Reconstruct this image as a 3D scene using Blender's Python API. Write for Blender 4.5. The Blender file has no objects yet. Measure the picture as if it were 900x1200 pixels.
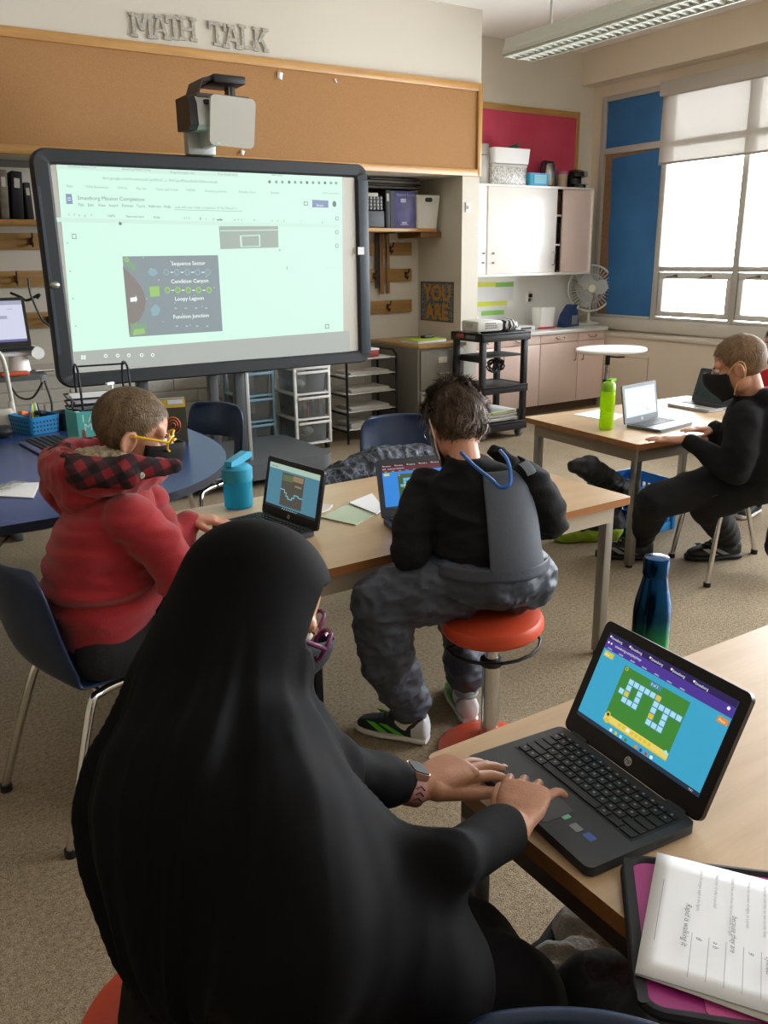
import bpy, bmesh, math, random
from math import sin, cos, pi, radians, hypot
from mathutils import Vector as V, Matrix as Mx, noise
random.seed(7)
C = bpy.context.scene.collection
# ------------------------------------------------------------------ camera
H = 1.5
F = 980.0
def cam_axes(yaw, pitch, roll):
    cy, sy, cp, sp = cos(yaw), sin(yaw), cos(pitch), sin(pitch)
    f = V((sy*cp, cy*cp, -sp)); r = V((cy, -sy, 0)); u = r.cross(f)
    cr, sr = cos(roll), sin(roll)
    return cr*r + sr*u, -sr*r + cr*u, f
RT_, UP_, FW_ = cam_axes(radians(32.45), radians(16.86), radians(-.84))
CAM = V((0, 0, H))
def ray(x, y): return RT_*((x-450)/F) - UP_*((y-600)/F) + FW_
def at_z(x, y, z): d = ray(x, y); return CAM + d*((z-H)/d.z)
def at_y(x, y, Y): d = ray(x, y); return CAM + d*(Y/d.y)
def at_x(x, y, X): d = ray(x, y); return CAM + d*(X/d.x)
def at_d(x, y, D): return CAM + ray(x, y).normalized()*D
cd = bpy.data.cameras.new('camera'); co = bpy.data.objects.new('camera', cd); C.objects.link(co)
m3 = Mx((RT_, UP_, -FW_)).transposed()
co.matrix_world = Mx.Translation(CAM) @ m3.to_4x4()
cd.sensor_fit = 'VERTICAL'; cd.sensor_height = 36; cd.lens = F/1200*36; cd.clip_start = .05; cd.clip_end = 200
bpy.context.scene.camera = co
# ------------------------------------------------------------------ materials
def lin(h):
    if isinstance(h, str):
        h = h.lstrip('#'); c = [int(h[i:i+2], 16)/255 for i in (0, 2, 4)]
    else: c = list(h)
    return tuple((x/12.92 if x <= .04045 else ((x+.055)/1.055)**2.4) for x in c) + (1,)
MATS = {}
def _new(name):
    m = bpy.data.materials.new(name); m.use_nodes = True
    nt = m.node_tree; b = nt.nodes['Principled BSDF']; MATS[name] = m
    return m, nt, b
def _n(nt, t, **k):
    n = nt.nodes.new(t)
    for a, v in k.items():
        if a in n.inputs.keys() if hasattr(n.inputs, 'keys') else False: n.inputs[a].default_value = v
        else: setattr(n, a, v)
    return n
def _coords(nt, sc=(1, 1, 1), rot=(0, 0, 0)):
    tc = nt.nodes.new('ShaderNodeTexCoord'); mp = nt.nodes.new('ShaderNodeMapping')
    mp.inputs['Scale'].default_value = sc; mp.inputs['Rotation'].default_value = rot
    nt.links.new(tc.outputs['Object'], mp.inputs[0]); return mp.outputs[0]
def _noise(nt, vec, scale, detail=3, rough=.55):
    n = nt.nodes.new('ShaderNodeTexNoise'); n.inputs['Scale'].default_value = scale
    n.inputs['Detail'].default_value = detail; n.inputs['Roughness'].default_value = rough
    nt.links.new(vec, n.inputs['Vector']); return n.outputs['Fac']
def _ramp(nt, fac, stops):
    r = nt.nodes.new('ShaderNodeValToRGB'); e = r.color_ramp.elements
    while len(e) < len(stops): e.new(.5)
    for i, (p, c) in enumerate(stops): e[i].position = p; e[i].color = lin(c)
    nt.links.new(fac, r.inputs[0]); return r.outputs[0]
def _bump(nt, b, h, strength, dist=.01):
    n = nt.nodes.new('ShaderNodeBump'); n.inputs['Strength'].default_value = strength; n.inputs['Distance'].default_value = dist
    nt.links.new(h, n.inputs['Height']); nt.links.new(n.outputs[0], b.inputs['Normal'])
def M(name, col='#888888', rough=.5, metal=0, spec=.5, bump=0, bs=60, col2=None, vs=6, emit=0, trans=0, alpha=1, coat=0, sheen=0, stretch=(1, 1, 1), lo=.35, hi=.65, ior=1.45):
    if name in MATS: return MATS[name]
    m, nt, b = _new(name)
    b.inputs['Base Color'].default_value = lin(col); b.inputs['Roughness'].default_value = rough
    b.inputs['Metallic'].default_value = metal; b.inputs['Specular IOR Level'].default_value = spec
    b.inputs['IOR'].default_value = ior
    if emit:
        b.inputs['Base Color'].default_value = (0.01, .01, .01, 1)
        b.inputs['Emission Color'].default_value = lin(col); b.inputs['Emission Strength'].default_value = emit
    if trans: b.inputs['Transmission Weight'].default_value = trans
    if alpha < 1: b.inputs['Alpha'].default_value = alpha
    if coat: b.inputs['Coat Weight'].default_value = coat; b.inputs['Coat Roughness'].default_value = .1
    if sheen: b.inputs['Sheen Weight'].default_value = sheen; b.inputs['Sheen Roughness'].default_value = .5
    if col2 or bump: vec = _coords(nt, stretch)
    if col2:
        f = _noise(nt, vec, vs); c = _ramp(nt, f, [(lo, col), (hi, col2)])
        nt.links.new(c, b.inputs['Base Color'])
    if bump:
        _bump(nt, b, _noise(nt, vec, bs, 4), bump)
    return m
def wood(name, c1, c2, axis=0, scale=3., rough=.35, spec=.5):
    if name in MATS: return MATS[name]
    m, nt, b = _new(name)
    s = [9., 9., 9.]; s[axis] = .7
    f = _noise(nt, _coords(nt, s), scale, 5, .6)
    g = _noise(nt, _coords(nt, [x*6 for x in s]), scale*2, 2)
    mx = nt.nodes.new('ShaderNodeMath'); mx.operation = 'MULTIPLY_ADD'; mx.inputs[1].default_value = .25
    nt.links.new(g, mx.inputs[0]); nt.links.new(f, mx.inputs[2])
    nt.links.new(_ramp(nt, mx.outputs[0], [(.4, c1), (.85, c2)]), b.inputs['Base Color'])
    b.inputs['Roughness'].default_value = rough; b.inputs['Specular IOR Level'].default_value = spec
    return m
def carpet():
    m, nt, b = _new('carpet')
    v = _coords(nt)
    f1 = _noise(nt, v, 260, 3, .7); f2 = _noise(nt, v, 70, 3, .6); f3 = _noise(nt, v, 2.2, 3)
    mx = nt.nodes.new('ShaderNodeMath'); mx.operation = 'MULTIPLY_ADD'; mx.inputs[1].default_value = .5
    nt.links.new(f2, mx.inputs[0]); nt.links.new(f1, mx.inputs[2])
    c = _ramp(nt, mx.outputs[0], [(.5, '#51432f'), (.68, '#8d7d66'), (.98, '#c2b297')])
    c2 = _ramp(nt, f3, [(.3, '#d8d2c6'), (.7, '#ffffff')])
    mm = nt.nodes.new('ShaderNodeMix'); mm.data_type = 'RGBA'; mm.blend_type = 'MULTIPLY'; mm.inputs['Factor'].default_value = .6
    nt.links.new(c, mm.inputs[6]); nt.links.new(c2, mm.inputs[7]); nt.links.new(mm.outputs[2], b.inputs['Base Color'])
    b.inputs['Roughness'].default_value = .85; b.inputs['Specular IOR Level'].default_value = .25
    _bump(nt, b, mx.outputs[0], .6, .01)
    return m
def plaid(name, c1, c2, c3, sc=8.):
    m, nt, b = _new(name); v = _coords(nt, rot=(.2, .35, .1)); outs = []
    for d in ('X', 'Z'):
        w = nt.nodes.new('ShaderNodeTexWave'); w.bands_direction = d; w.inputs['Scale'].default_value = sc; w.inputs['Distortion'].default_value = .6; w.inputs['Detail Scale'].default_value = 2
        nt.links.new(v, w.inputs['Vector'])
        r = nt.nodes.new('ShaderNodeMapRange'); r.inputs['From Min'].default_value = .42; r.inputs['From Max'].default_value = .58; nt.links.new(w.outputs['Fac'], r.inputs[0]); outs.append(r.outputs[0])
    a = nt.nodes.new('ShaderNodeMath'); a.operation = 'ADD'; nt.links.new(outs[0], a.inputs[0]); nt.links.new(outs[1], a.inputs[1])
    h = nt.nodes.new('ShaderNodeMath'); h.operation = 'MULTIPLY'; h.inputs[1].default_value = .5; nt.links.new(a.outputs[0], h.inputs[0])
    nt.links.new(_ramp(nt, h.outputs[0], [(0, c1), (.5, c2), (1, c3)]), b.inputs['Base Color']); b.inputs['Roughness'].default_value = .95
    _bump(nt, b, _noise(nt, v, 500), .3); return m
def speckle(name, stops, scale=18., rough=.7, detail=3, bump=0):
    m, nt, b = _new(name); v = _coords(nt)
    nt.links.new(_ramp(nt, _noise(nt, v, scale, detail), stops), b.inputs['Base Color']); b.inputs['Roughness'].default_value = rough
    if bump: _bump(nt, b, _noise(nt, v, scale*8), bump)
    return m
def glassy(name, tint='#ffffff', clear=.88, gloss_r=.02, body=0.0, bodycol=None, tl_=.5):
    """thin pane: straight transmission plus a fresnel reflection"""
    m, nt, b = _new(name); nt.nodes.remove(b)
    out = nt.nodes['Material Output']
    tr = nt.nodes.new('ShaderNodeBsdfTransparent'); tr.inputs[0].default_value = lin(tint)
    gl = nt.nodes.new('ShaderNodeBsdfGlossy'); gl.inputs['Roughness'].default_value = gloss_r
    fr = nt.nodes.new('ShaderNodeFresnel'); fr.inputs[0].default_value = 1.35
    mx = nt.nodes.new('ShaderNodeMixShader')
    nt.links.new(fr.outputs[0], mx.inputs[0]); nt.links.new(tr.outputs[0], mx.inputs[1]); nt.links.new(gl.outputs[0], mx.inputs[2])
    last = mx.outputs[0]
    if body:
        df = nt.nodes.new('ShaderNodeBsdfDiffuse'); df.inputs[0].default_value = lin(bodycol or tint)
        tl = nt.nodes.new('ShaderNodeBsdfTranslucent'); tl.inputs[0].default_value = lin(bodycol or tint)
        m1 = nt.nodes.new('ShaderNodeMixShader'); m1.inputs[0].default_value = tl_
        nt.links.new(df.outputs[0], m1.inputs[1]); nt.links.new(tl.outputs[0], m1.inputs[2])
        m2 = nt.nodes.new('ShaderNodeMixShader'); m2.inputs[0].default_value = body
        nt.links.new(last, m2.inputs[1]); nt.links.new(m1.outputs[0], m2.inputs[2]); last = m2.outputs[0]
    nt.links.new(last, out.inputs[0]); return m
# ------------------------------------------------------------------ mesh builder
def frame(o, x, y, z=None):
    x = V(x).normalized(); y = V(y); z = x.cross(y).normalized() if z is None else V(z); y = z.cross(x).normalized()
    m = Mx((x, y, z)).transposed().to_4x4(); m.translation = V(o); return m
def rotz(a): return Mx.Rotation(a, 4, 'Z')
def T(*a): return Mx.Translation(V(a if len(a) == 3 else a[0]))
TEXT = {}
def text_geo(s, font_bold=0.0):
    k = (s, font_bold)
    if k not in TEXT:
        cu = bpy.data.curves.new('t', 'FONT'); cu.body = s; cu.size = 1; cu.resolution_u = 2; cu.offset = font_bold
        o = bpy.data.objects.new('t', cu); C.objects.link(o)
        dg = bpy.context.evaluated_depsgraph_get(); me = o.evaluated_get(dg).to_mesh()
        TEXT[k] = ([v.co.copy() for v in me.vertices], [tuple(p.vertices) for p in me.polygons])
        o.evaluated_get(dg).to_mesh_clear(); bpy.data.objects.remove(o); bpy.data.curves.remove(cu)
    return TEXT[k]
class MB:
    def __init__(s): s.v = []; s.f = []; s.m = []
    def add(s, vs, fs, m=0):
        b = len(s.v); s.v += [V(v) for v in vs]; s.f += [tuple(b+i for i in f) for f in fs]; s.m += [m]*len(fs); return s
    def box(s, c, d, m=0, X=None, bev=0, seg=2):
        bm = bmesh.new(); bmesh.ops.create_cube(bm, size=1)
        for v in bm.verts: v.co = V((v.co.x*d[0], v.co.y*d[1], v.co.z*d[2]))
        if bev: bmesh.ops.bevel(bm, geom=bm.edges[:], offset=min(bev, min(d)*.45), segments=seg, affect='EDGES', profile=.5)
        return s.bm(bm, m, (X or Mx()) @ T(c))
    def bx(s, x0, x1, y0, y1, z0, z1, m=0, X=None, bev=0):
        return s.box(((x0+x1)/2, (y0+y1)/2, (z0+z1)/2), (abs(x1-x0), abs(y1-y0), abs(z1-z0)), m, X, bev)
    def bm(s, bm, m=0, X=None):
        X = X or Mx(); bm.verts.index_update(); b = len(s.v)
        s.v += [X @ v.co for v in bm.verts]
        for f in bm.faces: s.f.append(tuple(b+v.index for v in f.verts)); s.m.append(m)
        bm.free(); return s
    def rings(s, R, m=0, cap=(True, True), closed=False):
        n = len(R[0]); b = len(s.v)
        for r in R: s.v += [V(p) for p in r]
        k = len(R)
        for i in range(k if closed else k-1):
            for j in range(n):
                a, c = b+i*n, b+((i+1) % k)*n
                s.f.append((a+j, a+(j+1) % n, c+(j+1) % n, c+j)); s.m.append(m)
        if not closed:
            if cap[0]: s.f.append(tuple(b+j for j in reversed(range(n)))); s.m.append(m)
            if cap[1]: s.f.append(tuple(b+(k-1)*n+j for j in range(n))); s.m.append(m)
        return s
    def cyl(s, p0, p1, r0, r1=None, n=16, m=0, cap=True):
        p0, p1 = V(p0), V(p1); r1 = r0 if r1 is None else r1
        d = (p1-p0).normalized(); a = d.orthogonal().normalized(); c = d.cross(a)
        return s.rings([[p+(a*cos(t)+c*sin(t))*r for t in [2*pi*i/n for i in range(n)]] for p, r in ((p0, r0), (p1, r1))], m, (cap, cap))
    def tube(s, P, r, n=8, m=0, closed=False, flat=1, sub=0):
        P = [V(p) for p in P]
        if sub: P = spline(P, sub, closed)
        rr = r if isinstance(r, (list, tuple)) else [r]*len(P)
        if len(rr) != len(P): rr = [rr[0]+(rr[-1]-rr[0])*i/(len(P)-1) for i in range(len(P))]
        R = []; up = None
        for i, p in enumerate(P):
            if closed: d = P[(i+1) % len(P)]-P[i-1]
            else: d = P[min(i+1, len(P)-1)]-P[max(i-1, 0)]
            d.normalize()
            if up is None: up = d.orthogonal().normalized()
            up = (up-d*up.dot(d)).normalized(); c = d.cross(up)
            R.append([p+(up*cos(t)+c*sin(t)*flat)*rr[i] for t in [2*pi*j/n for j in range(n)]])
        return s.rings(R, m, closed=closed)
    def lathe(s, prof, n=24, m=0, X=None, cap=(True, True)):
        X = X or Mx()
        return s.rings([[X @ V((r*cos(t), r*sin(t), z)) for t in [2*pi*j/n for j in range(n)]] for r, z in prof], m, cap)
    def ell(s, c, r, X=None, nu=20, nv=12, m=0):
        X = X or Mx(); c = V(c); R = []
        for i in range(1, nv):
            a = pi*i/nv
            R.append([X @ (c+V((r[0]*sin(a)*cos(t), r[1]*sin(a)*sin(t), -r[2]*cos(a)))) for t in [2*pi*j/nu for j in range(nu)]])
        b = len(s.v); s.rings(R, m, (False, False))
        s.v += [X @ (c-V((0, 0, r[2]))), X @ (c+V((0, 0, r[2])))]; e = len(s.v)
        for j in range(nu):
            s.f.append((e-2, b+(j+1) % nu, b+j)); s.m.append(m)
            q = b+(nv-2)*nu; s.f.append((e-1, q+j, q+(j+1) % nu)); s.m.append(m)
        return s
    def caps(s, p0, p1, r0, r1, n=14, m=0):
        """tapered capsule"""
        p0, p1 = V(p0), V(p1); d = p1-p0; L = d.length
        if L < 1e-6: return s.ell(p0, (r0,)*3, m=m)
        d /= L; a = d.orthogonal().normalized(); c = d.cross(a); pr = []
        for k in range(1, 5): t = pi/2*(1-k/4.); pr.append((p0-d*r0*sin(t), max(r0*cos(t), r0*.05)))
        for k in range(0, 4): t = pi/2*(k/4.); pr.append((p1+d*r1*sin(t), max(r1*cos(t), r1*.05)))
        return s.rings([[p+(a*cos(t)+c*sin(t))*r for t in [2*pi*i/n for i in range(n)]] for p, r in pr], m)
    def loft(s, S, n=24, m=0, p=2.0, cap=(True, True)):
        """S: (centre, u, v, a, b) ellipses (superellipse exponent p)"""
        R = []
        for c, u, w, a, b in S:
            c, u, w = V(c), V(u).normalized(), V(w).normalized(); r = []
            for j in range(n):
                t = 2*pi*j/n; x, y = cos(t), sin(t)
                r.append(c+u*(a*math.copysign(abs(x)**(2/p), x))+w*(b*math.copysign(abs(y)**(2/p), y)))
            R.append(r)
        return s.rings(R, m, cap)
    def prism(s, poly, z0, z1, X=None, m=0, ms=None):
        X = X or Mx(); n = len(poly); b = len(s.v)
        s.v += [X @ V((x, y, z0)) for x, y in poly]+[X @ V((x, y, z1)) for x, y in poly]
        s.f.append(tuple(b+i for i in reversed(range(n)))); s.m.append(m)
        s.f.append(tuple(b+n+i for i in range(n))); s.m.append(m)
        for i in range(n):
            j = (i+1) % n; s.f.append((b+i, b+j, b+n+j, b+n+i)); s.m.append(m if ms is None else ms)
        return s
    def quad(s, a, b, c, d, m=0): return s.add([a, b, c, d], [(0, 1, 2, 3)], m)
    def text(s, st, X, size, m=0, align='L', bold=0.0, depth=0):
        vs, fs = text_geo(st, bold)
        if not vs: return s
        x0, x1 = min(v.x for v in vs), max(v.x for v in vs)
        dx = {'L': 0, 'C': -(x0+x1)/2, 'R': -x1}[align]
        return s.add([X @ V(((v.x+dx)*size, v.y*size, 0)) for v in vs], fs, m)
    def build(s, name, mats, parent=None, ang=35, world=False, flat=False, sub=0):
        me = bpy.data.meshes.new(name)
        vs = s.v
        if world and parent is not None: inv = XF[parent.name].inverted(); vs = [inv @ v for v in vs]
        me.from_pydata([tuple(v) for v in vs], [], s.f)
        if not isinstance(mats, (list, tuple)): mats = [mats]
        for m in mats: me.materials.append(m)
        me.polygons.foreach_set('material_index', s.m)
        if not flat:
            me.polygons.foreach_set('use_smooth', [True]*len(me.polygons)); me.set_sharp_from_angle(angle=radians(ang))
        me.update()
        o = bpy.data.objects.new(name, me); C.objects.link(o)
        if parent is not None: o.parent = parent; XF[o.name] = XF[parent.name] if False else Mx()
        XF[o.name] = XF[parent.name] if parent is not None else Mx()
        if sub: md = o.modifiers.new('sub', 'SUBSURF'); md.levels = sub; md.render_levels = sub
        return o
XF = {}
def spline(P, sub=6, closed=False):
    out = []; n = len(P)
    for i in range(n if closed else n-1):
        g = lambda k: P[k % n] if closed else P[max(0, min(n-1, k))]
        a, b, c, d = g(i-1), g(i), g(i+1), g(i+2)
        for k in range(sub):
            t = k/sub
            out.append(.5*((2*b)+(c-a)*t+(2*a-5*b+4*c-d)*t*t+(3*b-a-3*c+d)*t**3))
    if not closed: out.append(P[-1].copy())
    return out
def rrect(w, h, r, n=6, cx=0, cy=0):
    P = []
    for k, (sx, sy) in enumerate(((1, 1), (-1, 1), (-1, -1), (1, -1))):
        for i in range(n+1):
            a = k*pi/2+pi/2*i/n; P.append((cx+sx*(w/2-r)+r*cos(a), cy+sy*(h/2-r)+r*sin(a)))
    return P
def tag(o, label, cat, group=None):
    o['label'] = label; o['category'] = cat
    if group: o['group'] = group
    return o
def thing(name, label, cat, loc=(0, 0, 0), rz=0, group=None, X=None):
    o = bpy.data.objects.new(name, None); C.objects.link(o)
    m = X if X is not None else T(loc) @ rotz(rz)
    o.matrix_world = m; XF[o.name] = m.copy(); o.empty_display_size = .05
    return tag(o, label, cat, group)
def struct(name, mb, mats, parent=None, **k):
    o = mb.build(name, mats, parent, **k)
    if parent is None: o['kind'] = 'structure'
    return o
def dup(root, X, label=None, group=None):
    r = root.copy(); C.objects.link(r); r.matrix_world = X; XF[r.name] = X.copy()
    if label: r['label'] = label
    if group: r['group'] = group
    for ch in list(root.children):
        c = ch.copy(); C.objects.link(c); c.parent = r
        for g in list(ch.children):
            d = g.copy(); C.objects.link(d); d.parent = c
    return r
def remesh(mb, voxel, it=3, fac=.5):
    me = bpy.data.meshes.new('t'); me.from_pydata([tuple(v) for v in mb.v], [], mb.f)
    bm = bmesh.new(); bm.from_mesh(me); bmesh.ops.recalc_face_normals(bm, faces=bm.faces[:]); bm.to_mesh(me); bm.free()
    o = bpy.data.objects.new('t', me); C.objects.link(o)
    r = o.modifiers.new('r', 'REMESH'); r.mode = 'VOXEL'; r.voxel_size = voxel; r.adaptivity = 0
    if it: sm = o.modifiers.new('s', 'SMOOTH'); sm.factor = fac; sm.iterations = it
    dg = bpy.context.evaluated_depsgraph_get(); e = o.evaluated_get(dg); m2 = e.to_mesh()
    out = MB(); out.v = [v.co.copy() for v in m2.vertices]; out.f = [tuple(p.vertices) for p in m2.polygons]; out.m = [0]*len(out.f)
    out.n = [v.normal.copy() for v in m2.vertices]
    e.to_mesh_clear(); bpy.data.objects.remove(o); bpy.data.meshes.remove(me); return out
def wrinkle(mb, amp=.004, sc=(9, 9, 22), seed=0, fn=None):
    for i, v in enumerate(mb.v):
        q = V((v.x*sc[0]+seed, v.y*sc[1], v.z*sc[2]))
        d = 1-abs(noise.noise(q))*2+.5*noise.noise(q*2.3)
        k = fn(v) if fn else 1
        mb.v[i] = v+mb.n[i]*((d-.4)*amp*k)
    return mb
# ------------------------------------------------------------------ shared materials
wall_m = M('painted_wall', '#d9d3c6', .8, bump=.08, bs=90)
wallw_m = M('painted_wall_cream', '#dfd1bd', .8, bump=.06, bs=90)
ceil_m = M('ceiling_paint', '#f3f0ea', .9, bump=.1, bs=40)
grey_tr = M('window_aluminium', '#b4b0a9', .4, .2)
oak = wood('oak_trim', '#a9793f', '#c99a5c', 0)
oakz = wood('oak_trim_upright', '#a9793f', '#c99a5c', 2)
oak_d = wood('coat_rail_oak', '#93703f', '#b18d5a', 0)
chrome = M('chrome', '#d5d5d5', .12, 1)
steel = M('brushed_steel', '#a9a6a0', .35, .9)
blk = M('black_plastic', '#15161a', .45)
blk_m = M('black_metal', '#16171b', .4, .3)
white_p = M('white_plastic', '#e8e8e6', .4)
navy = M('navy_plastic', '#1a2b47', .3, bump=.05, bs=300)
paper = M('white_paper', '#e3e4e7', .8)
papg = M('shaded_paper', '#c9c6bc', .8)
ink = M('ink', '#2b2b30', .8)
CEIL = 3.4; WB = 6.6; XR = 6.76; XL = 6.58; YB = 5.95; NX = 4.61; CX = 4.79
struct('floor', MB().bx(-3.9, 6.9, -3.6, 6.7, -.1, 0), carpet())
struct('ceiling', MB().bx(-3.9, 6.9, -3.6, 6.7, CEIL, CEIL+.1), ceil_m)
struct('wall_front', MB().bx(-3.9, 6.9, WB, WB+.1, 0, CEIL), wall_m)
struct('wall_left', MB().bx(-3.9, -3.8, -3.6, WB, 0, CEIL), M('painted_wall_tan', '#a89c86', .85))
struct('wall_back', MB().bx(-3.8, 6.9, -3.6, -3.5, 0, CEIL), wall_m)
# bulkhead over the coat niche and the pier at its right end
struct('wall_bulkhead', MB().bx(-3.8, CX, YB, WB, 2.155, CEIL), wall_m)
struct('trim_5', MB().bx(CX+.002, XL, WB-.008, WB-.0005, .8, 1.36), M('backsplash_brightened', '#efeeea', .18))  # glossy white panel added to brighten the wall above the counter
struct('wall_pier', MB().bx(NX, CX, YB, WB, 0, 2.155), wall_m)
# white brick face at the back of the niche below the rails
br = MB()
for r in range(8):
    z = .0+r*.1
    for k in range(-9, 13):
        x = k*.4+(r % 2)*.2
        br.box((x+.2, WB-.006, z+.05), (.39, .012, .092), 0, bev=.004, seg=1)
struct('trim_1', br, M('white_brick', '#c9c5bb', .75, bump=.3, bs=30))
# window wall: heater casing, stub, head
struct('wall_right', MB().bx(XR, XR+.14, -3.5, WB, 0, .885).bx(XR, XR+.14, -3.5, WB, 2.99, CEIL)
       .bx(XR, XR+.14, 6.46, WB, .885, 2.99).bx(XR, XR+.14, -3.5, -3.0, .885, 2.99), wallw_m)
pan = MB().bx(XL, XR, -3.5, WB, 0, .715)
struct('wall_right_casing', pan, wallw_m)
struct('trim_2', MB().bx(XL-.02, XR, -3.5, WB, .715, .755, bev=.01), M('ledge_paint', '#cfc4b4', .4))
struct('trim_3', MB().bx(XR-.035, XR-.001, -3.5, WB, .77, .885, bev=.006), M('sill_paint', '#c8c2b6', .4))
hatch = MB()
a, b = at_x(725, 417, XL), at_x(760, 419, XL); c = at_x(760, 445, XL)
for (y0, y1, z0, z1) in ((b.y-.004, a.y, a.z-.004, a.z), (b.y-.004, b.y+.004, c.z-.1, b.z)):
    hatch.bx(XL-.002, XL-.0005, y0, y1, z0, z1)
struct('trim_4', hatch, M('hatch_seam', '#9b8a74', .8))
struct('beam', MB().bx(6.58, XR, -3.5, WB, 3.1, CEIL-.001), wallw_m)
# ---- windows
MULL = [5.66-.87*i for i in range(11)]
glass_m = glassy('window_glass', '#ffffff')
def window(n, y1, y0):
    fr = MB()
    x0, x1 = XR-.01, XR+.08
    fr.bx(x0, x1, y1-.03, y1+.03, .885, 2.99, bev=.005)
    for z, h in ((.90, .03), (1.365, .045), (2.475, .05), (2.975, .035)): fr.bx(x0+.005, x1, y0+.028, y1-.028, z-h/2, z+h/2, bev=.004)
    o = struct('window_%d' % n, fr, grey_tr)
    s = MB(); a0, a1, z0, z1 = y0+.035, y1-.035, .925, 1.335
    for q in ((a0, a1, z0, z0+.05), (a0, a1, z1-.06, z1), (a0, a0+.05, z0+.05, z1-.06), (a1-.05, a1, z0+.05, z1-.06)):
        s.bx(XR+.002, XR+.05, q[0], q[1], q[2], q[3], bev=.006)
    so = s.build('sash', M('sash_paint', '#c9c6bf', .45), o)
    for yy in (a1-.2, a0+.22):
        h = MB().box((XR-.008, yy, z1-.03), (.02, .035, .022), bev=.004).tube([(XR-.018, yy, z1-.03), (XR-.03, yy+.03, z1-.036), (XR-.03, yy+.09, z1-.045)], .006)
        h.build('latch', M('latch_bronze', '#6b655b', .4, .8), so)
    MB().bx(XR+.04, XR+.046, y0+.03, y1-.03, 1.385, 2.455).build('pane', glass_m, o)
    MB().bx(XR+.04, XR+.046, y0+.03, y1-.03, 2.50, 2.96).build('pane', glass_m, o)
    MB().bx(XR+.03, XR+.036, a0+.05, a1-.05, z0+.05, z1-.06).build('pane', glass_m, o)
for i in range(10): window(i+2, MULL[i], MULL[i+1])
# ---- covered bay beside the corner
fr = MB()
fr.bx(XR-.03, XR+.08, 6.40, 6.46, .885, 2.99, bev=.005)
for z, h in ((.9, .03), (2.485, .06), (2.965, .05)): fr.bx(XR-.025, XR+.08, MULL[0]+.03, 6.40, z-h/2, z+h/2, bev=.004)
w1 = struct('window_1', fr, grey_tr)
blue_pap = M('blue_backing_paper', '#2c6293', .75, col2='#336ca0', vs=2.5, bump=.12, bs=14)
MB().bx(XR-.004, XR+.03, MULL[0]+.03, 6.40, 2.515, 2.94).build('upper_panel', blue_pap, w1)
MB().bx(XR+.004, XR+.03, MULL[0]+.03, 6.40, .915, 2.455).build('cork_panel', M('brown_panel', '#8d6a48', .85, col2='#9a7551', vs=30), w1)
yb0 = at_x(714, 280, XR).y
bp = MB(); n = 12
for k in range(2):
    x = XR-.008+k*.006
    for i in range(n+1):
        z = .915+(2.445-.915)*i/n
        bp.v += [V((x, MULL[0]+.032, z)), V((x, yb0+.035*(i/n-.5)+.008*sin(i*1.3), z+(0 if i < n else -.03)))]
for k in range(2):
    for i in range(n):
        a = k*2*(n+1)+2*i; bp.f.append((a, a+1, a+3, a+2)); bp.m.append(0)
bp.build('blue_paper', blue_pap, w1)
# ---- roller blinds over the first windows
def blind(y1, y0, label):
    t = thing('roller_blind', label, 'blind', (XR-.06, (y0+y1)/2, 2.3), group='roller blinds above the windows')
    MB().bx(XR-.1, XR-.012, y0, y1, 2.875, 2.995, bev=.01).build('valance', M('blind_valance', '#b9b2a9', .6), t, world=True)
    MB().quad((XR-.051, y0+.01, 2.31), (XR-.051, y1-.01, 2.31), (XR-.051, y1-.01, 2.9), (XR-.051, y0+.01, 2.9)).build('fabric', glassy('blind_fabric', '#e9e4dc', body=.977, bodycol='#b9b3ab', tl_=.04), t, world=True)
    MB().bx(XR-.058, XR-.044, y0+.01, y1-.01, 2.295, 2.315, bev=.004).build('bottom_bar', M('blind_bar', '#a29b94', .5), t, world=True)
blind(5.70, MULL[2]+.02, 'grey see-through roller blind half covering the window next to the blue panel')
# daylight enters through the windows only
wd = bpy.data.worlds.new('overcast_sky'); bpy.context.scene.world = wd; wd.use_nodes = True
bg = wd.node_tree.nodes['Background']; bg.inputs[0].default_value = (.93, .97, 1, 1); bg.inputs[1].default_value = 25.0
ld = bpy.data.lights.new('window_portal', 'AREA'); ld.shape = 'RECTANGLE'; ld.size = 2.1; ld.size_y = 8.8
ld.cycles.is_portal = True
lo = bpy.data.objects.new('window_portal', ld); C.objects.link(lo); lo.location = (XR+.16, 1.3, 1.94); lo.rotation_euler = (0, pi/2, 0)
vs = bpy.context.scene.view_settings
vs.view_transform = 'Standard'; vs.look = 'None'; vs.gamma = 1; vs.use_curve_mapping = False; vs.exposure = 0
cy = bpy.context.scene.cycles
cy.use_denoising = True; cy.max_bounces = 10; cy.diffuse_bounces = 6; cy.transparent_max_bounces = 16; cy.sample_clamp_indirect = 8; cy.caustics_reflective = False; cy.caustics_refractive = False
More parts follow.
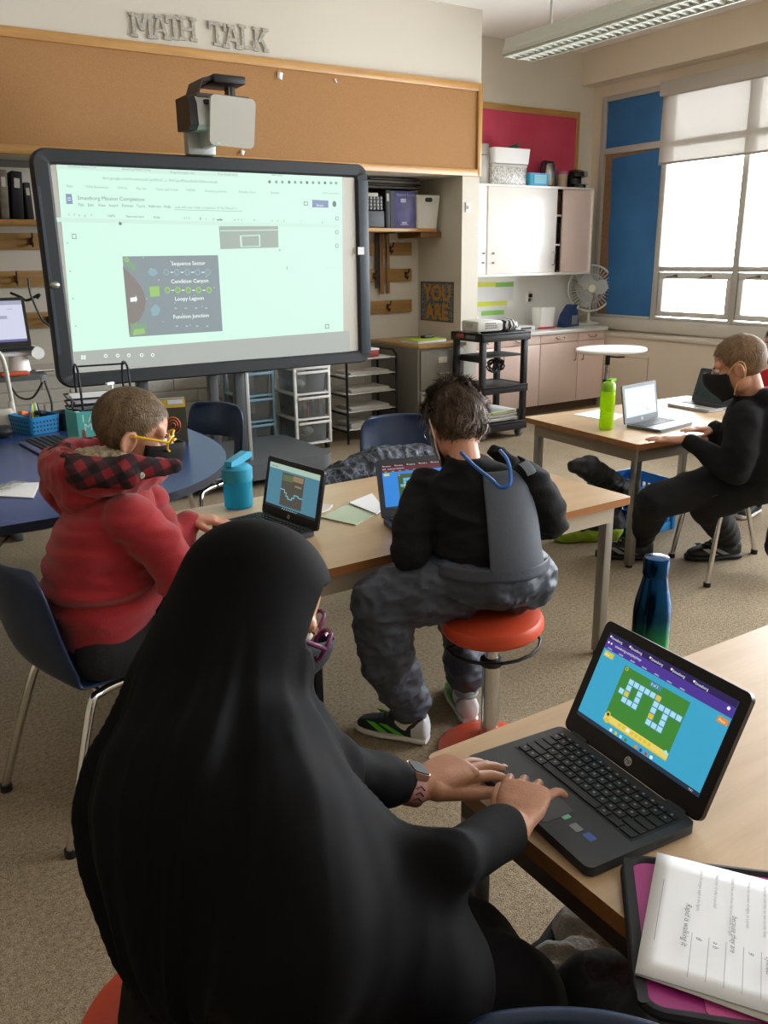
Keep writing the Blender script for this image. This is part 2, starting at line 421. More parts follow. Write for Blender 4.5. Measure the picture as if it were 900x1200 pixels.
# ---- pendant light fixture
ZF = 2.8
pA, pB = at_z(588, 67, ZF), at_z(629, 71, ZF)
fx0, fx1, fy1, fy0 = pA.x, pB.x, pA.y, pA.y-2.4
def pendant(X0, X1, Y0, Y1, label):
    t = thing('pendant_light', label, 'ceiling light', ((X0+X1)/2, (Y0+Y1)/2, ZF), group='pendant louvre lights')
    w = X1-X0; xm = (X0+X1)/2
    fm = M('fixture_enamel', '#aeaea0', .45)
    prof = [(X0, ZF+.012), (X0+.03, ZF+.115), (X1-.03, ZF+.115), (X1, ZF+.012), (X1-.012, ZF+.012), (X1-.04, ZF+.103), (X0+.04, ZF+.103), (X0+.012, ZF+.012)]
    mb = MB(); mb.rings([[V((x, y, z)) for x, z in prof] for y in (Y0, Y1)], 0)
    mb.bx(X0+.03, X1-.03, Y1-.006, Y1, ZF+.015, ZF+.11).bx(X0+.03, X1-.03, Y0, Y0+.006, ZF+.015, ZF+.11)
    mb.build('housing', fm, t, world=True)
    lv = MB(); n = 40
    for i in range(n+1):
        y = Y0+.01+(Y1-Y0-.02)*i/n
        for a, b in ((X0+.02, xm-.01), (xm+.01, X1-.02)):
            lv.quad((a, y, ZF), (b, y, ZF), (b, y+.012, ZF+.05), (a, y+.012, ZF+.05)); lv.quad((a, y, ZF), (b, y, ZF), (b, y-.012, ZF+.05), (a, y-.012, ZF+.05))
    for x in (X0+.012, xm-.006, xm+.006, X1-.012): lv.bx(x-.004, x+.004, Y0, Y1, ZF-.002, ZF+.05)
    lv.build('louvre', M('louvre_white', '#c4c6bb', .4), t, world=True)
    for y in (Y1-.32, Y0+.32):
        MB().cyl((xm, y, ZF+.114), (xm, y, ZF+.15), .035, .02).cyl((xm, y, ZF+.15), (xm, y, CEIL), .009).build('rod', steel, t, world=True)
pendant(fx0, fx1, fy0, fy1, 'long grey pendant light with white louvres hanging on rods near the window beam')
# ---- cork board on the bulkhead
ca, cb, cc = at_y(559, 98, YB), at_y(558, 207, YB), at_y(0, 181, YB)
cx0, cx1, cz0, cz1 = -3.0, CX-.002, cb.z, ca.z
t = thing('cork_board', 'wide brown cork board with oak frame on the bulkhead above the whiteboard', 'bulletin board', (1.3, YB, cz0))
MB().bx(cx0+.05, cx1-.05, YB-.014, YB-.001, cz0+.05, cz1-.05).build('cork', M('cork', '#a67a4c', .9, col2='#b2865a', vs=160, bump=.3, bs=220), t, world=True)
f = MB().bx(cx0, cx1, YB-.03, YB-.001, cz1-.06, cz1, bev=.006).bx(cx0, cx1, YB-.03, YB-.001, cz0, cz0+.055, bev=.006)
f.build('frame', oak, t, world=True)
MB().bx(cx1-.045, cx1, YB-.031, YB-.001, cz0, cz1, bev=.006).build('frame', oakz, t, world=True)
for (px, py, w, h, lb, r) in ((328, 89, .045, .05, 'larger curled white paper scrap pinned high on the cork board', .2), (393, 95, .02, .03, 'small paper scrap on the cork board, right of the larger scrap', -.1), (284, 179, .03, .035, 'torn paper scrap at the lower edge of the cork board beside the projector', .4)):
    p = at_y(px, py, YB-.02); s = MB(); n = 6
    X = T(p) @ Mx.Rotation(r, 4, 'Y')
    for i in range(n+1):
        u = i/n; s.v += [X @ V((-w/2, -.012*u*u, h*(.5-u))), X @ V((w/2*(1-.4*u), -.02*u*u, h*(.5-u)))]
    for i in range(n): s.f.append((2*i, 2*i+1, 2*i+3, 2*i+2)); s.m.append(0)
    o = s.build('paper_scrap', paper); tag(o, lb, 'paper', 'scraps left on the cork board'); md = o.modifiers.new('s', 'SOLIDIFY'); md.thickness = .001
# ---- cut letters on the bulkhead
GL = {
 'M': [(0, 0, .3, .13), (.7, 0, 1, .13), (0, .87, .3, 1), (.7, .87, 1, 1), (.08, 0, .24, 1), (.76, 0, .92, 1), ('p', .2, 1, .38, 1, .58, .3, .42, .3), ('p', .62, 1, .8, 1, .58, .3, .42, .3)],
 'A': [(0, 0, .36, .13), (.64, 0, 1, .13), ('p', .1, 0, .27, 0, .55, 1, .38, 1), ('p', .73, 0, .9, 0, .62, 1, .45, 1), (.25, .3, .75, .43), (.25, .87, .6, 1)],
 'T': [(.0, .85, 1, 1), (.4, 0, .6, 1), (.25, 0, .75, .13), (0, .65, .14, .9), (.86, .65, 1, .9)],
 'H': [(.1, 0, .28, 1), (.72, 0, .9, 1), (.2, .42, .8, .56), (0, 0, .38, .13), (.62, 0, 1, .13), (0, .87, .38, 1), (.62, .87, 1, 1)],
 'L': [(.12, 0, .32, 1), (0, .87, .46, 1), (0, 0, 1, .14), (.86, 0, 1, .38)],
 'K': [(.1, 0, .28, 1), (0, .87, .38, 1), (0, 0, .38, .13), ('p', .25, .4, .42, .36, .95, .95, .72, .95), ('p', .38, .55, .55, .62, .98, .05, .75, .05), (.6, .87, 1, 1), (.65, 0, 1, .13)]}
let_m = M('letter_card', '#a19c92', .7, col2='#c6c1b6', vs=60)
for k, (ch, px, py, w) in enumerate((('M', 153, 43, 28), ('A', 177, 45, 23), ('T', 195, 46, 20), ('H', 210, 47, 21), ('T', 245, 53, 20), ('A', 261, 56, 23), ('L', 281, 57, 17), ('K', 297, 60, 18))):
    p = at_y(px, py, YB); q = at_y(px+w, py+w*.12, YB); wd_ = q.x-p.x; hh = at_y(px, py-28, YB).z-p.z
    mb = MB()
    for g in GL[ch]:
        if g[0] == 'p': P = [(g[i], g[i+1]) for i in range(1, 9, 2)]
        else: P = [(g[0], g[1]), (g[2], g[1]), (g[2], g[3]), (g[0], g[3])]
        sh = sum(P[i][0]*P[(i+1) % 4][1]-P[(i+1) % 4][0]*P[i][1] for i in range(4))
        if sh < 0: P = P[::-1]
        mb.prism([(x*wd_, y*hh) for x, y in P], 0, .012+.0004*GL[ch].index(g), X=frame((p.x, YB-.001, p.z), (1, 0, 0), (0, 0, 1)) )
    words = {0: 'first letter M of the sign', 1: 'letter A of the first word', 2: 'letter T of the first word', 3: 'letter H of the first word', 4: 'letter T opening the second word', 5: 'letter A of the second word', 6: 'letter L of the second word', 7: 'last letter K of the sign'}
    o = mb.build('wall_letter', let_m); tag(o, 'grey slab serif '+words[k]+' on the wall above the cork board', 'letter', 'cut letters spelling a sign')
# ------------------------------------------------------------------ interactive whiteboard on its stand
BY = 5.2
def sp(x, y): p = at_y(x, y, BY); return p.x, p.z
bx0, bz1 = sp(34, 172); bx1, _ = sp(430, 190); _, bz0 = sp(430, 424)
t = thing('interactive_whiteboard', 'large interactive whiteboard in dark grey frame showing a projected document', 'whiteboard', ((bx0+bx1)/2, BY+.3, 0))
fm = M('board_frame', '#23282d', .5)
fm2 = M('board_frame_rail', '#39434c', .45)
W, Hh = bx1-bx0, bz1-bz0; bxm, bzm = (bx0+bx1)/2, (bz0+bz1)/2
def yring(poly, y): return [V((x, y, z)) for x, z in poly]
def bframe():
    o = rrect(W, Hh, .08, 5, bxm, bzm); o2 = rrect(W-.02, Hh-.02, .075, 5, bxm, bzm)
    i = rrect(W-.2, Hh-.17, .012, 5, bxm, bzm-.0); i2 = rrect(W-.17, Hh-.14, .012, 5, bxm, bzm)
    return MB().rings([yring(o, BY+.06), yring(o, BY+.0), yring(o2, BY-.015), yring(i2, BY-.012), yring(i, BY+.004), yring(i, BY+.05)], 0, (True, True))
bframe().build('frame', fm, t, world=True)
MB().bx(bx0+.012, bx0+.03, BY-.02, BY-.012, bz0+.2, bz1-.2).build('edge_rail', fm2, t, world=True)
MB().bx(bx1-.085, bx1-.006, BY-.02, BY-.01, bz0+.06, bz1-.1, bev=.006).build('edge_rail', fm2, t, world=True)
surf = M('board_surface', '#c9c8c0', .35)
MB().bx(bx0+.09, bx1-.09, BY+.004, BY+.012, bz0+.075, bz1-.075).build('writing_surface', surf, t, world=True)
MB().box((bx1-.075, BY-.022, sp(423, 294)[1]), (.05, .004, .05)).build('sticker', paper, t, world=True)
kn = MB().ell((0, 0, 0), (.03, .02, .022)).build('knob', steel, t); p = at_y(64, 334, BY-.02); kn.data.transform(XF[t.name].inverted() @ T(p))
def strength_mat(n, c, e=1.0): return M('glow_'+n, c, emit=e)
e_mint = strength_mat('mint', '#d5fbe8'); e_mint2 = strength_mat('mint_bar', '#cfeee0'); e_txt = strength_mat('grey_text', '#8fa69c')
e_dk = strength_mat('picture', '#8b989c'); e_brn = strength_mat('planet', '#8a837f'); e_grn = strength_mat('lime', '#9cc875'); e_grnd = strength_mat('dull_green', '#86a786')
e_blu = strength_mat('button_blue', '#8696b8'); e_wht = strength_mat('white', '#f2fffa'); e_tsk = strength_mat('taskbar', '#aeb3ad'); e_gry = strength_mat('grey_box', '#a7b3a8'); e_lb = strength_mat('pale_blue', '#8fb0b8'); e_mid = strength_mat('mid_text', '#6f827e')
e_tl = strength_mat('pale_mint', '#dcfff2')
cm = [e_mint, e_mint2, e_txt, e_dk, e_brn, e_grn, e_grnd, e_blu, e_wht, e_tsk, e_gry, e_lb, e_mid, e_tl]
sc = MB()
def sr(x0, y0, x1, y1, m, ly=1):
    a, b = sp(x0, y0); c, d = sp(x1, y1); y = BY+.0035-.0006*ly
    sc.quad((a, y, d), (c, y, d), (c, y, b), (a, y, b), m)
def squad(pts, m, ly=1):
    y = BY+.0035-.0006*ly; q = [sp(*p) for p in pts]; sc.add([(a, y, b) for a, b in q], [tuple(range(len(q)))[::-1]], m)
def st(x, y, s, h, m=2, ly=3, al='L', bold=0, k=.80):
    a, b = sp(x, y); c = sp(x, y-h)[1]-b
    sc.text(s, frame((a, BY+.0035-.0006*ly, b), (1, 0, 0), (0, 0, 1)), c*k, m, al, bold)
def sd(x, y, r, m, ly=3, n=16, rx=None):
    a, b = sp(x, y); rr = sp(x, y-r)[1]-b; yy = BY+.0035-.0006*ly
    sc.add([(a+(rx or 1)*rr*cos(2*pi*i/n), yy, b+rr*sin(2*pi*i/n)) for i in range(n)], [tuple(range(n))], m)
squad([(66, 190.5), (401, 201), (402.5, 389), (86, 415)], 0, 1)                       # projected page
squad([(70, 413.5), (404, 388), (410, 388), (410, 413), (70, 436)], 9, 2)
sx0, sz = sp(66, 190)
squad([(66, 193), (280, 202), (280, 208), (66, 198)], 1, 2)
squad([(66, 255), (398, 263), (398, 267), (67, 260)], 1, 2)
for x, y, s, h in ((80, 196, 'Smeeborg Mission Com', 4.5), (143, 199, 'Smeeborg Mission Comp', 4.5), (200, 203, 'Programming for kids', 4.5), (255, 205, 'Smart board slides', 4.5), (318, 206, 'New lesson', 4.5),
                   (120, 210, 'docs.google.com/document/d/1pmDhxC_a_9tXCpw9SdandGd7a3hNwm6/edit', 6), (78, 219, 'Apps', 5), (100, 220, 'TDSB Bookmarks', 5), (138, 221, 'Gizmos', 5), (160, 222, 'Play list', 5), (183, 223, 'Teach and Travel', 5), (218, 224, 'TVDSB', 5), (240, 225, 'Smeeborg and kits', 5), (280, 226, 'Pastebin Docs', 5), (318, 227, 'Reader', 5), (378, 227, 'Other bookmarks', 4)):
    st(x, y, s, h, 2)
st(91, 234, 'Smeeborg Mission Completion', 8.5, 12)
for x, s in ((92, 'File'), (103, 'Edit'), (115, 'View'), (128, 'Insert'), (143, 'Format'), (160, 'Tools'), (174, 'Add-ons'), (192, 'Help')): st(x, 241.5+.02*(x-92), s, 6, 12)
st(205, 244, 'Last edit was made on January 27 by Manuel Li', 5.5, 2); squad([(205, 245.5), (284, 247.5), (284, 248), (205, 246)], 2, 3)
squad([(77, 227), (84, 227.3), (85.5, 239), (78, 239)], 7, 3); squad([(79, 231.5), (83, 231.7), (83.2, 232.5), (79.1, 232.3)], 8, 4); squad([(79.2, 234), (83.2, 234.2), (83.4, 235), (79.3, 234.8)], 8, 4)
for x, s in ((80, '<'), (86, '>'), (92, 'o'), (99, 'p'), (106, 'Y'), (126, '100%'), (148, 'Normal text'), (180, 'Arial'), (213, '- 11 +'), (234, 'B'), (241, 'I'), (249, 'U'), (257, 'A'), (274, 'o  =  v'), (297, '=  :'), (318, '=  - =  -  ='), (352, '/'), (377, 'v')): st(x, 253+.03*(x-80), s, 5.5, 12)
squad([(254, 257), (261, 257.2), (261, 258.5), (254, 258.3)], 12, 4)
squad([(366, 234), (385, 235), (385, 243.5), (366, 243)], 7, 3); st(371, 242, 'Share', 5.5, 8, 4)
sr(356, 236, 361, 241, 2, 3); sr(357, 237, 360, 240, 0, 4); sd(392, 239, 3.6, 12, 3, rx=.8)
for k, x in enumerate((316, 324, 331, 339, 346, 353, 360, 367, 374, 381, 388, 394)): sd(x, 213+.02*(x-316), 1.9, 2 if k % 3 else 12, 3)
for y in (256, 272, 288): sd(395, y, 2.4, 2, 3); sd(395, y, 1.5, 0, 4)
sr(383, 313, 396, 314, 1, 2)
squad([(256.5, 265), (326, 265), (326.5, 290), (258.5, 292)], 10, 3); squad([(281, 276), (305, 275), (305.3, 289), (282, 289.5)], 1, 4); squad([(283, 277), (303.5, 276.3), (303.7, 288), (284, 288.6)], 10, 5)
squad([(258, 270), (326, 269), (326, 270), (258, 271)], 1, 4); sd(328, 293, 1, 2, 3); sr(336, 312, 337, 316, 2, 3)
sd(141, 262, 2, 12, 3); sr(84, 274, 90, 280, 2, 3); sr(85, 275, 89, 279, 0, 4)
for y in (283, 316, 348, 380): sd(79+.1*(y-283), y+2, .8, 2, 3)
# game picture
squad([(143.5, 300.5), (255.5, 299), (261, 388), (152, 395)], 3, 3)
pl = [(144, 312)]+[(144+24*sin(pi*i/14)+.07*(i*80/14), 312+80*i/14-6*0) for i in range(1, 14)]+[(151.5, 392)]
sc2 = pl; squad(sc2, 4, 4)
squad([(144, 302), (150, 304), (160, 312), (158, 318), (152, 314), (146, 308)], 6, 5); sd(148.5, 304.5, 3, 5, 6); sd(148.5, 304.5, 1.2, 3, 7)
squad([(152.5, 349), (159, 348), (159, 345.5), (161, 351), (159, 355), (159, 353), (153, 354)], 8, 6)
for k, (y, s, xt) in enumerate(((311, 'Sequence Sector', 201), (332, 'Condition Canyon', 200.5), (352.5, 'Loopy Lagoon', 205), (373.5, 'Function Junction', 203))):
    st(xt, y, s, 5.6, 8, 6, bold=.012, k=1.15)
    for i in range(5 if k < 2 else 4):
        x = (195 if k < 2 else 204)+i*(12.2 if k < 2 else 12)+k*1.2
        if k < 2:
            sd(x, y+8, 4, 11 if k == 0 else 5, 6, rx=.9); sd(x, y+8, 2.4, 3 if k == 0 else 6, 7, rx=.8)
            if i < 4: squad([(x+4.6, y+7.6), (x+8, y+7.6), (x+8, y+8.6), (x+4.6, y+8.6)], 8, 6)
        else: st(x-2, y+9.5, '000', 2.6, 8, 6)
squad([(175, 336), (186.5, 335.3), (187.3, 347), (176, 348)], 5, 5); sd(179, 319, 4.6, 11, 5, rx=1.3)
squad([(176, 363), (182, 356), (188, 361), (186, 369), (179, 371)], 11, 4); squad([(153, 378), (156, 380), (160, 377), (165, 380), (171, 377), (172, 390), (153, 393)], 6, 5); squad([(157, 386), (169, 385), (170, 391), (156, 393)], 5, 6)
for i in range(14): sd(168+((i*37) % 88), 302+((i*53) % 84), .5, 8, 5)
# task bar marks
for i in range(4):
    squad([(95+3*(i % 2), 416.5+2.6*(i//2)), (97.4+3*(i % 2), 416.3+2.6*(i//2)), (97.5+3*(i % 2), 418.5+2.6*(i//2)), (95.1+3*(i % 2), 418.7+2.6*(i//2))], 8, 4)
for x in (124, 138, 151, 166, 179): sd(x, 417-.02*(x-124), 2.2, 8, 4); sd(x, 417-.02*(x-124), 1.2, 9, 5)
sr(381, 380, 386, 385, 2, 3); sr(382, 381, 385, 384, 0, 4)
for o in [sc.build('projected_page', cm, t, world=True, flat=True)]: pass
# stand: two posts, cross brace, wheeled platform
stm = M('stand_grey', '#4a4e52', .4, .3); stl = M('stand_silver', '#b9bcc0', .35, .6)
for px, w in ((168, .07), (250, .06)):
    p = at_y(px, 470, BY+.1); MB().bx(p.x-w/2, p.x+w/2, BY+.07, BY+.13, .17, bz0+.2, bev=.005).build('post', stm, t, world=True)
p = at_y(283, 470, BY+.1); MB().bx(p.x-.05, p.x+.02, BY+.07, BY+.13, .17, bz0+.2, bev=.005).build('post', stm, t, world=True)
MB().bx(p.x+.022, p.x+.05, BY+.07, BY+.13, .17, bz0+.2, bev=.005).build('post_trim', stl, t, world=True)
q0, q1 = at_z(300, 548, .17), at_z(391, 530, .17)
gp = M('platform_grey', '#53575b', .5)
mbp = MB(); mbp.prism(rrect(1.45, .85, .1, 5, q1.x-.725, BY+.36), .06, .17)
mbp.build('platform', gp, t, world=True)
for x, y in ((q1.x-.08, BY+.0), (q1.x-.1, BY+.7), (q1.x-1.3, BY+.0)):
    MB().cyl((x-.02, y, .036), (x+.02, y, .036), .035).build('caster', blk, t, world=True)
# back board under the screen (white modesty panels between the posts)
# ---- projector on its mast
PY = BY-.02
p0 = at_y(220, 182, PY); p1 = at_y(252, 182, PY)
t = thing('projector', 'silver short throw projector with square mirror hood on mast above the whiteboard', 'projector', ((p0.x+p1.x)/2, PY, p0.z))
pc = [at_y(x, y, PY) for x, y in ((205, 120), (250, 120), (298, 166), (205, 157))]
xa, xb, xc = pc[0].x, at_y(250, 120, PY).x, at_y(297, 130, PY-.1).x
zt, zb_ = at_y(240, 121, PY).z, at_y(240, 158, PY).z
MB().bx(p0.x, p1.x, PY-.02, PY+.05, max(p0.z-.02, bz1+.003), zt, bev=.006).build('mast', M('mast_silver', '#a6aaa9', .35, .3), t, world=True)
sil = M('projector_silver', '#b5bab4', .3, .3)
blkp = M('projector_black', '#1d1a1c', .5)
prof = [(-.06, 0), (-.05, .14), (-.02, .19), (.16, .19), (.16, -.02), (.02, -.03), (-.03, -.025)]
hb = zt-zb_
def pb(x0, x1, s=1.0, inset=0): return [[V((x, PY-.17+(a*s), zb_+.02+b*hb/.21)) for a, b in prof] for x in (x0, x1)]
MB().rings(pb(xa, xa+.05, 1.0)).build('side_cheek', blkp, t, world=True)
bd = MB().rings([[V((x, PY-.175+a*.98, zb_+.02+b*hb/.21*.97)) for a, b in prof] for x in (xa+.048, xc-.22)])
bd.build('body', sil, t, world=True)
MB().bx(xa+.09, xa+.15, PY-.242, PY-.2, zb_+.13, zb_+.155, bev=.003).build('sensor_window', blk, t, world=True)
X = frame((xc-.15, PY-.26, (zt+zb_)/2-.01), (1, 0, 0), (0, -.12, 1))
mb = MB(); hw = at_y(298, 140, PY-.26).x-at_y(246, 140, PY-.26).x
mb.prism(rrect(hw, .265, .03, 5), -.012, .012, X=frame((at_y(272, 143, PY-.26).x, PY-.26, at_y(272, 143, PY-.26).z), (1, 0, -.04), (0, -.15, 1)))
md = mb.build('mirror_hood', M('hood_silver', '#b3b1a8', .4, .1), t, world=True)
ha = at_y(251, 125, PY-.26); MB().bx(ha.x-.012, ha.x+.03, PY-.255, PY-.03, ha.z-.2, ha.z+.01, bev=.008).build('hood_arm', sil, t, world=True)
tp = at_y(243, 97, PY-.05); w2 = at_y(275, 98, PY-.05).x
tz = at_y(260, 94, PY-.05).z; tz0 = at_y(260, 104, PY-.05).z
MB().bx(tp.x-.03, w2, PY-.22, PY+.02, tz0, tz, bev=.012).build('top_box', blkp, t, world=True)
MB().rings([[V((x, PY+.02, z)), V((x, PY-.2, z)), V((x, PY-.2, z-.02)), V((x, PY+.02, z-.03))] for x, z in ((xa+.07, zt+.02), (xa+.1, tz0+.02), (tp.x+.0, tz-.005))]).build('cable_shroud', blkp, t, world=True)
MB().bx(xa+.06, w2+.02, PY-.2, PY+.02, zt-.005, zt+.02, bev=.004).bx(tp.x+.1, tp.x+.12, PY-.12, PY-.06, zt, tz).bx(w2-.06, w2-.03, PY-.12, PY-.06, zt, tz).build('bracket', M('bracket_grey', '#57524f', .4, .3), t, world=True)
cbx = (p0.x+p1.x)/2
MB().tube([(cbx+.03, PY-.1, zb_), (cbx+.06, PY-.12, zb_-.06), (cbx+.12, PY-.13, zb_-.02), (cbx+.16, PY-.12, zb_-.06), (cbx+.22, PY-.1, zb_)], .008, sub=5).build('cable', blk, t, world=True)
# ------------------------------------------------------------------ niche: rails, hooks, shelf
rail_m = oak_d
hook_m = M('hook_bronze', '#4d4238', .4, .7)
def hook(par, x, z):
    y = WB-.03
    mb = MB().box((x, y-.004, z), (.022, .008, .05), bev=.003)
    mb.tube([(x, y-.008, z+.015), (x, y-.045, z+.02), (x, y-.06, z+.055)], .006, sub=4).tube([(x, y-.008, z-.01), (x, y-.03, z-.035), (x, y-.045, z-.01)], .006, sub=4)
    mb.build('hook', hook_m, par, world=True)
rails = [(at_y(440, 292, WB).z, 'upper'), (at_y(440, 323, WB).z, 'middle'), (at_y(440, 360, WB).z, 'lower')]
hk = {0: [(455, 289)], 1: [(436, 322), (473, 321)], 2: [(452, 357)]}
def rail(i, x0, x1, z, label, hooks):
    t = thing('coat_rail', label, 'coat rail', ((x0+x1)/2, WB-.02, z-.045), group='oak coat rails in the niche')
    MB().bx(x0, x1, WB-.028, WB-.001, z-.055, z+.055, bev=.004).build('board', rail_m, t, world=True)
    for hx in hooks: hook(t, hx, z)
xr = NX-.09
for i, (z, w) in enumerate(rails):
    rail(i, 3.15, xr, z, {'upper': 'oak coat rail just under the binder shelf, with paper name tags', 'middle': 'oak coat rail with two hooks, level with the poster of yellow letters', 'lower': 'lowest oak coat rail beside the filing cabinet'}[w], [at_y(*q, WB).x for q in hk[i]])
zl = [at_y(20, 283, WB).z, at_y(20, 327, WB).z, at_y(40, 375, WB).z]
for z, lb, hx in zip(zl, ('oak coat rail under the left shelf, partly behind the whiteboard frame', 'oak coat rail above the open laptop on the cart', 'oak coat rail behind the laptop screen and cables'), (38, 14, 46)):
    rail(9, -1.6, 1.55, z, lb, [at_y(hx, 300, WB).x])
for px in (460, 471): p = at_y(px, 283, WB-.03); MB().box((p.x, WB-.030, p.z), (.06, .002, .02)).build('name_tag', paper, bpy.data.objects['coat_rail'], world=True)
# shelf right of the board
YS = 6.22
sz = at_y(455, 267, YS).z; sx1 = at_y(512, 270, YS).x
t = thing('niche_shelf', 'oak shelf holding binders and a white bin to the right of the whiteboard', 'shelf', (3.9, 6.4, sz))
MB().bx(3.0, min(sx1, NX-.012), YS, WB-.002, sz-.03, sz, bev=.003).build('board', oak, t, world=True)
MB().bx(sx1-.16, NX-.003, YS+.02, WB-.002, sz-.075, sz-.031, bev=.003).build('cleat', wood('dark_oak', '#6d4a28', '#83592f', 1), t, world=True)
px = at_y(450, 290, 6.45).x
b = MB().bx(px-.02, px+.02, WB-.035, WB-.03, sz-.5, sz-.031).bx(px-.012, px+.012, YS+.06, WB-.03, sz-.04, sz-.031)
b.build('bracket', M('bracket_dark', '#3a3430', .5, .4), t, world=True)
xl = at_y(447, 300, WB).x; MB().bx(xl-.05, xl-.01, WB-.05, WB-.029, sz-.55, sz-.031).bx(xl+.03, xl+.06, WB-.04, WB-.029, sz-.55, sz-.031).build('upright', wood('oak_strip', '#7a5630', '#936a3b', 2), t, world=True)
def binder(px0, px1, ytop, Y, col, label, lean=0, depth=.25, name='binder', txt=None):
    a, b2 = at_y(px0, 262, Y), at_y(px1, 262, Y); h = at_y(px0, ytop, Y).z-sz-.002
    t = thing(name, label, 'binder', ((a.x+b2.x)/2, Y, sz+.001))
    w = b2.x-a.x
    mb = MB().box((0, depth/2, h/2), (w, depth, h), 0, bev=.006)
    mb.build('cover', M('binder_'+col.lstrip('#'), col, .45, col2=txt, vs=9) if txt else M('binder_'+col.lstrip('#'), col, .45), t)
    return t, w, h
t, w, h = binder(452, 457.5, 222, YS+.02, '#16171d', 'thin black binder between the speaker and the purple binder')
MB().box((0, -.001, h*.8), (w*.5, .002, .06)).build('spine_label', papg, t)
t, w, h = binder(458, 487, 223, YS+.02, '#3b3768', 'dark purple binder with pale cover lettering on the shelf', txt='#5a5795')
mb = MB(); mb.text('Record Board', frame((-w/2+.06, -.002, h*.86), (1, 0, 0), (0, 0, 1)), .032, 0).build('cover_title', M('pale_print', '#b9bcd6', .6), t); MB().box((0, -.002, h*.74), (.055, .002, .03)).build('cover_label', M('pale_print'), t)
mb = MB().box((.01, -.002, h*.14), (.05, .002, .015)).box((.01, -.002, h*.09), (.08, .002, .006))
mb.build('cover_print', M('pale_print', '#b9bcd6', .6), t)
MB().box((-w/2+.02, -.0015, h/2), (.05, .002, h*.98)).build('spine', M('binder_navy', '#1b1a38', .45), t)
# speaker / keyed block at the left end of the shelf
p = at_y(438, 262, YS+.02); w = at_y(451, 262, YS+.02).x-at_y(425, 262, YS+.02).x; h = at_y(438, 226, YS+.02).z-sz
t = thing('label_maker', 'grey keyed office machine on the shelf beside the whiteboard frame', 'office machine', (p.x, YS+.02, sz+.001))
MB().box((0, .1, h*.25), (w, .2, h*.48), bev=.01).build('base', M('machine_grey', '#4f545a', .5), t)
MB().box((0, .11, h*.72), (w, .18, h*.42), bev=.012).build('body', M('machine_dark', '#23262a', .5), t)
mb = MB()
for r in range(4):
    for c in range(6): mb.box((-w/2+.028+c*(w-.05)/5, .017, h*(.56+.1*r)), (.02, .008, .02), bev=.002)
mb.build('keypad', M('key_grey', '#9a9c9c', .5), t)
MB().box((0, .03, h*.95), (w*.5, .05, .03), bev=.008).build('paper_slot', papg, t)
# tapered white bin
p = at_y(502, 262, YS+.02); w = at_y(511, 262, YS+.02).x-at_y(487.5, 262, YS+.02).x; h = at_y(500, 229, YS+.02).z-sz; wt = at_y(515, 230, YS+.02).x-at_y(487, 230, YS+.02).x
t = thing('storage_bin', 'white tapered storage bin with oval handle slot at the right end of the shelf', 'storage bin', (p.x-.008, YS+.15, sz+.001))
def bin_(w, d, h, k, wall=.008):
    R = []
    for s, z, i in ((1, 0, 0), (1.0, 0, 0), (k, h, 0), (k, h, wall), (1, wall, wall)):
        R.append([V((x, y, z)) for x, y in rrect(w*s-2*i, d*s-2*i, .02, 3)])
    return MB().rings(R[1:], 0, (True, True))
bin_(w, .25, h, wt/w).build('bin_body', white_p, t)
mb = MB().prism(rrect(.075, .035, .015, 4), -.002, .002, X=frame((0, -.125*(1+(wt/w-1)*.86)-.001, h*.86), (1, 0, 0), (0, 0, 1))); mb.build('handle_slot', M('slot_dark', '#3c3a39', .7), t)
# stack of flat boards above
t = thing('board_stack', 'stack of flat dark boards lying across the tops of the binders', 'board', (3.75, 6.35, sz+.3))
a = at_y(428, 213, 6.28); b2 = at_y(503, 227, 6.28)
zt = max(sz+h+.01, at_y(455, 221, YS+.02).z)
for k in range(4):
    MB().box(((a.x+b2.x)/2+.02*k-.1, 6.41, zt+.012+.022*k), (b2.x-a.x-.05*k, .3, .018), bev=.003).build('board', [M('board_a', '#4d4842', .7), M('board_b', '#2a2624', .7), M('board_c', '#6c645a', .7)][k % 3], t, world=True)
# left shelf with binders
zs2 = at_y(20, 257, YS).z
t = thing('niche_shelf', 'oak shelf with leaning binders to the left of the whiteboard', 'shelf', (0, 6.4, zs2))
MB().bx(-1.9, 1.7, YS, WB-.002, zs2-.03, zs2, bev=.003).build('board', oak, t, world=True)
MB().bx(-1.9, 1.7, YS+.08, YS+.1, 2.11, 2.153).build('front_batten', M('batten_grey', '#6b6863', .6), t, world=True)
for px0, px1, yt, col, lb, ln in ((-24, -14, 204, '#3d3a38', 'charcoal binder at the left end of the left shelf', 0), (-12, 0, 203, '#4a4742', 'grey binder leaning at the left edge of the left shelf', 0), (1, 12, 199, '#6d6355', 'worn grey-brown binder with pale edges on the left shelf', 4), (14, 29, 201, '#17171a', 'tall black binder with a label on the left shelf', 5), (32, 41, 214, '#34302f', 'short dark binder touching the whiteboard frame on the left shelf', 0)):
    a, b2 = at_y(px0, 255, YS+.02), at_y(px1, 255, YS+.02); h = at_y(px0, yt, YS+.02).z-zs2; w = (b2.x-a.x)*.86
    tt = thing('binder', lb, 'binder', X=T((a.x+b2.x)/2, YS+.02, zs2+.002+abs(sin(radians(ln)))*w/2) @ Mx.Rotation(radians(ln), 4, 'Y'))
    MB().box((0, .13, h/2), (w, .26, h), 0, bev=.006).build('cover', M('binder_l'+col.lstrip('#'), col, .5, col2='#8b8272' if col == '#6d6355' else None, vs=20), tt)
    MB().box((0, -.001, h*.75), (w*.5, .002, h*.2)).build('spine_label', papg, tt)
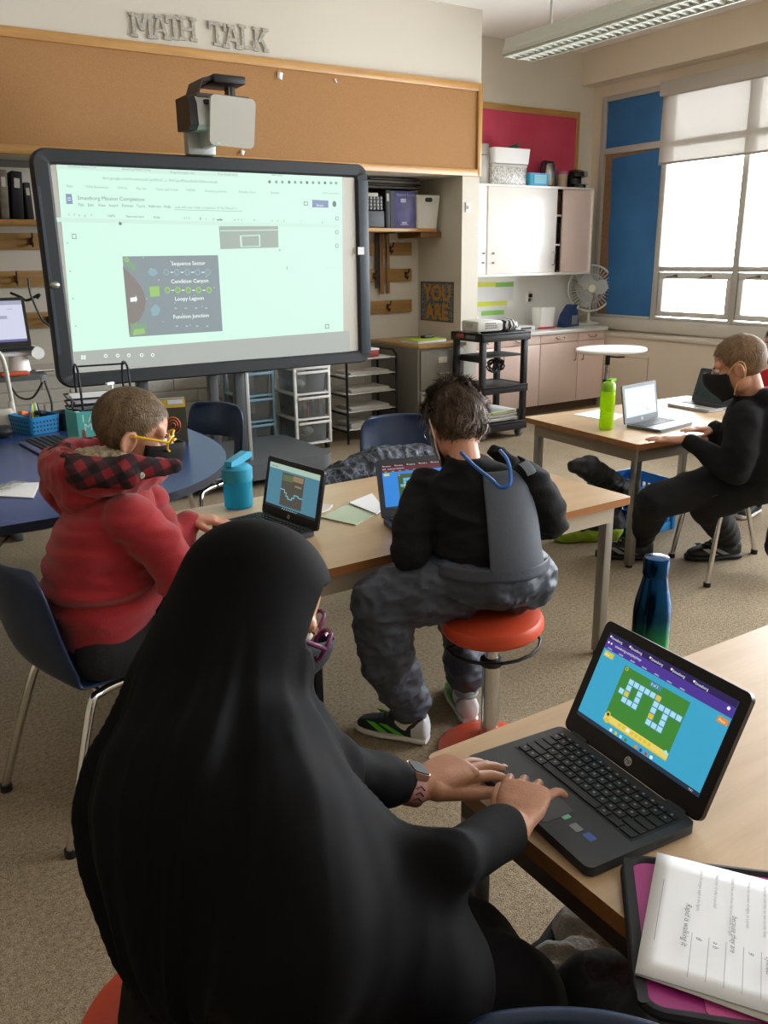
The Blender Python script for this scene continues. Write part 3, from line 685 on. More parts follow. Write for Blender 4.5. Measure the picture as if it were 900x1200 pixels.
# ---- poster on the niche wall
P = [at_x(x, y, NX) for x, y in ((493.5, 330), (532, 330.5), (532, 377), (493.5, 376))]
y0, y1 = P[1].y, P[0].y; z0, z1 = (P[2].z+P[3].z)/2, (P[0].z+P[1].z)/2
t = thing('poster', 'square poster with orange letters YOU ARE on blue doodles on the niche side wall', 'poster', (NX, (y0+y1)/2, z0))
MB().bx(NX-.004, NX-.001, y0, y1, z0, z1).build('sheet', speckle('poster_blue', [(.4, '#3d4148'), (.5, '#6f7780'), (.6, '#8c8f92')], 60), t, world=True)
pm = M('poster_orange', '#c58f2e', .7); mb = MB()
hh = (z1-z0); ww = (y1-y0)
X1 = lambda z: frame((NX-.006, y1-.5*ww, z), (0, -1, 0), (0, 0, 1))
mb.text('YOU', X1(z0+hh*.54), hh*.55, 0, 'C', .03).text('ARE', X1(z0+hh*.06), hh*.55, 0, 'C', .03)
mb.build('lettering', pm, t, world=True)
b = MB().bx(NX-.006, NX-.001, y0, y0+.008, z0, z1).bx(NX-.006, NX-.001, y1-.008, y1, z0, z1).bx(NX-.006, NX-.001, y0, y1, z0, z0+.008).bx(NX-.006, NX-.001, y0, y1, z1-.008, z1); b.build('border', M('poster_edge', '#4a4637', .7), t, world=True)
# ---- filing cabinet
fz = .80; f0 = at_z(491, 405, fz); fX0, fY0, fX1 = f0.x, f0.y, 4.56
t = thing('filing_cabinet', 'grey steel filing cabinet with a wooden top in the corner of the niche', 'filing cabinet', ((fX0+fX1)/2, (fY0+WB)/2, 0))
fg = M('cabinet_steel', '#77746c', .45, .25)
MB().bx(fX0, fX1, fY0+.02, WB-.02, .02, fz-.03, bev=.006).bx(fX0+.03, fX1-.03, fY0+.05, WB-.05, 0, .021).build('body', fg, t, world=True)
MB().bx(fX0-.006, fX1+.006, fY0-.005, WB-.012, fz-.03, fz, bev=.005).build('top', wood('cabinet_top_wood', '#a88552', '#bf9c68', 1), t, world=True)
for z0, z1 in ((.05, .40), (.42, fz-.05)):
    d = MB().bx(fX0+.02, fX1-.02, fY0, fY0+.021, z0, z1, bev=.008).build('drawer', M('drawer_steel', '#7f7c74', .4, .25), t, world=True)
    zc = (z0+z1)/2; xc = (fX0+fX1)/2
    MB().tube([(xc-.06, fY0, zc-.03), (xc-.05, fY0-.025, zc-.03), (xc+.05, fY0-.025, zc-.03), (xc+.06, fY0, zc-.03)], .006).build('handle', steel, d, world=True)
    MB().box((xc, fY0-.002, zc+.08), (.09, .004, .05)).build('label_holder', papg, d, world=True)
p0 = at_z(458, 392, fz); 
t = thing('workbook', 'lime green workbook lying on the filing cabinet top', 'book', (fX0+.2, fY0+.22, fz+.001), rz=.1)
MB().box((0, 0, .012), (.32, .24, .022), bev=.003).build('pages', paper, t)
MB().box((0, 0, .0265), (.325, .245, .005), bev=.002).build('cover', M('lime_cover', '#a7c23a', .5), t)
o = MB().box((0, 0, .012), (.13, .05, .022), bev=.006).build('stapler', blk); o.location = (fX0+.26, fY0+.24, fz+.031); o.rotation_euler.z = .2; tag(o, 'small black stapler resting on the lime workbook', 'stapler')
# ---- black wire rack
t = thing('wire_rack', 'black framed rack of silver wire shelves beneath the right end of the whiteboard', 'rack', (3.72, 6.15, 0))
rx0, rx1, ry0, ry1 = 3.47, 3.96, 6.0, 6.3
for x in (rx0, rx1):
    MB().tube([(x, ry0, 0), (x, ry0, .72), (x, ry0+.05, .76), (x, ry1-.05, .76), (x, ry1, .72), (x, ry1, 0)], .011, sub=0).build('side_frame', blk_m, t, world=True)
    m = MB()
    for z in (.1, .25, .4, .55): m.tube([(x, ry0, z), (x, ry1, z)], .009)
    m.build('rung', blk_m, t, world=True)
wire = M('wire_silver', '#bdbdb8', .3, .6)
for z in (.12, .27, .42, .57, .70):
    m = MB()
    for i in range(9): yy = ry0+.0+(ry1-ry0)*i/8; m.tube([(rx0, yy, z), (rx1, yy, z)], .004, n=5)
    for i in range(4): xx = rx0+.08+(rx1-rx0-.16)*i/3; m.tube([(xx, ry0, z-.005), (xx, ry1, z-.005)], .004, n=5)
    m.build('wire_shelf', wire, t, world=True)
for k, (z, n, lb) in enumerate(((.126, 10, 'ream of white sheets on the lowest wire shelf of the black rack'), (.276, 7, 'white sheets on the second wire shelf from the floor of the black rack'), (.426, 8, 'loose white sheets on the middle wire shelf of the black rack'), (.576, 5, 'thin pile of sheets on the fourth wire shelf of the black rack'))):
    m = MB()
    for i in range(n): m.box((3.715+random.uniform(-.012, .012), 6.15, z+.004*i), (.38, .24, .003))
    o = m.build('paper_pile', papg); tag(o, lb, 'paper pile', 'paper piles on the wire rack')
t = thing('supply_box', 'small red and white supply box on top of the black wire rack', 'box', (3.72, 6.13, .7055))
MB().box((0, 0, .03), (.2, .16, .055), bev=.004).build('box', M('box_red', '#9b3a34', .6), t); MB().box((0, 0, .065), (.205, .165, .014), bev=.003).build('lid', white_p, t)
# ---- drawer towers
clear = glassy('clear_plastic', '#f4f8f9', body=.12, bodycol='#eef2f4', gloss_r=.12, tl_=.4)
def tower(x0, x1, y0, y1, h, fmat, label, fills, n=3, wheels=True):
    t = thing('drawer_tower', label, 'plastic drawers', ((x0+x1)/2, (y0+y1)/2, 0), group='clear drawer towers under the whiteboard')
    z0 = .06; dh = (h-z0-.02)/n
    fr = MB()
    for x in (x0+.012, x1-.012):
        for y in (y0+.012, y1-.012): fr.box((x, y, (z0+h)/2-.005), (.024, .024, h-z0-.012), bev=.004)
    for k in range(n+1): fr.bx(x0, x1, y0, y1, z0+k*dh-.008, z0+k*dh+.008, bev=.006)
    fr.bx(x0-.006, x1+.006, y0-.006, y1+.006, h-.018, h, bev=.008)
    fr.build('frame', fmat, t, world=True)
    for k in range(n):
        a, b = z0+k*dh+.012, z0+(k+1)*dh-.02
        d = MB(); R = [[V((x, y, z)) for x, y in rrect(x1-x0-.06-i, y1-y0-.03-i, .02, 3, (x0+x1)/2, (y0+y1)/2-.005)] for z, i in ((a, .02), (b, 0), (b, .006), (a+.004, .026))]
        d.rings(R); do = d.build('drawer', clear, t, world=True)
        MB().box(((x0+x1)/2, y0-.006, b-.012), (x1-x0-.05, .02, .02), bev=.005).build('handle_lip', fmat, do, world=True)
    for x in (x0+.03, x1-.03):
        for y in (y0+.04, y1-.04): MB().cyl((x-.012, y, .027), (x+.012, y, .027), .026, n=14).bx(x-.015, x+.015, y-.01, y+.01, .03, .055).build('caster', blk, t, world=True)
    return z0, dh
z0, dh = tower(2.97, 3.30, 5.97, 6.37, .69, white_p, 'white framed clear drawer tower full of markers, below the whiteboard', None)
tower(2.56, 2.86, 6.1, 6.45, .70, M('pale_blue_plastic', '#7fa8bb', .4), 'blue trimmed clear drawer tower behind the silver whiteboard post', None)
cols = ['#b8423a', '#3a62a8', '#d6a43a', '#5d3f7d', '#3c8a58', '#d9d9d6', '#e07b39', '#8a4a6b']
for i in range(16):
    x = 3.02+.016*i; zz = z0+dh+.017
    t = thing('marker', 'slim colourful marker upright in the middle drawer of the white tower', 'marker', (x, 6.03+.03*(i % 3), zz), group='markers in the drawer tower')
    c = cols[i % 8]; hgt = .085+.02*((i*7) % 3)
    MB().cyl((0, 0, 0), (0, 0, hgt), .0065, n=10).build('barrel', M('mk_'+c[1:], c, .5), t)
    MB().cyl((0, 0, hgt+.0005), (0, 0, hgt+.03), .0072, .006, n=10).build('cap', M('mk_'+cols[(i+3) % 8][1:], cols[(i+3) % 8], .5), t)
for k, (x, y, zz, lb, c1) in enumerate(((3.10, 6.15, z0+2*dh+.017, 'white bag of craft supplies in the top drawer of the white tower', '#cfcfca'), (3.06, 6.28, z0+dh+.017, 'dark cloth bundle in the middle drawer of the white tower', '#3e3a40'), (3.19, 6.2, z0+.017, 'pale bundle in the bottom drawer of the white tower', '#bdb9ae'))):
    m = MB().ell((0, 0, .045), (.05, .05, .04), nu=16, nv=10)
    for i, v in enumerate(m.v): m.v[i] = v+V((noise.noise(v*30), noise.noise(v*30+V((5, 0, 0))), noise.noise(v*30+V((0, 9, 0)))))*.014; m.v[i].z = max(.001, m.v[i].z)
    o = m.build('craft_bag', M('bag_%d' % k, c1, .7)); o.location = (x, y, zz); tag(o, lb, 'bag')
# ---- AV cart
N = V((4.41, 5.40, 0)); cw, cdp = .50, .40
t = thing('utility_cart', 'black moulded utility cart with three shelves in front of the pink cupboards', 'cart', (N.x+cw/2, N.y+cdp/2, 0))
cb = M('cart_black', '#232426', .55, bump=.1, bs=200)
X0, X1, Y0, Y1 = N.x, N.x+cw, N.y, N.y+cdp
for x in (X0+.024, X1-.024):
    for y in (Y0+.024, Y1-.024): MB().box((x, y, .49), (.048, .048, .78), bev=.008).build('post', cb, t, world=True)
def tray(z, th, x0=X0, x1=X1, y0=Y0, y1=Y1, nm='shelf'):
    m = MB().bx(x0, x1, y0, y1, z-.02, z-.005, bev=.003)
    for q in ((x0, x1, y0, y0+.02), (x0, x1, y1-.02, y1), (x0, x0+.02, y0, y1), (x1-.02, x1, y0, y1)): m.bx(*q, z-th, z, bev=.006)
    m.build(nm, cb, t, world=True)
tray(.90, .07, X0-.012, X1+.012, Y0-.012, Y1+.012, 'top_tray'); tray(.46, .065, X0-.006, X1+.006, Y0-.006, Y1+.006); tray(.145, .075, X0-.006, X1+.006, Y0-.006, Y1+.006)
MB().bx(X0+.05, X1-.0, Y0+.07, Y1-.03, .69, .705, bev=.004).bx(X0+.04, X0+.06, Y0+.03, Y1-.04, .655, .70, bev=.003).build('sliding_shelf', cb, t, world=True)
MB().box((X0-.014, Y1-.12, .872), (.004, .1, .03)).build('red_sticker', M('sticker_red', '#a8402f', .5), t, world=True)
MB().box((X0-.0141, Y0+.14, .868), (.004, .12, .03)).build('label', M('sticker_grey', '#6a6c6e', .5), t, world=True)
for x in (X0+.04, X1-.04):
    for y in (Y0+.05, Y1-.05):
        MB().cyl((x-.013, y, .042), (x+.013, y, .042), .042, n=20).build('caster', M('caster_grey', '#8d8f90', .5), t, world=True)
        MB().bx(x-.022, x+.022, y-.014, y+.014, .06, .075).bx(x-.022, x-.016, y-.014, y+.014, .03, .075).bx(x+.016, x+.022, y-.014, y+.014, .03, .075).build('caster_fork', steel, t, world=True)
coil = MB(); pts = []
for i in range(60): a = i*.55; pts.append((X1-.17+.06*cos(a)+.03*sin(i*.7), Y0+.22+.02*sin(i*1.3), .60+.055*sin(a)))
coil.tube(pts, .007, n=6); o = coil.build('coiled_cable', blk); tag(o, 'black power cord coiled on the lower middle of the utility cart', 'cord')
t = thing('document_projector', 'white tabletop projector with side grille on the utility cart', 'projector', (X0+.115, Y0+.155, .901), rz=-.06)
MB().box((0, 0, .055), (.25, .24, .085), bev=.015).cyl((-.09, -.09, 0), (-.09, -.09, .014), .012).cyl((.09, .09, 0), (.09, .09, .014), .012).build('body', M('projector_white', '#d2d2cd', .4), t)
m = MB()
for i in range(7):
    for j in range(3): m.box((-.045+.016*i, -.1205, .04+.018*j), (.013, .003, .011))
m.build('grille', M('grille_dark', '#6d6d6b', .6), t)
MB().box((-.126, .0, .06), (.004, .1, .04)).cyl((.09, -.119, .055), (.09, -.124, .055), .028, n=20).build('vent_panel', M('vent_grey', '#b4b4ae', .5), t)
m = MB().ell((0, 0, .045), (.115, .11, .055), nu=28, nv=14)
for i, v in enumerate(m.v):
    k = noise.noise(V((v.x*18, v.y*18, v.z*30))); m.v[i] = v*(1+.12*k); m.v[i].z = max(.001, m.v[i].z)
o = m.build('zebra_bag', None or _new('zebra')[0]); nt = MATS['zebra'].node_tree; bb = nt.nodes['Principled BSDF']
wv = nt.nodes.new('ShaderNodeTexWave'); wv.inputs['Scale'].default_value = 8; wv.inputs['Distortion'].default_value = 7; nt.links.new(_coords(nt), wv.inputs['Vector']); nt.links.new(_ramp(nt, wv.outputs['Fac'], [(.55, '#17181b'), (.7, '#c6c6c4')]), bb.inputs['Base Color']); bb.inputs['Roughness'].default_value = .6
o.location = (X0+.365, Y0+.15, .901); tag(o, 'soft black bag with white zebra stripes lying beside the tabletop projector', 'bag')
for k in range(3):
    t = thing('file_folder', ['white plastic file case lowest on the bottom cart shelf', 'grey file folder between two others on the bottom cart shelf', 'top folder on the bottom cart shelf with a lime edge'][k], 'folder', (X0+.26, Y0+.19, .1465+.031*k), rz=.03*k, group='folders on the cart')
    MB().box((0, 0, .014), (.37-.01*k, .28, .026), bev=.004).build('case', [white_p, M('folder_grey', '#b5bac0', .5), M('folder_white', '#dde0e0', .5)][k], t)
    MB().box((0, -.1405, .014), (.3, .002, .012)).build('edge_label', [papg, papg, M('lime_edge', '#b6c94a', .6)][k], t)
# ------------------------------------------------------------------ upper cabinet
UY = 6.3
pink = M('pink_laminate', '#efd6cc', .28); pink_d = M('pink_laminate_deep', '#dcb3a4', .35); cabw = M('cabinet_white', '#f6f2ee', .25)
ux0, ux1 = CX+.012, at_y(697, 221, UY).x; uz1 = at_y(640, 218, UY).z; uz0 = at_y(640, 322.5, UY).z
t = thing('wall_cabinet', 'wide white wall cabinet with one door slid open, above the sink counter', 'cabinet', ((ux0+ux1)/2, UY, uz0))
w_ = .02
m = MB()
for q in ((ux0, ux1, uz0, uz0+.025), (ux0, ux1, uz1-.02, uz1), (ux0, ux0+w_, uz0+.025, uz1-.02), (ux1-w_, ux1, uz0+.025, uz1-.02)): m.bx(q[0], q[1], UY, WB-.003, q[2], q[3], bev=.002)
m.bx(ux0+w_, ux1-w_, WB-.012, WB-.003, uz0+.025, uz1-.02)
m.build('carcass', cabw, t, world=True)
dx0 = at_y(652, 270, UY).x; dx1 = at_y(660, 270, UY).x
for z in (at_y(655, 253, UY+.1).z, at_y(655, 287, UY+.1).z): MB().bx(ux0+w_, ux1-w_, UY+.035, WB-.013, z-.008, z+.008).build('inner_shelf', cabw, t, world=True)
def door(a, b, y, mt, hx=None, knobs=()):
    d = MB().bx(a, b, y, y+.018, uz0+.027, uz1-.022, bev=.002).build('door', mt, t, world=True)
    if hx: z = at_y(648, 303, UY).z; MB().tube([(hx, y, z-.06), (hx, y-.025, z-.05), (hx, y-.025, z+.05), (hx, y, z+.06)], .005, sub=4).build('handle', M('handle_bronze', '#a58a7a', .35, .6), d, world=True)
    for (px, py) in knobs: p = at_y(px, py, y); MB().cyl((p.x, y-.001, p.z), (p.x, y-.018, p.z), .007, .011).build('knob', M('knob_dark', '#57504b', .4, .6), d, world=True)
xm = at_y(571.5, 300, UY).x
door(ux0+w_+.002, xm-.002, UY+.014, cabw, None, ((566, 297), (565.5, 308)))
door(xm+.002, dx0, UY+.002, cabw, at_y(647.5, 303, UY).x, ((577, 297), (577, 308)))
door(dx1, ux1-w_-.002, UY+.014, pink)
# cups inside the open gap
for k, (z, lb) in enumerate(((uz0+.027, 'dark mugs'), (at_y(655, 287, UY+.1).z+.009, 'dark tins'), (at_y(655, 253, UY+.1).z+.009, 'brown box'))):
    x = (dx0+dx1)/2+.05
    if k < 2:
        for j in range(3):
            o = MB().lathe([(.03, 0), (.036, .01), (.036, .09), (.03, .095)], 16).build('storage_tin', M('tin_dark', '#2c2826', .5)); o.location = (x-.0+.005*j, UY+.12, z+.0005+.096*j)
            tag(o, 'dark round tin stacked in the gap of the wall cabinet, %s' % ('lower shelf' if k == 0 else 'middle shelf'), 'tin', 'tins in the wall cabinet, %s' % ('lower shelf' if k == 0 else 'middle shelf'))
    else:
        o = MB().box((0, 0, .1), (.16, .12, .2), bev=.004).box((0, -.0605, .1), (.1, .002, .08)).build('carton', M('carton_brown', '#6b4a3a', .7)); o.location = (x-.02, UY+.14, z+.0005); tag(o, 'brown carton on the top shelf inside the open wall cabinet', 'box')
# ---- red bulletin board behind
ry1 = WB-.001
a, b, c = at_y(561, 118.9, WB), at_y(678.5, 132.7, WB), at_y(672, 215, WB)
t = thing('bulletin_board', 'oak framed bulletin board covered in bright red paper above the wall cabinet', 'bulletin board', (5.9, WB, 2.2))
rx1 = b.x; rz1 = (a.z+b.z)/2
MB().bx(4.82, rx1-.04, WB-.012, ry1, 2.16, rz1-.05).build('red_paper', M('red_backing_paper', '#c73f5a', .8, col2='#d04c67', vs=3, bump=.15, bs=9), t, world=True)
MB().bx(4.82, rx1, WB-.022, ry1, rz1-.055, rz1, bev=.004).build('frame', oak, t, world=True)
MB().bx(rx1-.045, rx1, WB-.022, ry1, 2.16, rz1-.056, bev=.004).build('frame', oakz, t, world=True)
# ---- things on the cabinet
def cx(px): return at_y(px, 217, UY+.12).x
ct = uz1+.001
ch = lambda px, py, y=UY+.1: at_y(px, py, y).z-uz1
def mk(name, lb, cat, px0, px1, dy=.12): a, b = at_y(px0, 217, UY+dy).x, at_y(px1, 217, UY+dy).x; return thing(name, lb, cat, ((a+b)/2, UY+dy, ct)), b-a
t, w = mk('patterned_box', 'silver patterned box under the white tub on the wall cabinet', 'box', 570, 610)
h1 = ch(590, 193)
MB().box((0, .02, h1/2), (w, .2, h1), bev=.006).build('box', speckle('silver_pattern', [(.45, '#cfcdc7'), (.5, '#6c6a67'), (.56, '#d7d5d0')], 26, .35), t)
MB().box((0, .02, h1-.012), (w+.008, .206, .025), bev=.004).build('lid', M('silver_lid', '#b9b6af', .4), t)
zt = ct+h1+.003
t2, w2 = mk('plastic_tub', 'white plastic tub stacked on the patterned box atop the wall cabinet', 'tub', 571, 611); t2.location.z = zt; XF[t2.name] = T(t2.location)
bin_(w2, .2, ch(590, 175)-h1, 1.06).build('tub', white_p, t2)
m = MB()
for k in range(5):
    a = -.5+.35*k; m.tube([(.02, .0, .06), (.02+.05*cos(a), .02, .13), (.02+.13*cos(a)+.02*k, .02*sin(k), .12+.015*k)], [.012, .016, .002], n=6, flat=.3)
o = m.build('garland', M('leaf_green', '#2f6b45', .6)); o.location = (t2.location.x, t2.location.y, zt+.02); tag(o, 'dark green artificial leaves poking out of the white tub', 'artificial leaves')
t, w = mk('supply_box', 'light grey storage box at the left end on top of the wall cabinet', 'box', 554, 565, .17)
h = ch(561, 168); MB().box((0, 0, h*.36), (w, .2, h*.72), bev=.006).build('box', M('box_grey', '#b6b3ad', .6), t); MB().box((-.01, 0, h*.86), (w*.98, .21, h*.27), bev=.006).build('lid', M('box_grey_dark', '#9a9691', .6), t)
t, w = mk('basket', 'turquoise rectangular basket with a note on the wall cabinet', 'basket', 614, 637, .085)
h = ch(625, 204); bin_(w, .14, h, 1.1).build('basket', M('turquoise', '#2f9cc4', .45), t); MB().box((.012, -.0755, h*.52), (w*.62, .002, h*.7)).build('note', M('note_blue', '#8fd0e8', .7), t)
t, w = mk('electric_kettle', 'steel electric kettle with black handle on the wall cabinet', 'kettle', 633, 651, .19)
h = ch(641, 187); r = w*.40
MB().lathe([(r, .018), (r*1.02, .03), (r*.98, h*.5), (r*.78, h*.86), (r*.7, h*.9)], 28).build('body', M('kettle_steel', '#9c9894', .22, .95), t)
MB().lathe([(r*1.02, 0), (r*1.02, .018)], 28).lathe([(r*.7, h*.9), (r*.6, h*.96), (.012, h)], 24).build('lid_and_base', blk, t) if False else MB().lathe([(r*1.04, 0), (r*1.04, .0175)], 28).build('base', blk, t)
MB().lathe([(r*.71, h*.902), (r*.6, h*.97), (.012, h)], 24).build('lid', blk, t)
MB().tube([(-r*.6, -.02, h*.95), (-r*1.15, -.02, h*.93), (-r*1.35, -.02, h*.6), (-r*1.15, -.02, h*.22), (-r*.95, -.02, h*.2)], .014, sub=5).build('handle', blk, t)
MB().prism([(r*.6, -.02), (r*1.15, 0), (r*.6, .02)], h*.68, h*.86).build('spout', M('kettle_steel'), t)
t, w = mk('food_tub', 'clear food tub with pink lid between the kettle and the coffee machine', 'food tub', 653, 663, .2)
h = ch(658, 199); MB().lathe([(w*.42, 0), (w*.5, h*.8)], 20).build('tub', M('tub_cream', '#c9b19c', .4), t); MB().lathe([(w*.55, h*.805), (w*.55, h*.95), (w*.3, h)], 20).build('lid', M('lid_pink', '#c06a9a', .4), t)
t, w = mk('coffee_machine', 'small black coffee machine at the right end of the wall cabinet', 'coffee machine', 668, 683, .12)
h = ch(672, 198)
MB().loft([((0, 0, .0), (1, 0, 0), (0, 1, 0), w*.46, .10), ((0, 0, .03), (1, 0, 0), (0, 1, 0), w*.46, .10), ((0, .03, .04), (1, 0, 0), (0, 1, 0), w*.42, .065), ((0, .03, h*.52), (1, 0, 0), (0, 1, 0), w*.42, .065), ((0, -.01, h*.6), (1, 0, 0), (0, 1, 0), w*.48, .11), ((0, .0, h*.82), (1, 0, 0), (0, 1, 0), w*.46, .10), ((0, .02, h*.95), (1, 0, 0), (0, 1, 0), w*.34, .07), ((0, .03, h), (1, 0, 0), (0, 1, 0), w*.12, .03)], 28).build('body', M('gloss_black', '#121214', .2), t)
MB().cyl((0, -.112, h*.72), (0, -.122, h*.72), .025, n=18).build('dial', steel, t); MB().box((0, -.088, .0335), (w*.7, .03, .006)).build('drip_tray', steel, t)
# ---- base cabinet
BYF = 6.09; bx0_, bx1_ = CX+.012, XL-.004; ctz = .81
t = thing('base_cabinet', 'pink base cabinet with drawers and doors below the counter', 'cabinet', ((bx0_+bx1_)/2, BYF, 0))
MB().bx(bx0_, bx1_, BYF+.02, WB-.003, .085, ctz-.036).build('carcass', pink_d, t, world=True)
MB().bx(bx0_, bx1_, BYF+.07, WB-.003, 0, .084).build('toe_kick', M('toe_kick_brown', '#5d4632', .6), t, world=True)
ed = [bx0_]+[at_y(x, 440, BYF).x for x in (583, 632, 676)]+[bx1_-.005]
hm = M('handle_bronze')
for i in range(4):
    a, b = ed[i]+.003, ed[i+1]-.003
    zd = at_y(650, 402, BYF).z
    d = MB().bx(a, b, BYF, BYF+.018, zd+.004, ctz-.04, bev=.003).build('drawer', pink, t, world=True)
    xc, zc = (a+b)/2, (zd+ctz-.04)/2
    MB().tube([(xc-.05, BYF, zc+.01), (xc-.04, BYF-.022, zc-.005), (xc+.04, BYF-.022, zc-.005), (xc+.05, BYF, zc+.01)], .005, sub=4).build('handle', hm, d, world=True)
    d = MB().bx(a, b, BYF, BYF+.018, .09, zd-.004, bev=.003).build('door', pink, t, world=True)
    hx = b-.05 if i % 2 == 0 else a+.05
    zz = zd-.13
    MB().tube([(hx, BYF, zz-.055), (hx, BYF-.024, zz-.045), (hx, BYF-.024, zz+.045), (hx, BYF, zz+.055)], .005, sub=4).build('handle', hm, d, world=True)
o = MB().bx(bx0_, bx1_+.0, BYF-.035, WB-.003, ctz-.035, ctz, bev=.005).build('countertop', M('counter_white', '#d9d8d4', .25)); tag(o, 'white laminate countertop on the pink base cabinet', 'countertop')
# ---- things on the counter
def on(px, py, Y=6.33): p = at_y(px, py, Y); p.z = ctz; return p
p = on(686, 372, 6.38); fx = at_y(690, 372, p.y).x
t = thing('desk_fan', 'white desk fan with round cage at the right end of the counter', 'fan', (fx, p.y, ctz+.001), rz=-.62)
fw = M('fan_white', '#d2d2c8', .4)
MB().lathe([(.105, 0), (.105, .012), (.09, .022), (.03, .03), (.018, .05)], 28).build('base', fw, t)
fr_ = at_y(708, 337, p.y).x-at_y(688, 337, p.y).x; fzc = at_y(688, 338, p.y).z-ctz
fr_ *= .92
MB().cyl((0, .02, .045), (0, .03, fzc-.02), .016, .013).build('stem', fw, t)
MB().lathe([(.02, -.07), (.05, -.06), (.055, .0), (.04, .04)], 20, X=T(0, .03, fzc) @ Mx.Rotation(pi/2, 4, 'X')).build('motor_housing', fw, t)
m = MB()
for sgn in (0, 1):
    for k in range(36):
        a = 2*pi*k/36; d = V((cos(a), 0, sin(a)))
        m.tube([V((0, -.07+.14*sgn*.7, fzc))+d*.035, V((0, -.065+.13*sgn*.7, fzc))+d*fr_*.6, V((0, -.015, fzc))+d*fr_], .0026, n=4)
for rr, yy, th in ((1, -.015, .010), (.62, -.064, .003), (.62, .024, .003), (.35, -.07, .003)):
    m.tube([(rr*fr_*cos(2*pi*k/36), yy, fzc+rr*fr_*sin(2*pi*k/36)) for k in range(36)], th, n=6, closed=True)
m.build('cage', M('cage_grey', '#c9cac5', .4), t)
m = MB()
for k in range(3):
    a0 = 2*pi*k/3; R = []
    for i in range(7):
        rr = .03+(fr_*.85-.03)*i/6; wd2 = .03+.045*sin(pi*min(1, (i+.8)/6.5)); a = a0+.25*i/6
        c = V((rr*cos(a), -.02, fzc+rr*sin(a))); tn = V((-sin(a), .35, cos(a))).normalized()
        R.append([c-tn*wd2-V((0, .001, 0)), c+tn*wd2-V((0, .001, 0)), c+tn*wd2+V((0, .001, 0)), c-tn*wd2+V((0, .001, 0))])
    m.rings(R)
m.build('blades', M('blade_clear', '#b9bdbb', .3), t)
MB().lathe([(.04, 0), (.036, .012), (.0, .015)], 24, X=T(0, -.073, fzc) @ Mx.Rotation(pi/2, 4, 'X')).build('hub_cap', M('hub_cream', '#d8d4b8', .4), t)
p = on(666, 376)
t = thing('pencil_sharpener', 'navy blue electric pencil sharpener on the counter left of the fan', 'pencil sharpener', (p.x, p.y, ctz+.001), rz=.2)
w = at_y(676, 376, p.y).x-at_y(655, 376, p.y).x; h = at_y(668, 357, p.y).z-ctz
MB().rings([[V((x, s*.045, z)) for x, z in ((-w/2, 0), (w*.5, 0), (w*.5, .03), (w*.33, h), (.02, h), (-.02, h*.85), (-w*.36, h*.55), (-w/2, .04))] for s in (-1, 1)]).build('body', M('sharpener_navy', '#27406b', .3), t)
MB().cyl((w*.34, -.046, h*.85), (w*.34, -.055, h*.85), .018, n=18).build('dial', white_p, t); MB().box((w*.18, -.0455, h*.3), (w*.42, .006, h*.42), bev=.002).build('shavings_tray', M('tray_grey', '#8a8f98', .2), t)
pc_ = MB().tube([(p.x-w/2-.005, p.y+.02, ctz+.01), (p.x-.2, p.y+.08, ctz+.008), (p.x-.26, p.y+.16, ctz+.02)], .004, sub=5); o = pc_.build('sharpener_cable', blk); tag(o, 'thin black lead from the navy pencil sharpener', 'cable')
p = on(636, 383)
t = thing('paper_caddy', 'white paper caddy with a red base strip on the counter', 'caddy', (p.x, p.y, ctz+.001))
w = at_y(644, 383, p.y).x-at_y(626, 383, p.y).x; h = at_y(640, 360, p.y).z-ctz
bin_(w*.9, .12, h, 1.14).build('caddy', white_p, t); MB().box((0, -.062, .009), (w*1.1, .012, .018), bev=.003).build('red_strip', M('red_plastic', '#c8313d', .4), t)
for px, lb in ((579, 'tall white cup at the left end of the counter'), (589, 'shorter white cup near the left end of the counter')):
    q = on(px, 386); o = MB().lathe([(.03, 0), (.036, .1), (.033, .1), (.028, .006)], 18).build('cup', M('cup_white', '#dedddd', .4)); o.location = (q.x, q.y, ctz+.001); tag(o, lb, 'cup', 'cups on the counter')
q = on(606, 384)
t = thing('paper_stack', 'white paper stack with a dark printed strip on the counter', 'paper stack', (q.x, q.y, ctz+.001), rz=.1); MB().box((0, 0, .02), (.30, .2, .04), bev=.003).build('sheets', paper, t); MB().box((.02, -.1005, .02), (.15, .002, .022)).build('printed_strip', M('strip_dark', '#5c5954', .7), t)
WBS = WB-.0095
# ---- sheets on the backsplash, outlet
hd = {'yellow': M('header_yellow', '#d9dd55', .7), 'green': M('header_green', '#93cf67', .7)}
for px0, py0, px1, py1, top, lb in ((558, 331, 580, 352, 'yellow', 'white chart sheet with a yellow heading on the wall under the cabinet, upper left'), (580.5, 331, 601, 352, 'green', 'white chart sheet with a green heading on the wall under the cabinet'), (559, 354, 594, 364, 'yellow', 'lower chart sheet with a pale yellow heading below the two sheets'), (564, 364.5, 590, 374, 'green', 'lowest small chart strip with a green heading above the counter')):
    a, b = at_y(px0, py0, WBS), at_y(px1, py1, WBS); tt = thing('chart_sheet', lb, 'chart', ((a.x+b.x)/2, WBS, b.z), group='chart sheets above the counter')
    MB().bx(a.x, b.x, WBS-.003, WBS-.001, b.z, a.z).build('sheet', paper, tt, world=True)
    MB().bx(a.x, b.x, WBS-.0045, WBS-.0031, a.z-.045, a.z).build('heading', hd[top], tt, world=True)
a = at_y(620, 348, WBS); t = thing('power_outlet', 'small wall outlet with a black plug above the counter', 'outlet', (a.x, WBS, a.z))
MB().box((0, -.004, 0), (.075, .006, .115), bev=.002).build('cover_plate', white_p, t); MB().box((0, -.022, .015), (.03, .03, .035), bev=.006).build('plug', blk, t); MB().box((0, -.008, -.03), (.03, .003, .03)).build('socket', M('socket_grey', '#55534f', .5), t)
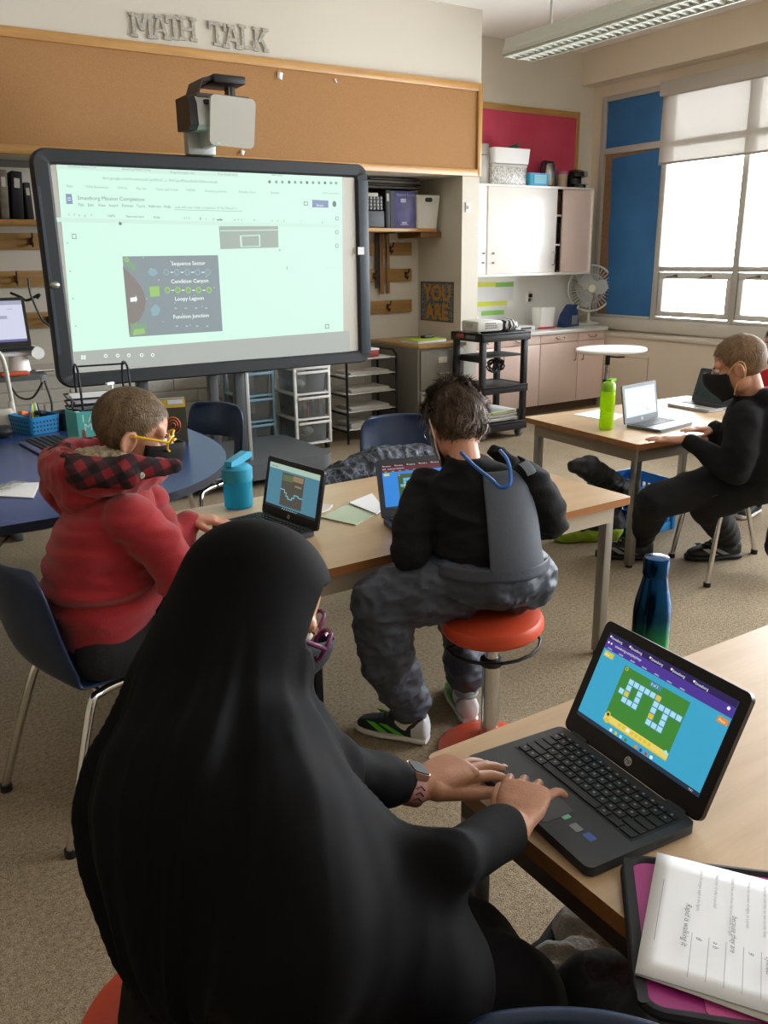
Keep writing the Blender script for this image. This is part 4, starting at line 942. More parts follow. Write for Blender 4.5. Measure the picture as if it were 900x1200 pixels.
a = at_y(548, 243, YB); t = thing('light_switch', 'small white switch plate on the pier beside the wall cabinet', 'switch', (a.x, YB, a.z)); MB().box((0, -.004, 0), (.05, .006, .08), bev=.002).build('plate', white_p, t); MB().box((0, -.009, 0), (.014, .008, .026), bev=.002).build('toggle', papg, t)
# ---- white round standing table near the window
YT = 4.9
a, b = at_y(684, 408, YT), at_y(747, 410, YT); zt = at_y(715, 410, YT).z; r = (b.x-a.x)/2
t = thing('pedestal_table', 'white round topped pedestal table on a black post by the window wall', 'table', ((a.x+b.x)/2, YT, 0))
X = T((a.x+b.x)/2, YT, 0)
MB().rings([[V(((a.x+b.x)/2+r*1.0*k*cos(q), YT+.26*k*sin(q), zt+z)) for q in [2*pi*i/40 for i in range(40)]] for k, z in ((.96, -.016), (1, -.008), (1, .006), (.97, .014))]).build('tabletop', M('table_white', '#e9e6e2', .3), t, world=True)
cxm = at_y(711, 440, YT).x
MB().cyl((cxm, YT, zt-.12), (cxm, YT, zt-.016), .02).cyl((cxm, YT, zt-.04), (cxm, YT, zt-.017), .06, .075).build('top_bracket', blk_m, t, world=True)
MB().cyl((cxm, YT, zt-.24), (cxm, YT, zt-.12), .024).build('piston', chrome, t, world=True)
MB().cyl((cxm, YT, .04), (cxm, YT, zt-.24), .03).build('column', blk_m, t, world=True)
MB().lathe([(.22, 0), (.22, .02), (.12, .035), (.034, .045)], 32, X=T(cxm, YT, 0)).build('base', blk_m, t, world=True)
MB().tube([(cxm-.02, YT, zt-.05), (cxm+.06, YT-.06, zt-.06), (cxm+.09, YT-.1, zt-.055)], .006).build('height_lever', blk_m, t, world=True)
# ------------------------------------------------------------------ tables
top_m = wood('maple_laminate', '#b3946f', '#c2a582', 0, 2.2, .33, .7)
edge_m = wood('oak_edge', '#85542c', '#a06c3d', 0, 4)
apr_m = M('apron_beige', '#a79b88', .5); apr_d = M('apron_brown', '#4a4038', .5)
leg_m = M('leg_chrome', '#9a9894', .3, .85)
def table(label, corners, z, th=.028, apr=.07, aprm=apr_m, ins=.05, lw=.04, group=None, top=None, edge=None, rad=.02, legs=(0, 1, 2, 3), rnd=False):
    P = [V((x, y, 0)) for x, y in corners]; c = sum(P, V())/4
    t = thing('table', label, 'table', (c.x, c.y, 0), group=group)
    poly = []
    for i in range(4):
        p, a, b = P[i], P[i-1], P[(i+1) % 4]; da, db = (a-p).normalized(), (b-p).normalized()
        for k in range(6):
            s = k/5; q = (p+da*rad)*(1-s)**2+2*p*s*(1-s)+(p+db*rad)*s*s; poly.append((q.x, q.y))
    MB().prism(poly, z-th, z, m=0, ms=1).build('tabletop', [top or top_m, edge or edge_m], t, world=True)
    I = []
    for i in range(4):
        p, a, b = P[i], P[i-1], P[(i+1) % 4]; I.append(p+(a-p).normalized()*ins+(b-p).normalized()*ins)
    m = MB()
    for i in range(4):
        p, q = I[i], I[(i+1) % 4]; d = (q-p).normalized(); n = V((d.y, -d.x, 0))
        X = frame((p+q)/2+V((0, 0, z-th-apr/2-.001)), d, n); m.box((0, 0, 0), ((q-p).length, .02, apr), X=X)
    m.build('apron', aprm, t, world=True)
    for i in legs:
        p, q = I[i], I[(i+1) % 4]; d = (q-p).normalized()
        X = frame(p, d, V((-d.y, d.x, 0)))
        l = MB().box((.012, .012, (z-th-.002)/2+.006), (lw, lw, z-th-.016), X=X, bev=.006).build('leg', leg_m, t, world=True)
        MB().cyl(X @ V((.012, .012, 0)), X @ V((.012, .012, .013)), .018).build('glide', blk, l, world=True)
    return t
TZ = .645; NZ = .70
table('long maple table with chrome legs where two boys work on laptops', [(.74, 1.99), (2.369, 2.014), (2.36, 2.83), (.74, 2.82)], TZ)
table('maple table by the window holding the lime green bottle', [(3.08, 2.605), (4.40, 2.54), (4.44, 3.40), (3.135, 3.465)], TZ, aprm=M('apron_taupe', '#8a7c6a', .5))
table('maple table with oak edge in front of the girl in the black headscarf', [(.71, -.6), (2.4, -.6), (2.4, .985), (.71, 1.0)], NZ, aprm=apr_d, apr=.075)
# round ended blue table
bt = M('blue_laminate', '#2b4375', .25); bte = M('blue_table_edge', '#191c26', .4)
poly = []
X0, X1, Y0, Y1 = -.75, 1.40, 2.80, 4.86
for a, b in ((X0, Y0), (X1-.85, Y0)): poly.append((a, b))
for i in range(1, 24):
    a = -pi/2+pi*i/24; poly.append((X1-.85+.85*math.copysign(abs(cos(a))**.9, cos(a)), (Y0+Y1)/2+(Y1-Y0)/2*math.copysign(abs(sin(a))**.9, sin(a))))
poly += [(X1-.85, Y1), (X0, Y1)]
t = thing('table', 'round ended dark blue table crowded with baskets, keyboard and books', 'table', (.3, 3.8, 0))
MB().prism(poly, .668, NZ, ms=1).build('tabletop', [bt, bte], t, world=True)
for x, y in ((-.5, 3.1), (-.5, 4.5), (.95, 3.2), (1.02, 4.35)):
    l = MB().tube([(x, y, .012), (x, y, .667)], .022, n=14).build('leg', blk_m, t, world=True); MB().cyl((x, y, .0), (x, y, .013), .026).build('glide', blk, l, world=True)
MB().bx(-.5, .95, 3.6, 3.64, .62, .667).build('crossbar', blk_m, t, world=True)
# ------------------------------------------------------------------ school chairs
def shell(s=1, hole=True):
    prof = [(.235, .395), (.21, .425), (.13, .43), (.02, .422), (-.09, .424), (-.165, .44), (-.2, .475), (-.22, .53), (-.235, .6), (-.248, .67), (-.258, .73), (-.262, .765), (-.262, .785)]
    hw = [.19, .205, .212, .213, .21, .205, .2, .197, .195, .192, .185, .165, .14]
    n = 10; m = MB(); k = len(prof)
    for i, (y, z) in enumerate(prof):
        for j in range(n+1):
            u = -1+2*j/n; x = hw[i]*u
            e = abs(u)**3
            dz = .018*e if i < 5 else 0; dy = (.045*abs(u)**2 if i >= 6 else 0)
            m.v.append(V((x, y+dy, z+dz)))
    for i in range(k-1):
        for j in range(n):
            if hole and i in (6, 7) and 2 <= j <= n-3: continue
            a = i*(n+1)+j; m.f.append((a, a+1, a+n+2, a+n+1)); m.m.append(0)
    return m
def school_chair(label, loc, rz, hole=True, mat=navy, group=None):
    t = thing('school_chair', label, 'chair', loc, rz, group)
    o = shell(hole=hole).build('seat_shell', mat, t)
    md = o.modifiers.new('s', 'SOLIDIFY'); md.thickness = .018; md.offset = -1
    md = o.modifiers.new('b', 'SUBSURF'); md.levels = 2; md.render_levels = 2
    for s in (-1, 1):
        for pts in ([(s*.15, .02, .402), (s*.155, .10, .398), (s*.17, .155, .36), (s*.20, .20, .05), (s*.203, .205, .012)], [(s*.15, .0, .402), (s*.155, -.08, .398), (s*.17, -.125, .36), (s*.205, -.23, .05), (s*.208, -.24, .012)]):
            l = MB().tube(pts, .0125, n=12, sub=4).build('leg', chrome, t); q = pts[-1]
            MB().cyl((q[0], q[1], 0), (q[0], q[1], .022), .017).build('glide', blk, l)
    MB().tube([(-.15, .01, .4), (.15, .01, .4)], .011).tube([(-.155, -.08, .398), (.155, -.08, .398)], .011).build('cross_rail', chrome, t)
    return t
school_chair('navy plastic chair under the boy in the red hoodie', (.475, 2.275, 0), radians(-77), hole=False)
school_chair('empty navy chair with open lower back beside the round ended blue table', (1.43, 4.08, 0), radians(119), mat=navy)
school_chair('navy chair behind the long maple table with a dark floral coat on its seat', (2.13, 3.10, 0), radians(168), hole=False)
school_chair('navy chair under the boy in black by the window', (3.52, 2.36, 0), radians(62), hole=False, mat=M('dark_plastic', '#15181f', .4))
school_chair('navy chair in the near corner showing only the shiny top of its back', (.345, .255, 0), radians(128), hole=False)
# ------------------------------------------------------------------ orange stools
org = M('orange_vinyl', '#c8482a', .42, bump=.06, bs=200)
def stool(label, x, y, zt, tilt=(0, 0), r=.155, lever=True):
    t = thing('stool', label, 'stool', (x, y, 0), group=None)
    X = T(0, 0, zt-.062) @ Mx.Rotation(tilt[0], 4, 'X') @ Mx.Rotation(tilt[1], 4, 'Y')
    MB().lathe([(r*.8, 0), (r*.93, .004), (r, .018), (r, .038), (r*.95, .052), (r*.8, .060), (r*.3, .062)], 40, X=X).build('seat', org, t)
    MB().lathe([(.05, -.02), (.06, -.001)], 20, X=X).build('seat_plate', blk_m, t)
    MB().cyl((0, 0, .3), (0, 0, zt-.075), .021, n=20).build('piston', chrome, t)
    MB().cyl((0, 0, .06), (0, 0, .31), .028, n=20).build('column', chrome, t)
    MB().lathe([(.034, .305), (.036, .312), (.034, .325), (.023, .33)], 20).build('collar', blk, t)
    MB().lathe([(.155, 0), (.16, .012), (.14, .028), (.09, .045), (.04, .06), (.03, .07)], 40).build('base', org, t)
    if lever:
        q = [V((r*.93*cos(a), r*.93*sin(a), -.035)) for a in [radians(-200+i*20) for i in range(17)]]
        q = [X @ v for v in q]; MB().tube(q, .0055, n=8).tube([q[0], X @ V((-.03, .02, -.02))], .005).tube([q[-1], X @ V((.04, .04, -.02))], .005).build('lever_ring', blk_m, t)
    return t
sg = at_z(573, 880, 0); D0 = hypot(sg.x, sg.y); rd = ray(569, 716); ST_Z = H+rd.z/hypot(rd.x, rd.y)*D0; ST_X, ST_Y = sg.x, sg.y
stool('orange topped stool with chrome post under the boy in grey overalls', sg.x, sg.y, ST_Z, (radians(0), radians(-4)))
print('STOOL', sg, ST_Z)
stool('orange stool mostly hidden beneath the girl in the black headscarf', .265, .965, .45, r=.165, lever=False)
# ------------------------------------------------------------------ laptops
lap_b = M('laptop_charcoal', '#26292d', .5, bump=.04, bs=500); lap_g = M('laptop_grey', '#53565c', .45, .2); key_m = M('key_black', '#0e0f11', .5); lap_s = M('laptop_slate', '#34383f', .5)
legend = M('key_legend', '#8e9296', .6)
def glow(n, c, e=1.0): return M('scr_'+n, c, emit=e)
def laptop(label, HL, HR, z, tilt, content, base_m, bezel_m, D=.2, LH=.2, logo=True, keys=True, cols=None, w=None):
    a, b = V((HL[0], HL[1], 0)), V((HR[0], HR[1], 0)); W = (b-a).length if w is None else w; d = (b-a).normalized(); c = a+d*W/2
    t = thing('laptop', label, 'laptop', (c.x, c.y, z), math.atan2(d.y, d.x))
    MB().prism(rrect(W, D, .012, 5, 0, -D/2), .002, .017).build('base', base_m, t)
    for x in (-W/2+.03, W/2-.03):
        for y in (-.03, -D+.03): pass
    MB().box((0, -.062-.0, .0172), (W-.03, .098, .0006)).build('key_deck', M('deck_black', '#17181a', .5), t)
    m = MB(); kl = MB()
    rows = [(14, .010), (14, .0165), (14, .0165), (13, .0165), (12, .0165), (7, .0165)]; y = -.016
    for ri, (n, h) in enumerate(rows):
        kw = (W-.036)/n; y -= h/2
        ws = [1]*n
        if ri == 5: ws = [1, 1, 1, 6.2, 1, 1.3, 1.3]
        if ri == 2: ws = [1.5]+[1]*12+[1.5]
        if ri == 3: ws = [1.8]+[1]*11+[1.8]
        if ri == 4: ws = [2.2]+[1]*10+[2.2]
        tot = sum(ws); x = -(W-.036)/2
        for q in ws:
            k = q/tot*(W-.036); m.box((x+k/2, y, .0188), (k-.0028, h-.0026, .0022), bev=.0006, seg=1)
            if q <= 1.0 and keys: kl.box((x+k/2-.0012, y+.001, .02), (.0035, .0035, .0002))
            x += k
        y -= h/2
    ko = m.build('keyboard', key_m, t)
    if keys: kl.build('key_legends', legend, ko, flat=True)
    MB().prism(rrect(.092, .056, .004, 3, 0, -D+.036), .0170, .0176).build('touchpad', M('touchpad', '#2d3035', .35), t)
    # ports on the right hand side
    m = MB()
    for yy, l in ((-.035, .012), (-.065, .014), (-.095, .008), (-.115, .005)): m.box((W/2, yy, .0095), (.001, l, .005))
    MB().box((W/2, -.06, .0095), (.0008, .03, .004)).build('port', blk, t)
    # lid
    X = T(0, .004, .014) @ Mx.Rotation(-radians(tilt), 4, 'X')
    lid = MB(); lid.prism(rrect(W, LH, .012, 5, 0, LH/2), -.009, 0, X=X @ frame((0, 0, 0), (1, 0, 0), (0, 0, 1)).to_4x4() if False else X @ Mx(((1, 0, 0, 0), (0, 0, -1, 0), (0, 1, 0, 0), (0, 0, 0, 1))))
    lid.build('lid', bezel_m, t)
    MB().cyl((-W*.42, .004, .012), (-W*.3, .004, .012), .007).build('hinge', blk, t); MB().cyl((W*.3, .004, .012), (W*.42, .004, .012), .007).build('hinge', blk, t)
    sx, s0, s1 = W/2-.017, .032, LH-.018
    S = lambda u, v, l=1: X @ V((-sx+2*sx*u, -.0006-.0003*l, s0+(s1-s0)*v))
    sc = MB()
    def R(u0, v0, u1, v1, m_, l=1): sc.quad(S(u0, v0, l), S(u1, v0, l), S(u1, v1, l), S(u0, v1, l), m_)
    def D_(u, v, r, m_, l=2, n=12): sc.add([S(u+r*.6*cos(2*pi*i/n), v+r*sin(2*pi*i/n), l) for i in range(n)], [tuple(range(n))], m_)
    def Tx(u, v, s, h, m_, l=3, al='L'):
        o = S(u, v, l); fx = (S(1, 0, l)-S(0, 0, l)).normalized(); fy = (S(0, 1, l)-S(0, 0, l)).normalized()
        sc.text(s, frame(o, fx, fy), h*(s1-s0)*1.35, m_, al)
    mats = content(R, D_, Tx)
    sc.build('screen', mats, t, flat=True)
    if logo:
        o = X @ V((0, -.0012, .016)); fx = X.to_3x3() @ V((1, 0, 0)); fy = X.to_3x3() @ V((0, 0, 1)); Xl = frame(o, fx, fy)
        g = MB().add([Xl @ V((.0075*cos(2*pi*i/24), .0075*sin(2*pi*i/24), 0)) for i in range(24)], [tuple(range(24))], 0)
        g.text('hp', Xl @ T(0, -.0025, .0003) @ Mx(((1, .25, 0, 0), (0, 1, 0, 0), (0, 0, 1, 0), (0, 0, 0, 1))), .0115, 1, 'C')
        g.build('logo', [M('logo_silver', '#b9bcc0', .35, .3), M('logo_dark', '#1b1d20', .5)], t, flat=True)
        MB().cyl(X @ V((0, -.0002, LH-.009)), X @ V((0, -.0012, LH-.009)), .002, n=10).build('camera', M('lens', '#3a3f55', .1), t)
    return t, X, W
LOOP = [(0, 5), (1, 5), (2, 5), (3, 5), (4, 5), (5, 5), (6, 5), (7, 5), (8, 5)]
def game(bg, bar, grn, pth, e=1.0, pre='a'):
    def f(R, D_, Tx):
        ms = [glow(pre+'bg', bg, e), glow(pre+'bar', bar, e), glow(pre+'grn', grn, e), glow(pre+'path', pth, e), glow(pre+'yel', '#d8c23a', e), glow(pre+'task', '#233040', e), glow(pre+'wht', '#e8edf0', e), glow(pre+'org', '#e08a2c', e), glow(pre+'tab', '#2b1d52' if pre != 'b' else '#3c1320', e), glow(pre+'red', '#c2453a', e), glow(pre+'road', '#e7cf6a', e), glow(pre+'line', '#3f86a8', e)]
        R(0, 0, 1, 1, 0, 0); R(0, .93, 1, 1, 8, 1); R(0, .86, 1, .93, 1, 1); R(0, .82, 1, .86, 1, 1); R(0, 0, 1, .045, 5, 1)
        for i in range(5): Tx(.03+.17*i, .945, 'Smeeborg', .03, 6); D_(.02+.17*i, .965, .012, 6, 2)
        Tx(.08, .88, 'smeeborg.com/play/map', .03, 6); D_(.02, .895, .012, 6, 2); D_(.045, .895, .012, 6, 2); D_(.96, .895, .018, 6, 2)
        for i in range(7): Tx(.03+.1*i, .83, 'menu', .022, 6)
        R(.21, .2, .73, .76, 2, 1)
        R(.21, .12, .73, .2, 10, 1); R(.21, .12, .73, .135, 4, 2)
        u = lambda c: .235+.0445*c*1.0
        v = lambda r: .26+.0675*r*1.0
        A = [(1, 5), (2, 5), (3, 5), (0, 4)] if False else []
        ringA = [(1, 3), (1, 4), (1, 5), (2, 5), (3, 5), (3, 4), (3, 3), (3, 2), (2, 2), (1, 2)] if False else [(1, 2), (2, 2), (3, 2), (3, 3), (3, 4), (3, 5), (2, 5), (1, 5), (1, 4), (1, 3)]
        ringB = [(6, 1), (7, 1), (8, 1), (8, 2), (8, 3), (8, 4), (7, 4), (6, 4), (6, 3), (6, 2)]
        path = ringA+ringB+[(0, 3), (4, 5), (5, 5), (6, 5), (9, 4), (10, 4)]
        yel = {(1, 3), (6, 5), (6, 2)}
        for c, r in path:
            R(u(c)-.0005, v(r)-.0005, u(c+1), v(r+1), 11, 2); R(u(c)+.004, v(r)+.006, u(c+1)-.004, v(r+1)-.006, 4 if (c, r) in yel else 3, 3)
        R(.43, .70, .52, .755, 11, 2); Tx(.44, .715, '0 of 3', .03, 6)
        D_(.232, .735, .02, 4, 2); D_(.232, .735, .011, 5, 3); D_(.235, .20, .032, 4, 3); D_(.235, .2, .018, 5, 4); D_(.242, .135, .03, 4, 3); D_(.71, .195, .022, 3, 3)
        for i in range(8): R(.33+.035*i, .15, .355+.035*i, .185, 4 if i != 2 else 6, 2)
        R(.92, .73, .99, .79, 7, 1); Tx(.932, .747, 'Menu', .025, 6); R(.02, .74, .1, .8, 4, 1); Tx(.03, .755, 'Back', .026, 6)
        for i, k in enumerate((6, 4, 3, 2, 0, 7, 1, 9, 6)): D_(.30+.042*i, .07, .019, k, 4)
        Tx(.93, .012, '9:41', .022, 6)
        return ms
    return f
lp, X, W = laptop('charcoal laptop with a green map game under the hands of the girl in black', (.947, .922), (.921, .622), NZ, 25, game('#3aa2c6', '#4a3590', '#3e8434', '#a9dcec', 1.0, 'a'), lap_b, M('laptop_black_bezel', '#101113', .35), LH=.203)
for x, y, c, nm in ((.10, -.155, '#2e4f94', 'sticker'), (.075, -.158, '#77797c', 'sticker'), (.045, -.155, '#6fae8c', 'sticker')):
    m = MB().prism(rrect(.018, .013, .002, 3, x, y), .0171, .0174)
    m.build(nm, M('st_'+c[1:], c, .4), lp)
laptop('laptop with a blue game page open in front of the boy in grey overalls', (1.437, 2.27), (1.72, 2.20), TZ, 17, game('#2f86dc', '#5a1f2c', '#3f5a2c', '#6fb8d8', .95, 'b'), lap_s, M('laptop_grey_bezel', '#33363c', .5))
def terrain(R, D_, Tx):
    ms = [glow('tbg', '#4d7f92'), glow('tdk', '#4d4b45'), glow('tcy', '#6fb0b8'), glow('tbr', '#8d7a58'), glow('tbar', '#a7bfae'), glow('ttk', '#1f262b'), glow('tg', '#5e6a4a')]
    R(0, 0, 1, 1, 0, 0); R(0, .88, 1, 1, 4, 1); R(0, 0, 1, .06, 5, 1); R(.28, .1, .72, .84, 1, 1); R(.3, .66, .5, .8, 6, 2); R(.5, .7, .7, .82, 3, 2); R(.55, .58, .68, .62, 3, 3)
    P = [(.28, .46), (.36, .46), (.36, .4), (.4, .4), (.4, .33), (.44, .33), (.44, .28), (.52, .28), (.52, .33), (.56, .33), (.56, .4), (.64, .4), (.64, .37), (.72, .37)]
    for (a, b), (c, d) in zip(P, P[1:]):
        R(min(a, c)-.008, min(b, d)-.012, max(a, c)+.008, max(b, d)+.012, 2, 3)
    Tx(.05, .92, 'lesson page', .035, 5); 
    for i in range(8): D_(.36+.04*i, .03, .015, 4, 3)
    return ms
laptop('laptop with a dim canyon game, facing the boy in the red hoodie', (1.137, 2.59), (1.188, 2.28), TZ, 12, terrain, lap_s, M('laptop_black_bezel'))
def page(R, D_, Tx):
    ms = [glow('pg', '#dff0ee'), glow('pl', '#c4dcdc'), glow('pk', '#9fb4b8')]
    R(0, 0, 1, 1, 0, 0); R(0, .93, 1, 1, 1, 1); R(0, 0, 1, .05, 1, 1); Tx(.06, .9-.06, 'My work', .035, 2)
    for i in range(6): R(.08, .3+.06*i, .55+.05*(i % 3), .315+.06*i, 1, 1)
    D_(.7, .16, .04, 2, 2); R(.76, .1, .84, .18, 1, 2)
    return ms
laptop('grey laptop with a white page beside the lime green bottle', (3.345, 2.92), (3.655, 2.965), TZ, 10, page, lap_g, lap_g)
def off(R, D_, Tx):
    ms = [M('screen_off', '#14161a', .12)]; R(0, 0, 1, 1, 0, 0); return ms
laptop('open laptop with a dark screen beyond the boy in black', (4.24, 3.22), (4.22, 2.92), TZ, 18, off, M('laptop_silver', '#a8a9aa', .4, .2), lap_s, logo=False)
# ------------------------------------------------------------------ bottles
t = thing('water_bottle', 'lime green plastic water bottle with flip straw on the window table', 'bottle', (*at_z(710, 503, TZ).xy, TZ+.001), rz=.2)
lime = glassy('lime_clear', '#c8e03a', body=.72, bodycol='#b4d626', gloss_r=.1); lime_s = M('lime_plastic', '#7fb322', .35)
MB().lathe([(.030, 0), (.036, .006), (.036, .05), (.0335, .055), (.036, .06), (.0335, .075), (.036, .08), (.0335, .095), (.036, .1), (.037, .105), (.037, .19), (.034, .195)], 28).build('bottle_body', lime, t)
MB().lathe([(.036, .196), (.036, .222), (.03, .236), (.018, .244), (.0, .246)], 28).build('cap', lime_s, t)
MB().rings([[V((x, s*.014, z)) for x, z in ((-.005, .236), (.045, .243), (.05, .256), (.0, .254))] for s in (-1, 1)]).build('straw_lever', lime_s, t)
t = thing('water_bottle', 'small turquoise bottle with a straw lid behind the canyon game laptop', 'bottle', (1.12, 2.74, TZ+.001), rz=.5)
aq = glassy('aqua_clear', '#5cc3d8', body=.6, bodycol='#3fb0cc', gloss_r=.1); aq_s = M('aqua_plastic', '#2b93b4', .4)
MB().lathe([(.046, 0), (.052, .008), (.052, .105), (.045, .12)], 30).build('bottle_body', aq, t)
MB().lathe([(.053, .1), (.055, .105), (.055, .145), (.05, .15), (.04, .158), (0, .16)], 30).build('lid', aq_s, t)
MB().rings([[V((x, s*.016, z)) for x, z in ((-.05, .158), (-.045, .176), (.05, .196), (.072, .19), (.07, .172), (.0, .158))] for s in (-1, 1)]).build('straw_lever', aq_s, t)
t = thing('water_bottle', 'shiny metal bottle fading from blue cap to green base behind the girl\'s laptop', 'bottle', (*at_z(758, 792, NZ).xy, NZ+.001))
m_, nt, b = _new('blue_green_metal'); tc = nt.nodes.new('ShaderNodeTexCoord'); sx = nt.nodes.new('ShaderNodeSeparateXYZ'); nt.links.new(tc.outputs['Object'], sx.inputs[0])
mr = nt.nodes.new('ShaderNodeMapRange'); mr.inputs['From Max'].default_value = .26; nt.links.new(sx.outputs['Z'], mr.inputs[0])
nt.links.new(_ramp(nt, mr.outputs[0], [(.1, '#5a9a34'), (.28, '#2f8a4e'), (.5, '#153f63'), (1, '#14406e')]), b.inputs['Base Color']); b.inputs['Metallic'].default_value = 1; b.inputs['Roughness'].default_value = .16
pb_ = at_z(758, 792, NZ); hh = at_y(758, 655, pb_.y).z-NZ-.001; k = hh/.22
rB = .036
MB().lathe([(.031, 0), (rB, .004), (rB, .12*k), (.034, .14*k), (.026, .17*k), (.0225, .185*k)], 36).build('bottle_body', m_, t)
MB().lathe([(.0232, .1855*k), (.0245, .19*k), (.0245, .212*k), (.023, .218*k), (.012, .22*k)], 28).build('cap', M('cap_blue_metal', '#14406e', .2, 1), t)
# ------------------------------------------------------------------ crates
def crate(label, X, w, d, h, mat):
    t = thing('milk_crate', label, 'crate', X=X)
    m = MB(); g = .012
    m.bx(-w/2, w/2, -d/2, d/2, 0, .012)
    for s in (-1, 1):
        for z0, z1 in ((.0, .05), (h-.06, h)): m.bx(-w/2, w/2, s*d/2-.006, s*d/2+.006, z0, z1, bev=.003).bx(s*w/2-.006, s*w/2+.006, -d/2, d/2, z0, z1, bev=.003)
        for i in range(9):
            x = -w/2+w*i/8; m.bx(x-.006, x+.006, s*d/2-.005, s*d/2+.005, .04, h-.05); y = -d/2+d*i/8; m.bx(s*w/2-.005, s*w/2+.005, y-.006, y+.006, .04, h-.05)
        m.bx(-w/2, w/2, s*d/2-.005, s*d/2+.005, h*.5-.01, h*.5+.01).bx(s*w/2-.005, s*w/2+.005, -d/2, d/2, h*.5-.01, h*.5+.01)
        for s2 in (-1, 1): m.box((s*w/2, s2*d/2, h/2), (.03, .03, h), bev=.008)
    m.build('basket', mat, t)
    return t
crate('black milk crate on the floor under the long maple table', T(.99, 2.345, 0) @ rotz(-.12), .30, .30, .30, M('crate_black', '#121318', .5))
crate('bright blue milk crate under the window table', T(3.66, 3.12, 0) @ rotz(-.05), .33, .33, .29, M('crate_blue', '#2f8fd6', .4))
# ------------------------------------------------------------------ papers on the long table and window table
def sheet(label, pts, z, th, mat, name='paper_sheet', cat='paper', curl=0, group=None, marks=None):
    P = [at_z(x, y, z) for x, y in pts]; c = sum(P, V())/4
    sh = sum(P[i].x*P[(i+1) % 4].y-P[(i+1) % 4].x*P[i].y for i in range(4))
    if sh < 0: P = P[::-1]
    t = thing(name, label, cat, (c.x, c.y, z), group=group)
    MB().prism([(p.x-c.x, p.y-c.y) for p in P], 0, th).build('sheets', mat, t)
    return t
t = sheet('pale green duotang folder on the long table between the two laptops', [(376, 607), (407, 592), (439, 604), (417, 616)], TZ+.001, .004, M('folder_pale_green', '#b9c8ae', .6), 'folder', 'folder')
for o in t.children: pass
sheet('white worksheets tucked beside the laptop of the boy in overalls', [(409, 590), (436, 579), (450, 597), (441, 603)], TZ+.0055, .004, paper, 'worksheet', 'worksheet')
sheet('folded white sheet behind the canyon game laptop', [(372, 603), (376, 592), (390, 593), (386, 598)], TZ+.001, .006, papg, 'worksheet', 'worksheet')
sheet('white sheet on the window table behind the lime green bottle', [(672, 486), (703, 480), (731, 487), (716, 494)], TZ+.001, .002, paper, 'worksheet', 'worksheet')
sheet('white sheet at the far side of the window table', [(790, 470), (822, 462), (834, 466), (803, 476)], TZ+.001, .002, paper, 'worksheet', 'worksheet')
# ------------------------------------------------------------------ folder and worksheet on the near table
P = [at_z(x, y, NZ+.001) for x, y in ((731, 1013), (749, 1192))]
d = (P[0]-P[1]).normalized(); n = V((d.y, -d.x, 0)); L = (P[0]-P[1]).length
t = thing('ring_binder_folder', 'magenta zip folder with black edge near the corner of the front table', 'folder', X=frame(P[1]+V((0, 0, .0)), n, d))
wd_ = .36
MB().prism(rrect(wd_, L, .03, 5, wd_/2, L/2), 0, .012).build('cover', M('folder_magenta', '#9c2a78', .4, col2='#b23a8a', vs=5), t)
e = MB(); ring1 = rrect(wd_, L, .03, 6, wd_/2, L/2); e.tube([(x, y, .0085) for x, y in ring1], .0075, n=8, closed=True); e.build('zip_edge', M('zip_black', '#121214', .7), t)
MB().prism(rrect(.012, L*.96, .004, 3, .004, L/2), .012, .016).build('spine_strip', M('zip_black'), t)
MB().prism(rrect(.26, .13, .004, 3, .2, .07), .0122, .0132).build('card', M('card_pink', '#c2508f', .5), t)
MB().text('Student Health Pass', T(.2, .05, .0134) @ rotz(0) , .02, 0, 'C').build('card_print', M('print_plum', '#5b1f4a', .6), t)
Q = [at_z(x, y, NZ+.02) for x, y in ((770, 1000), (744, 1141))]
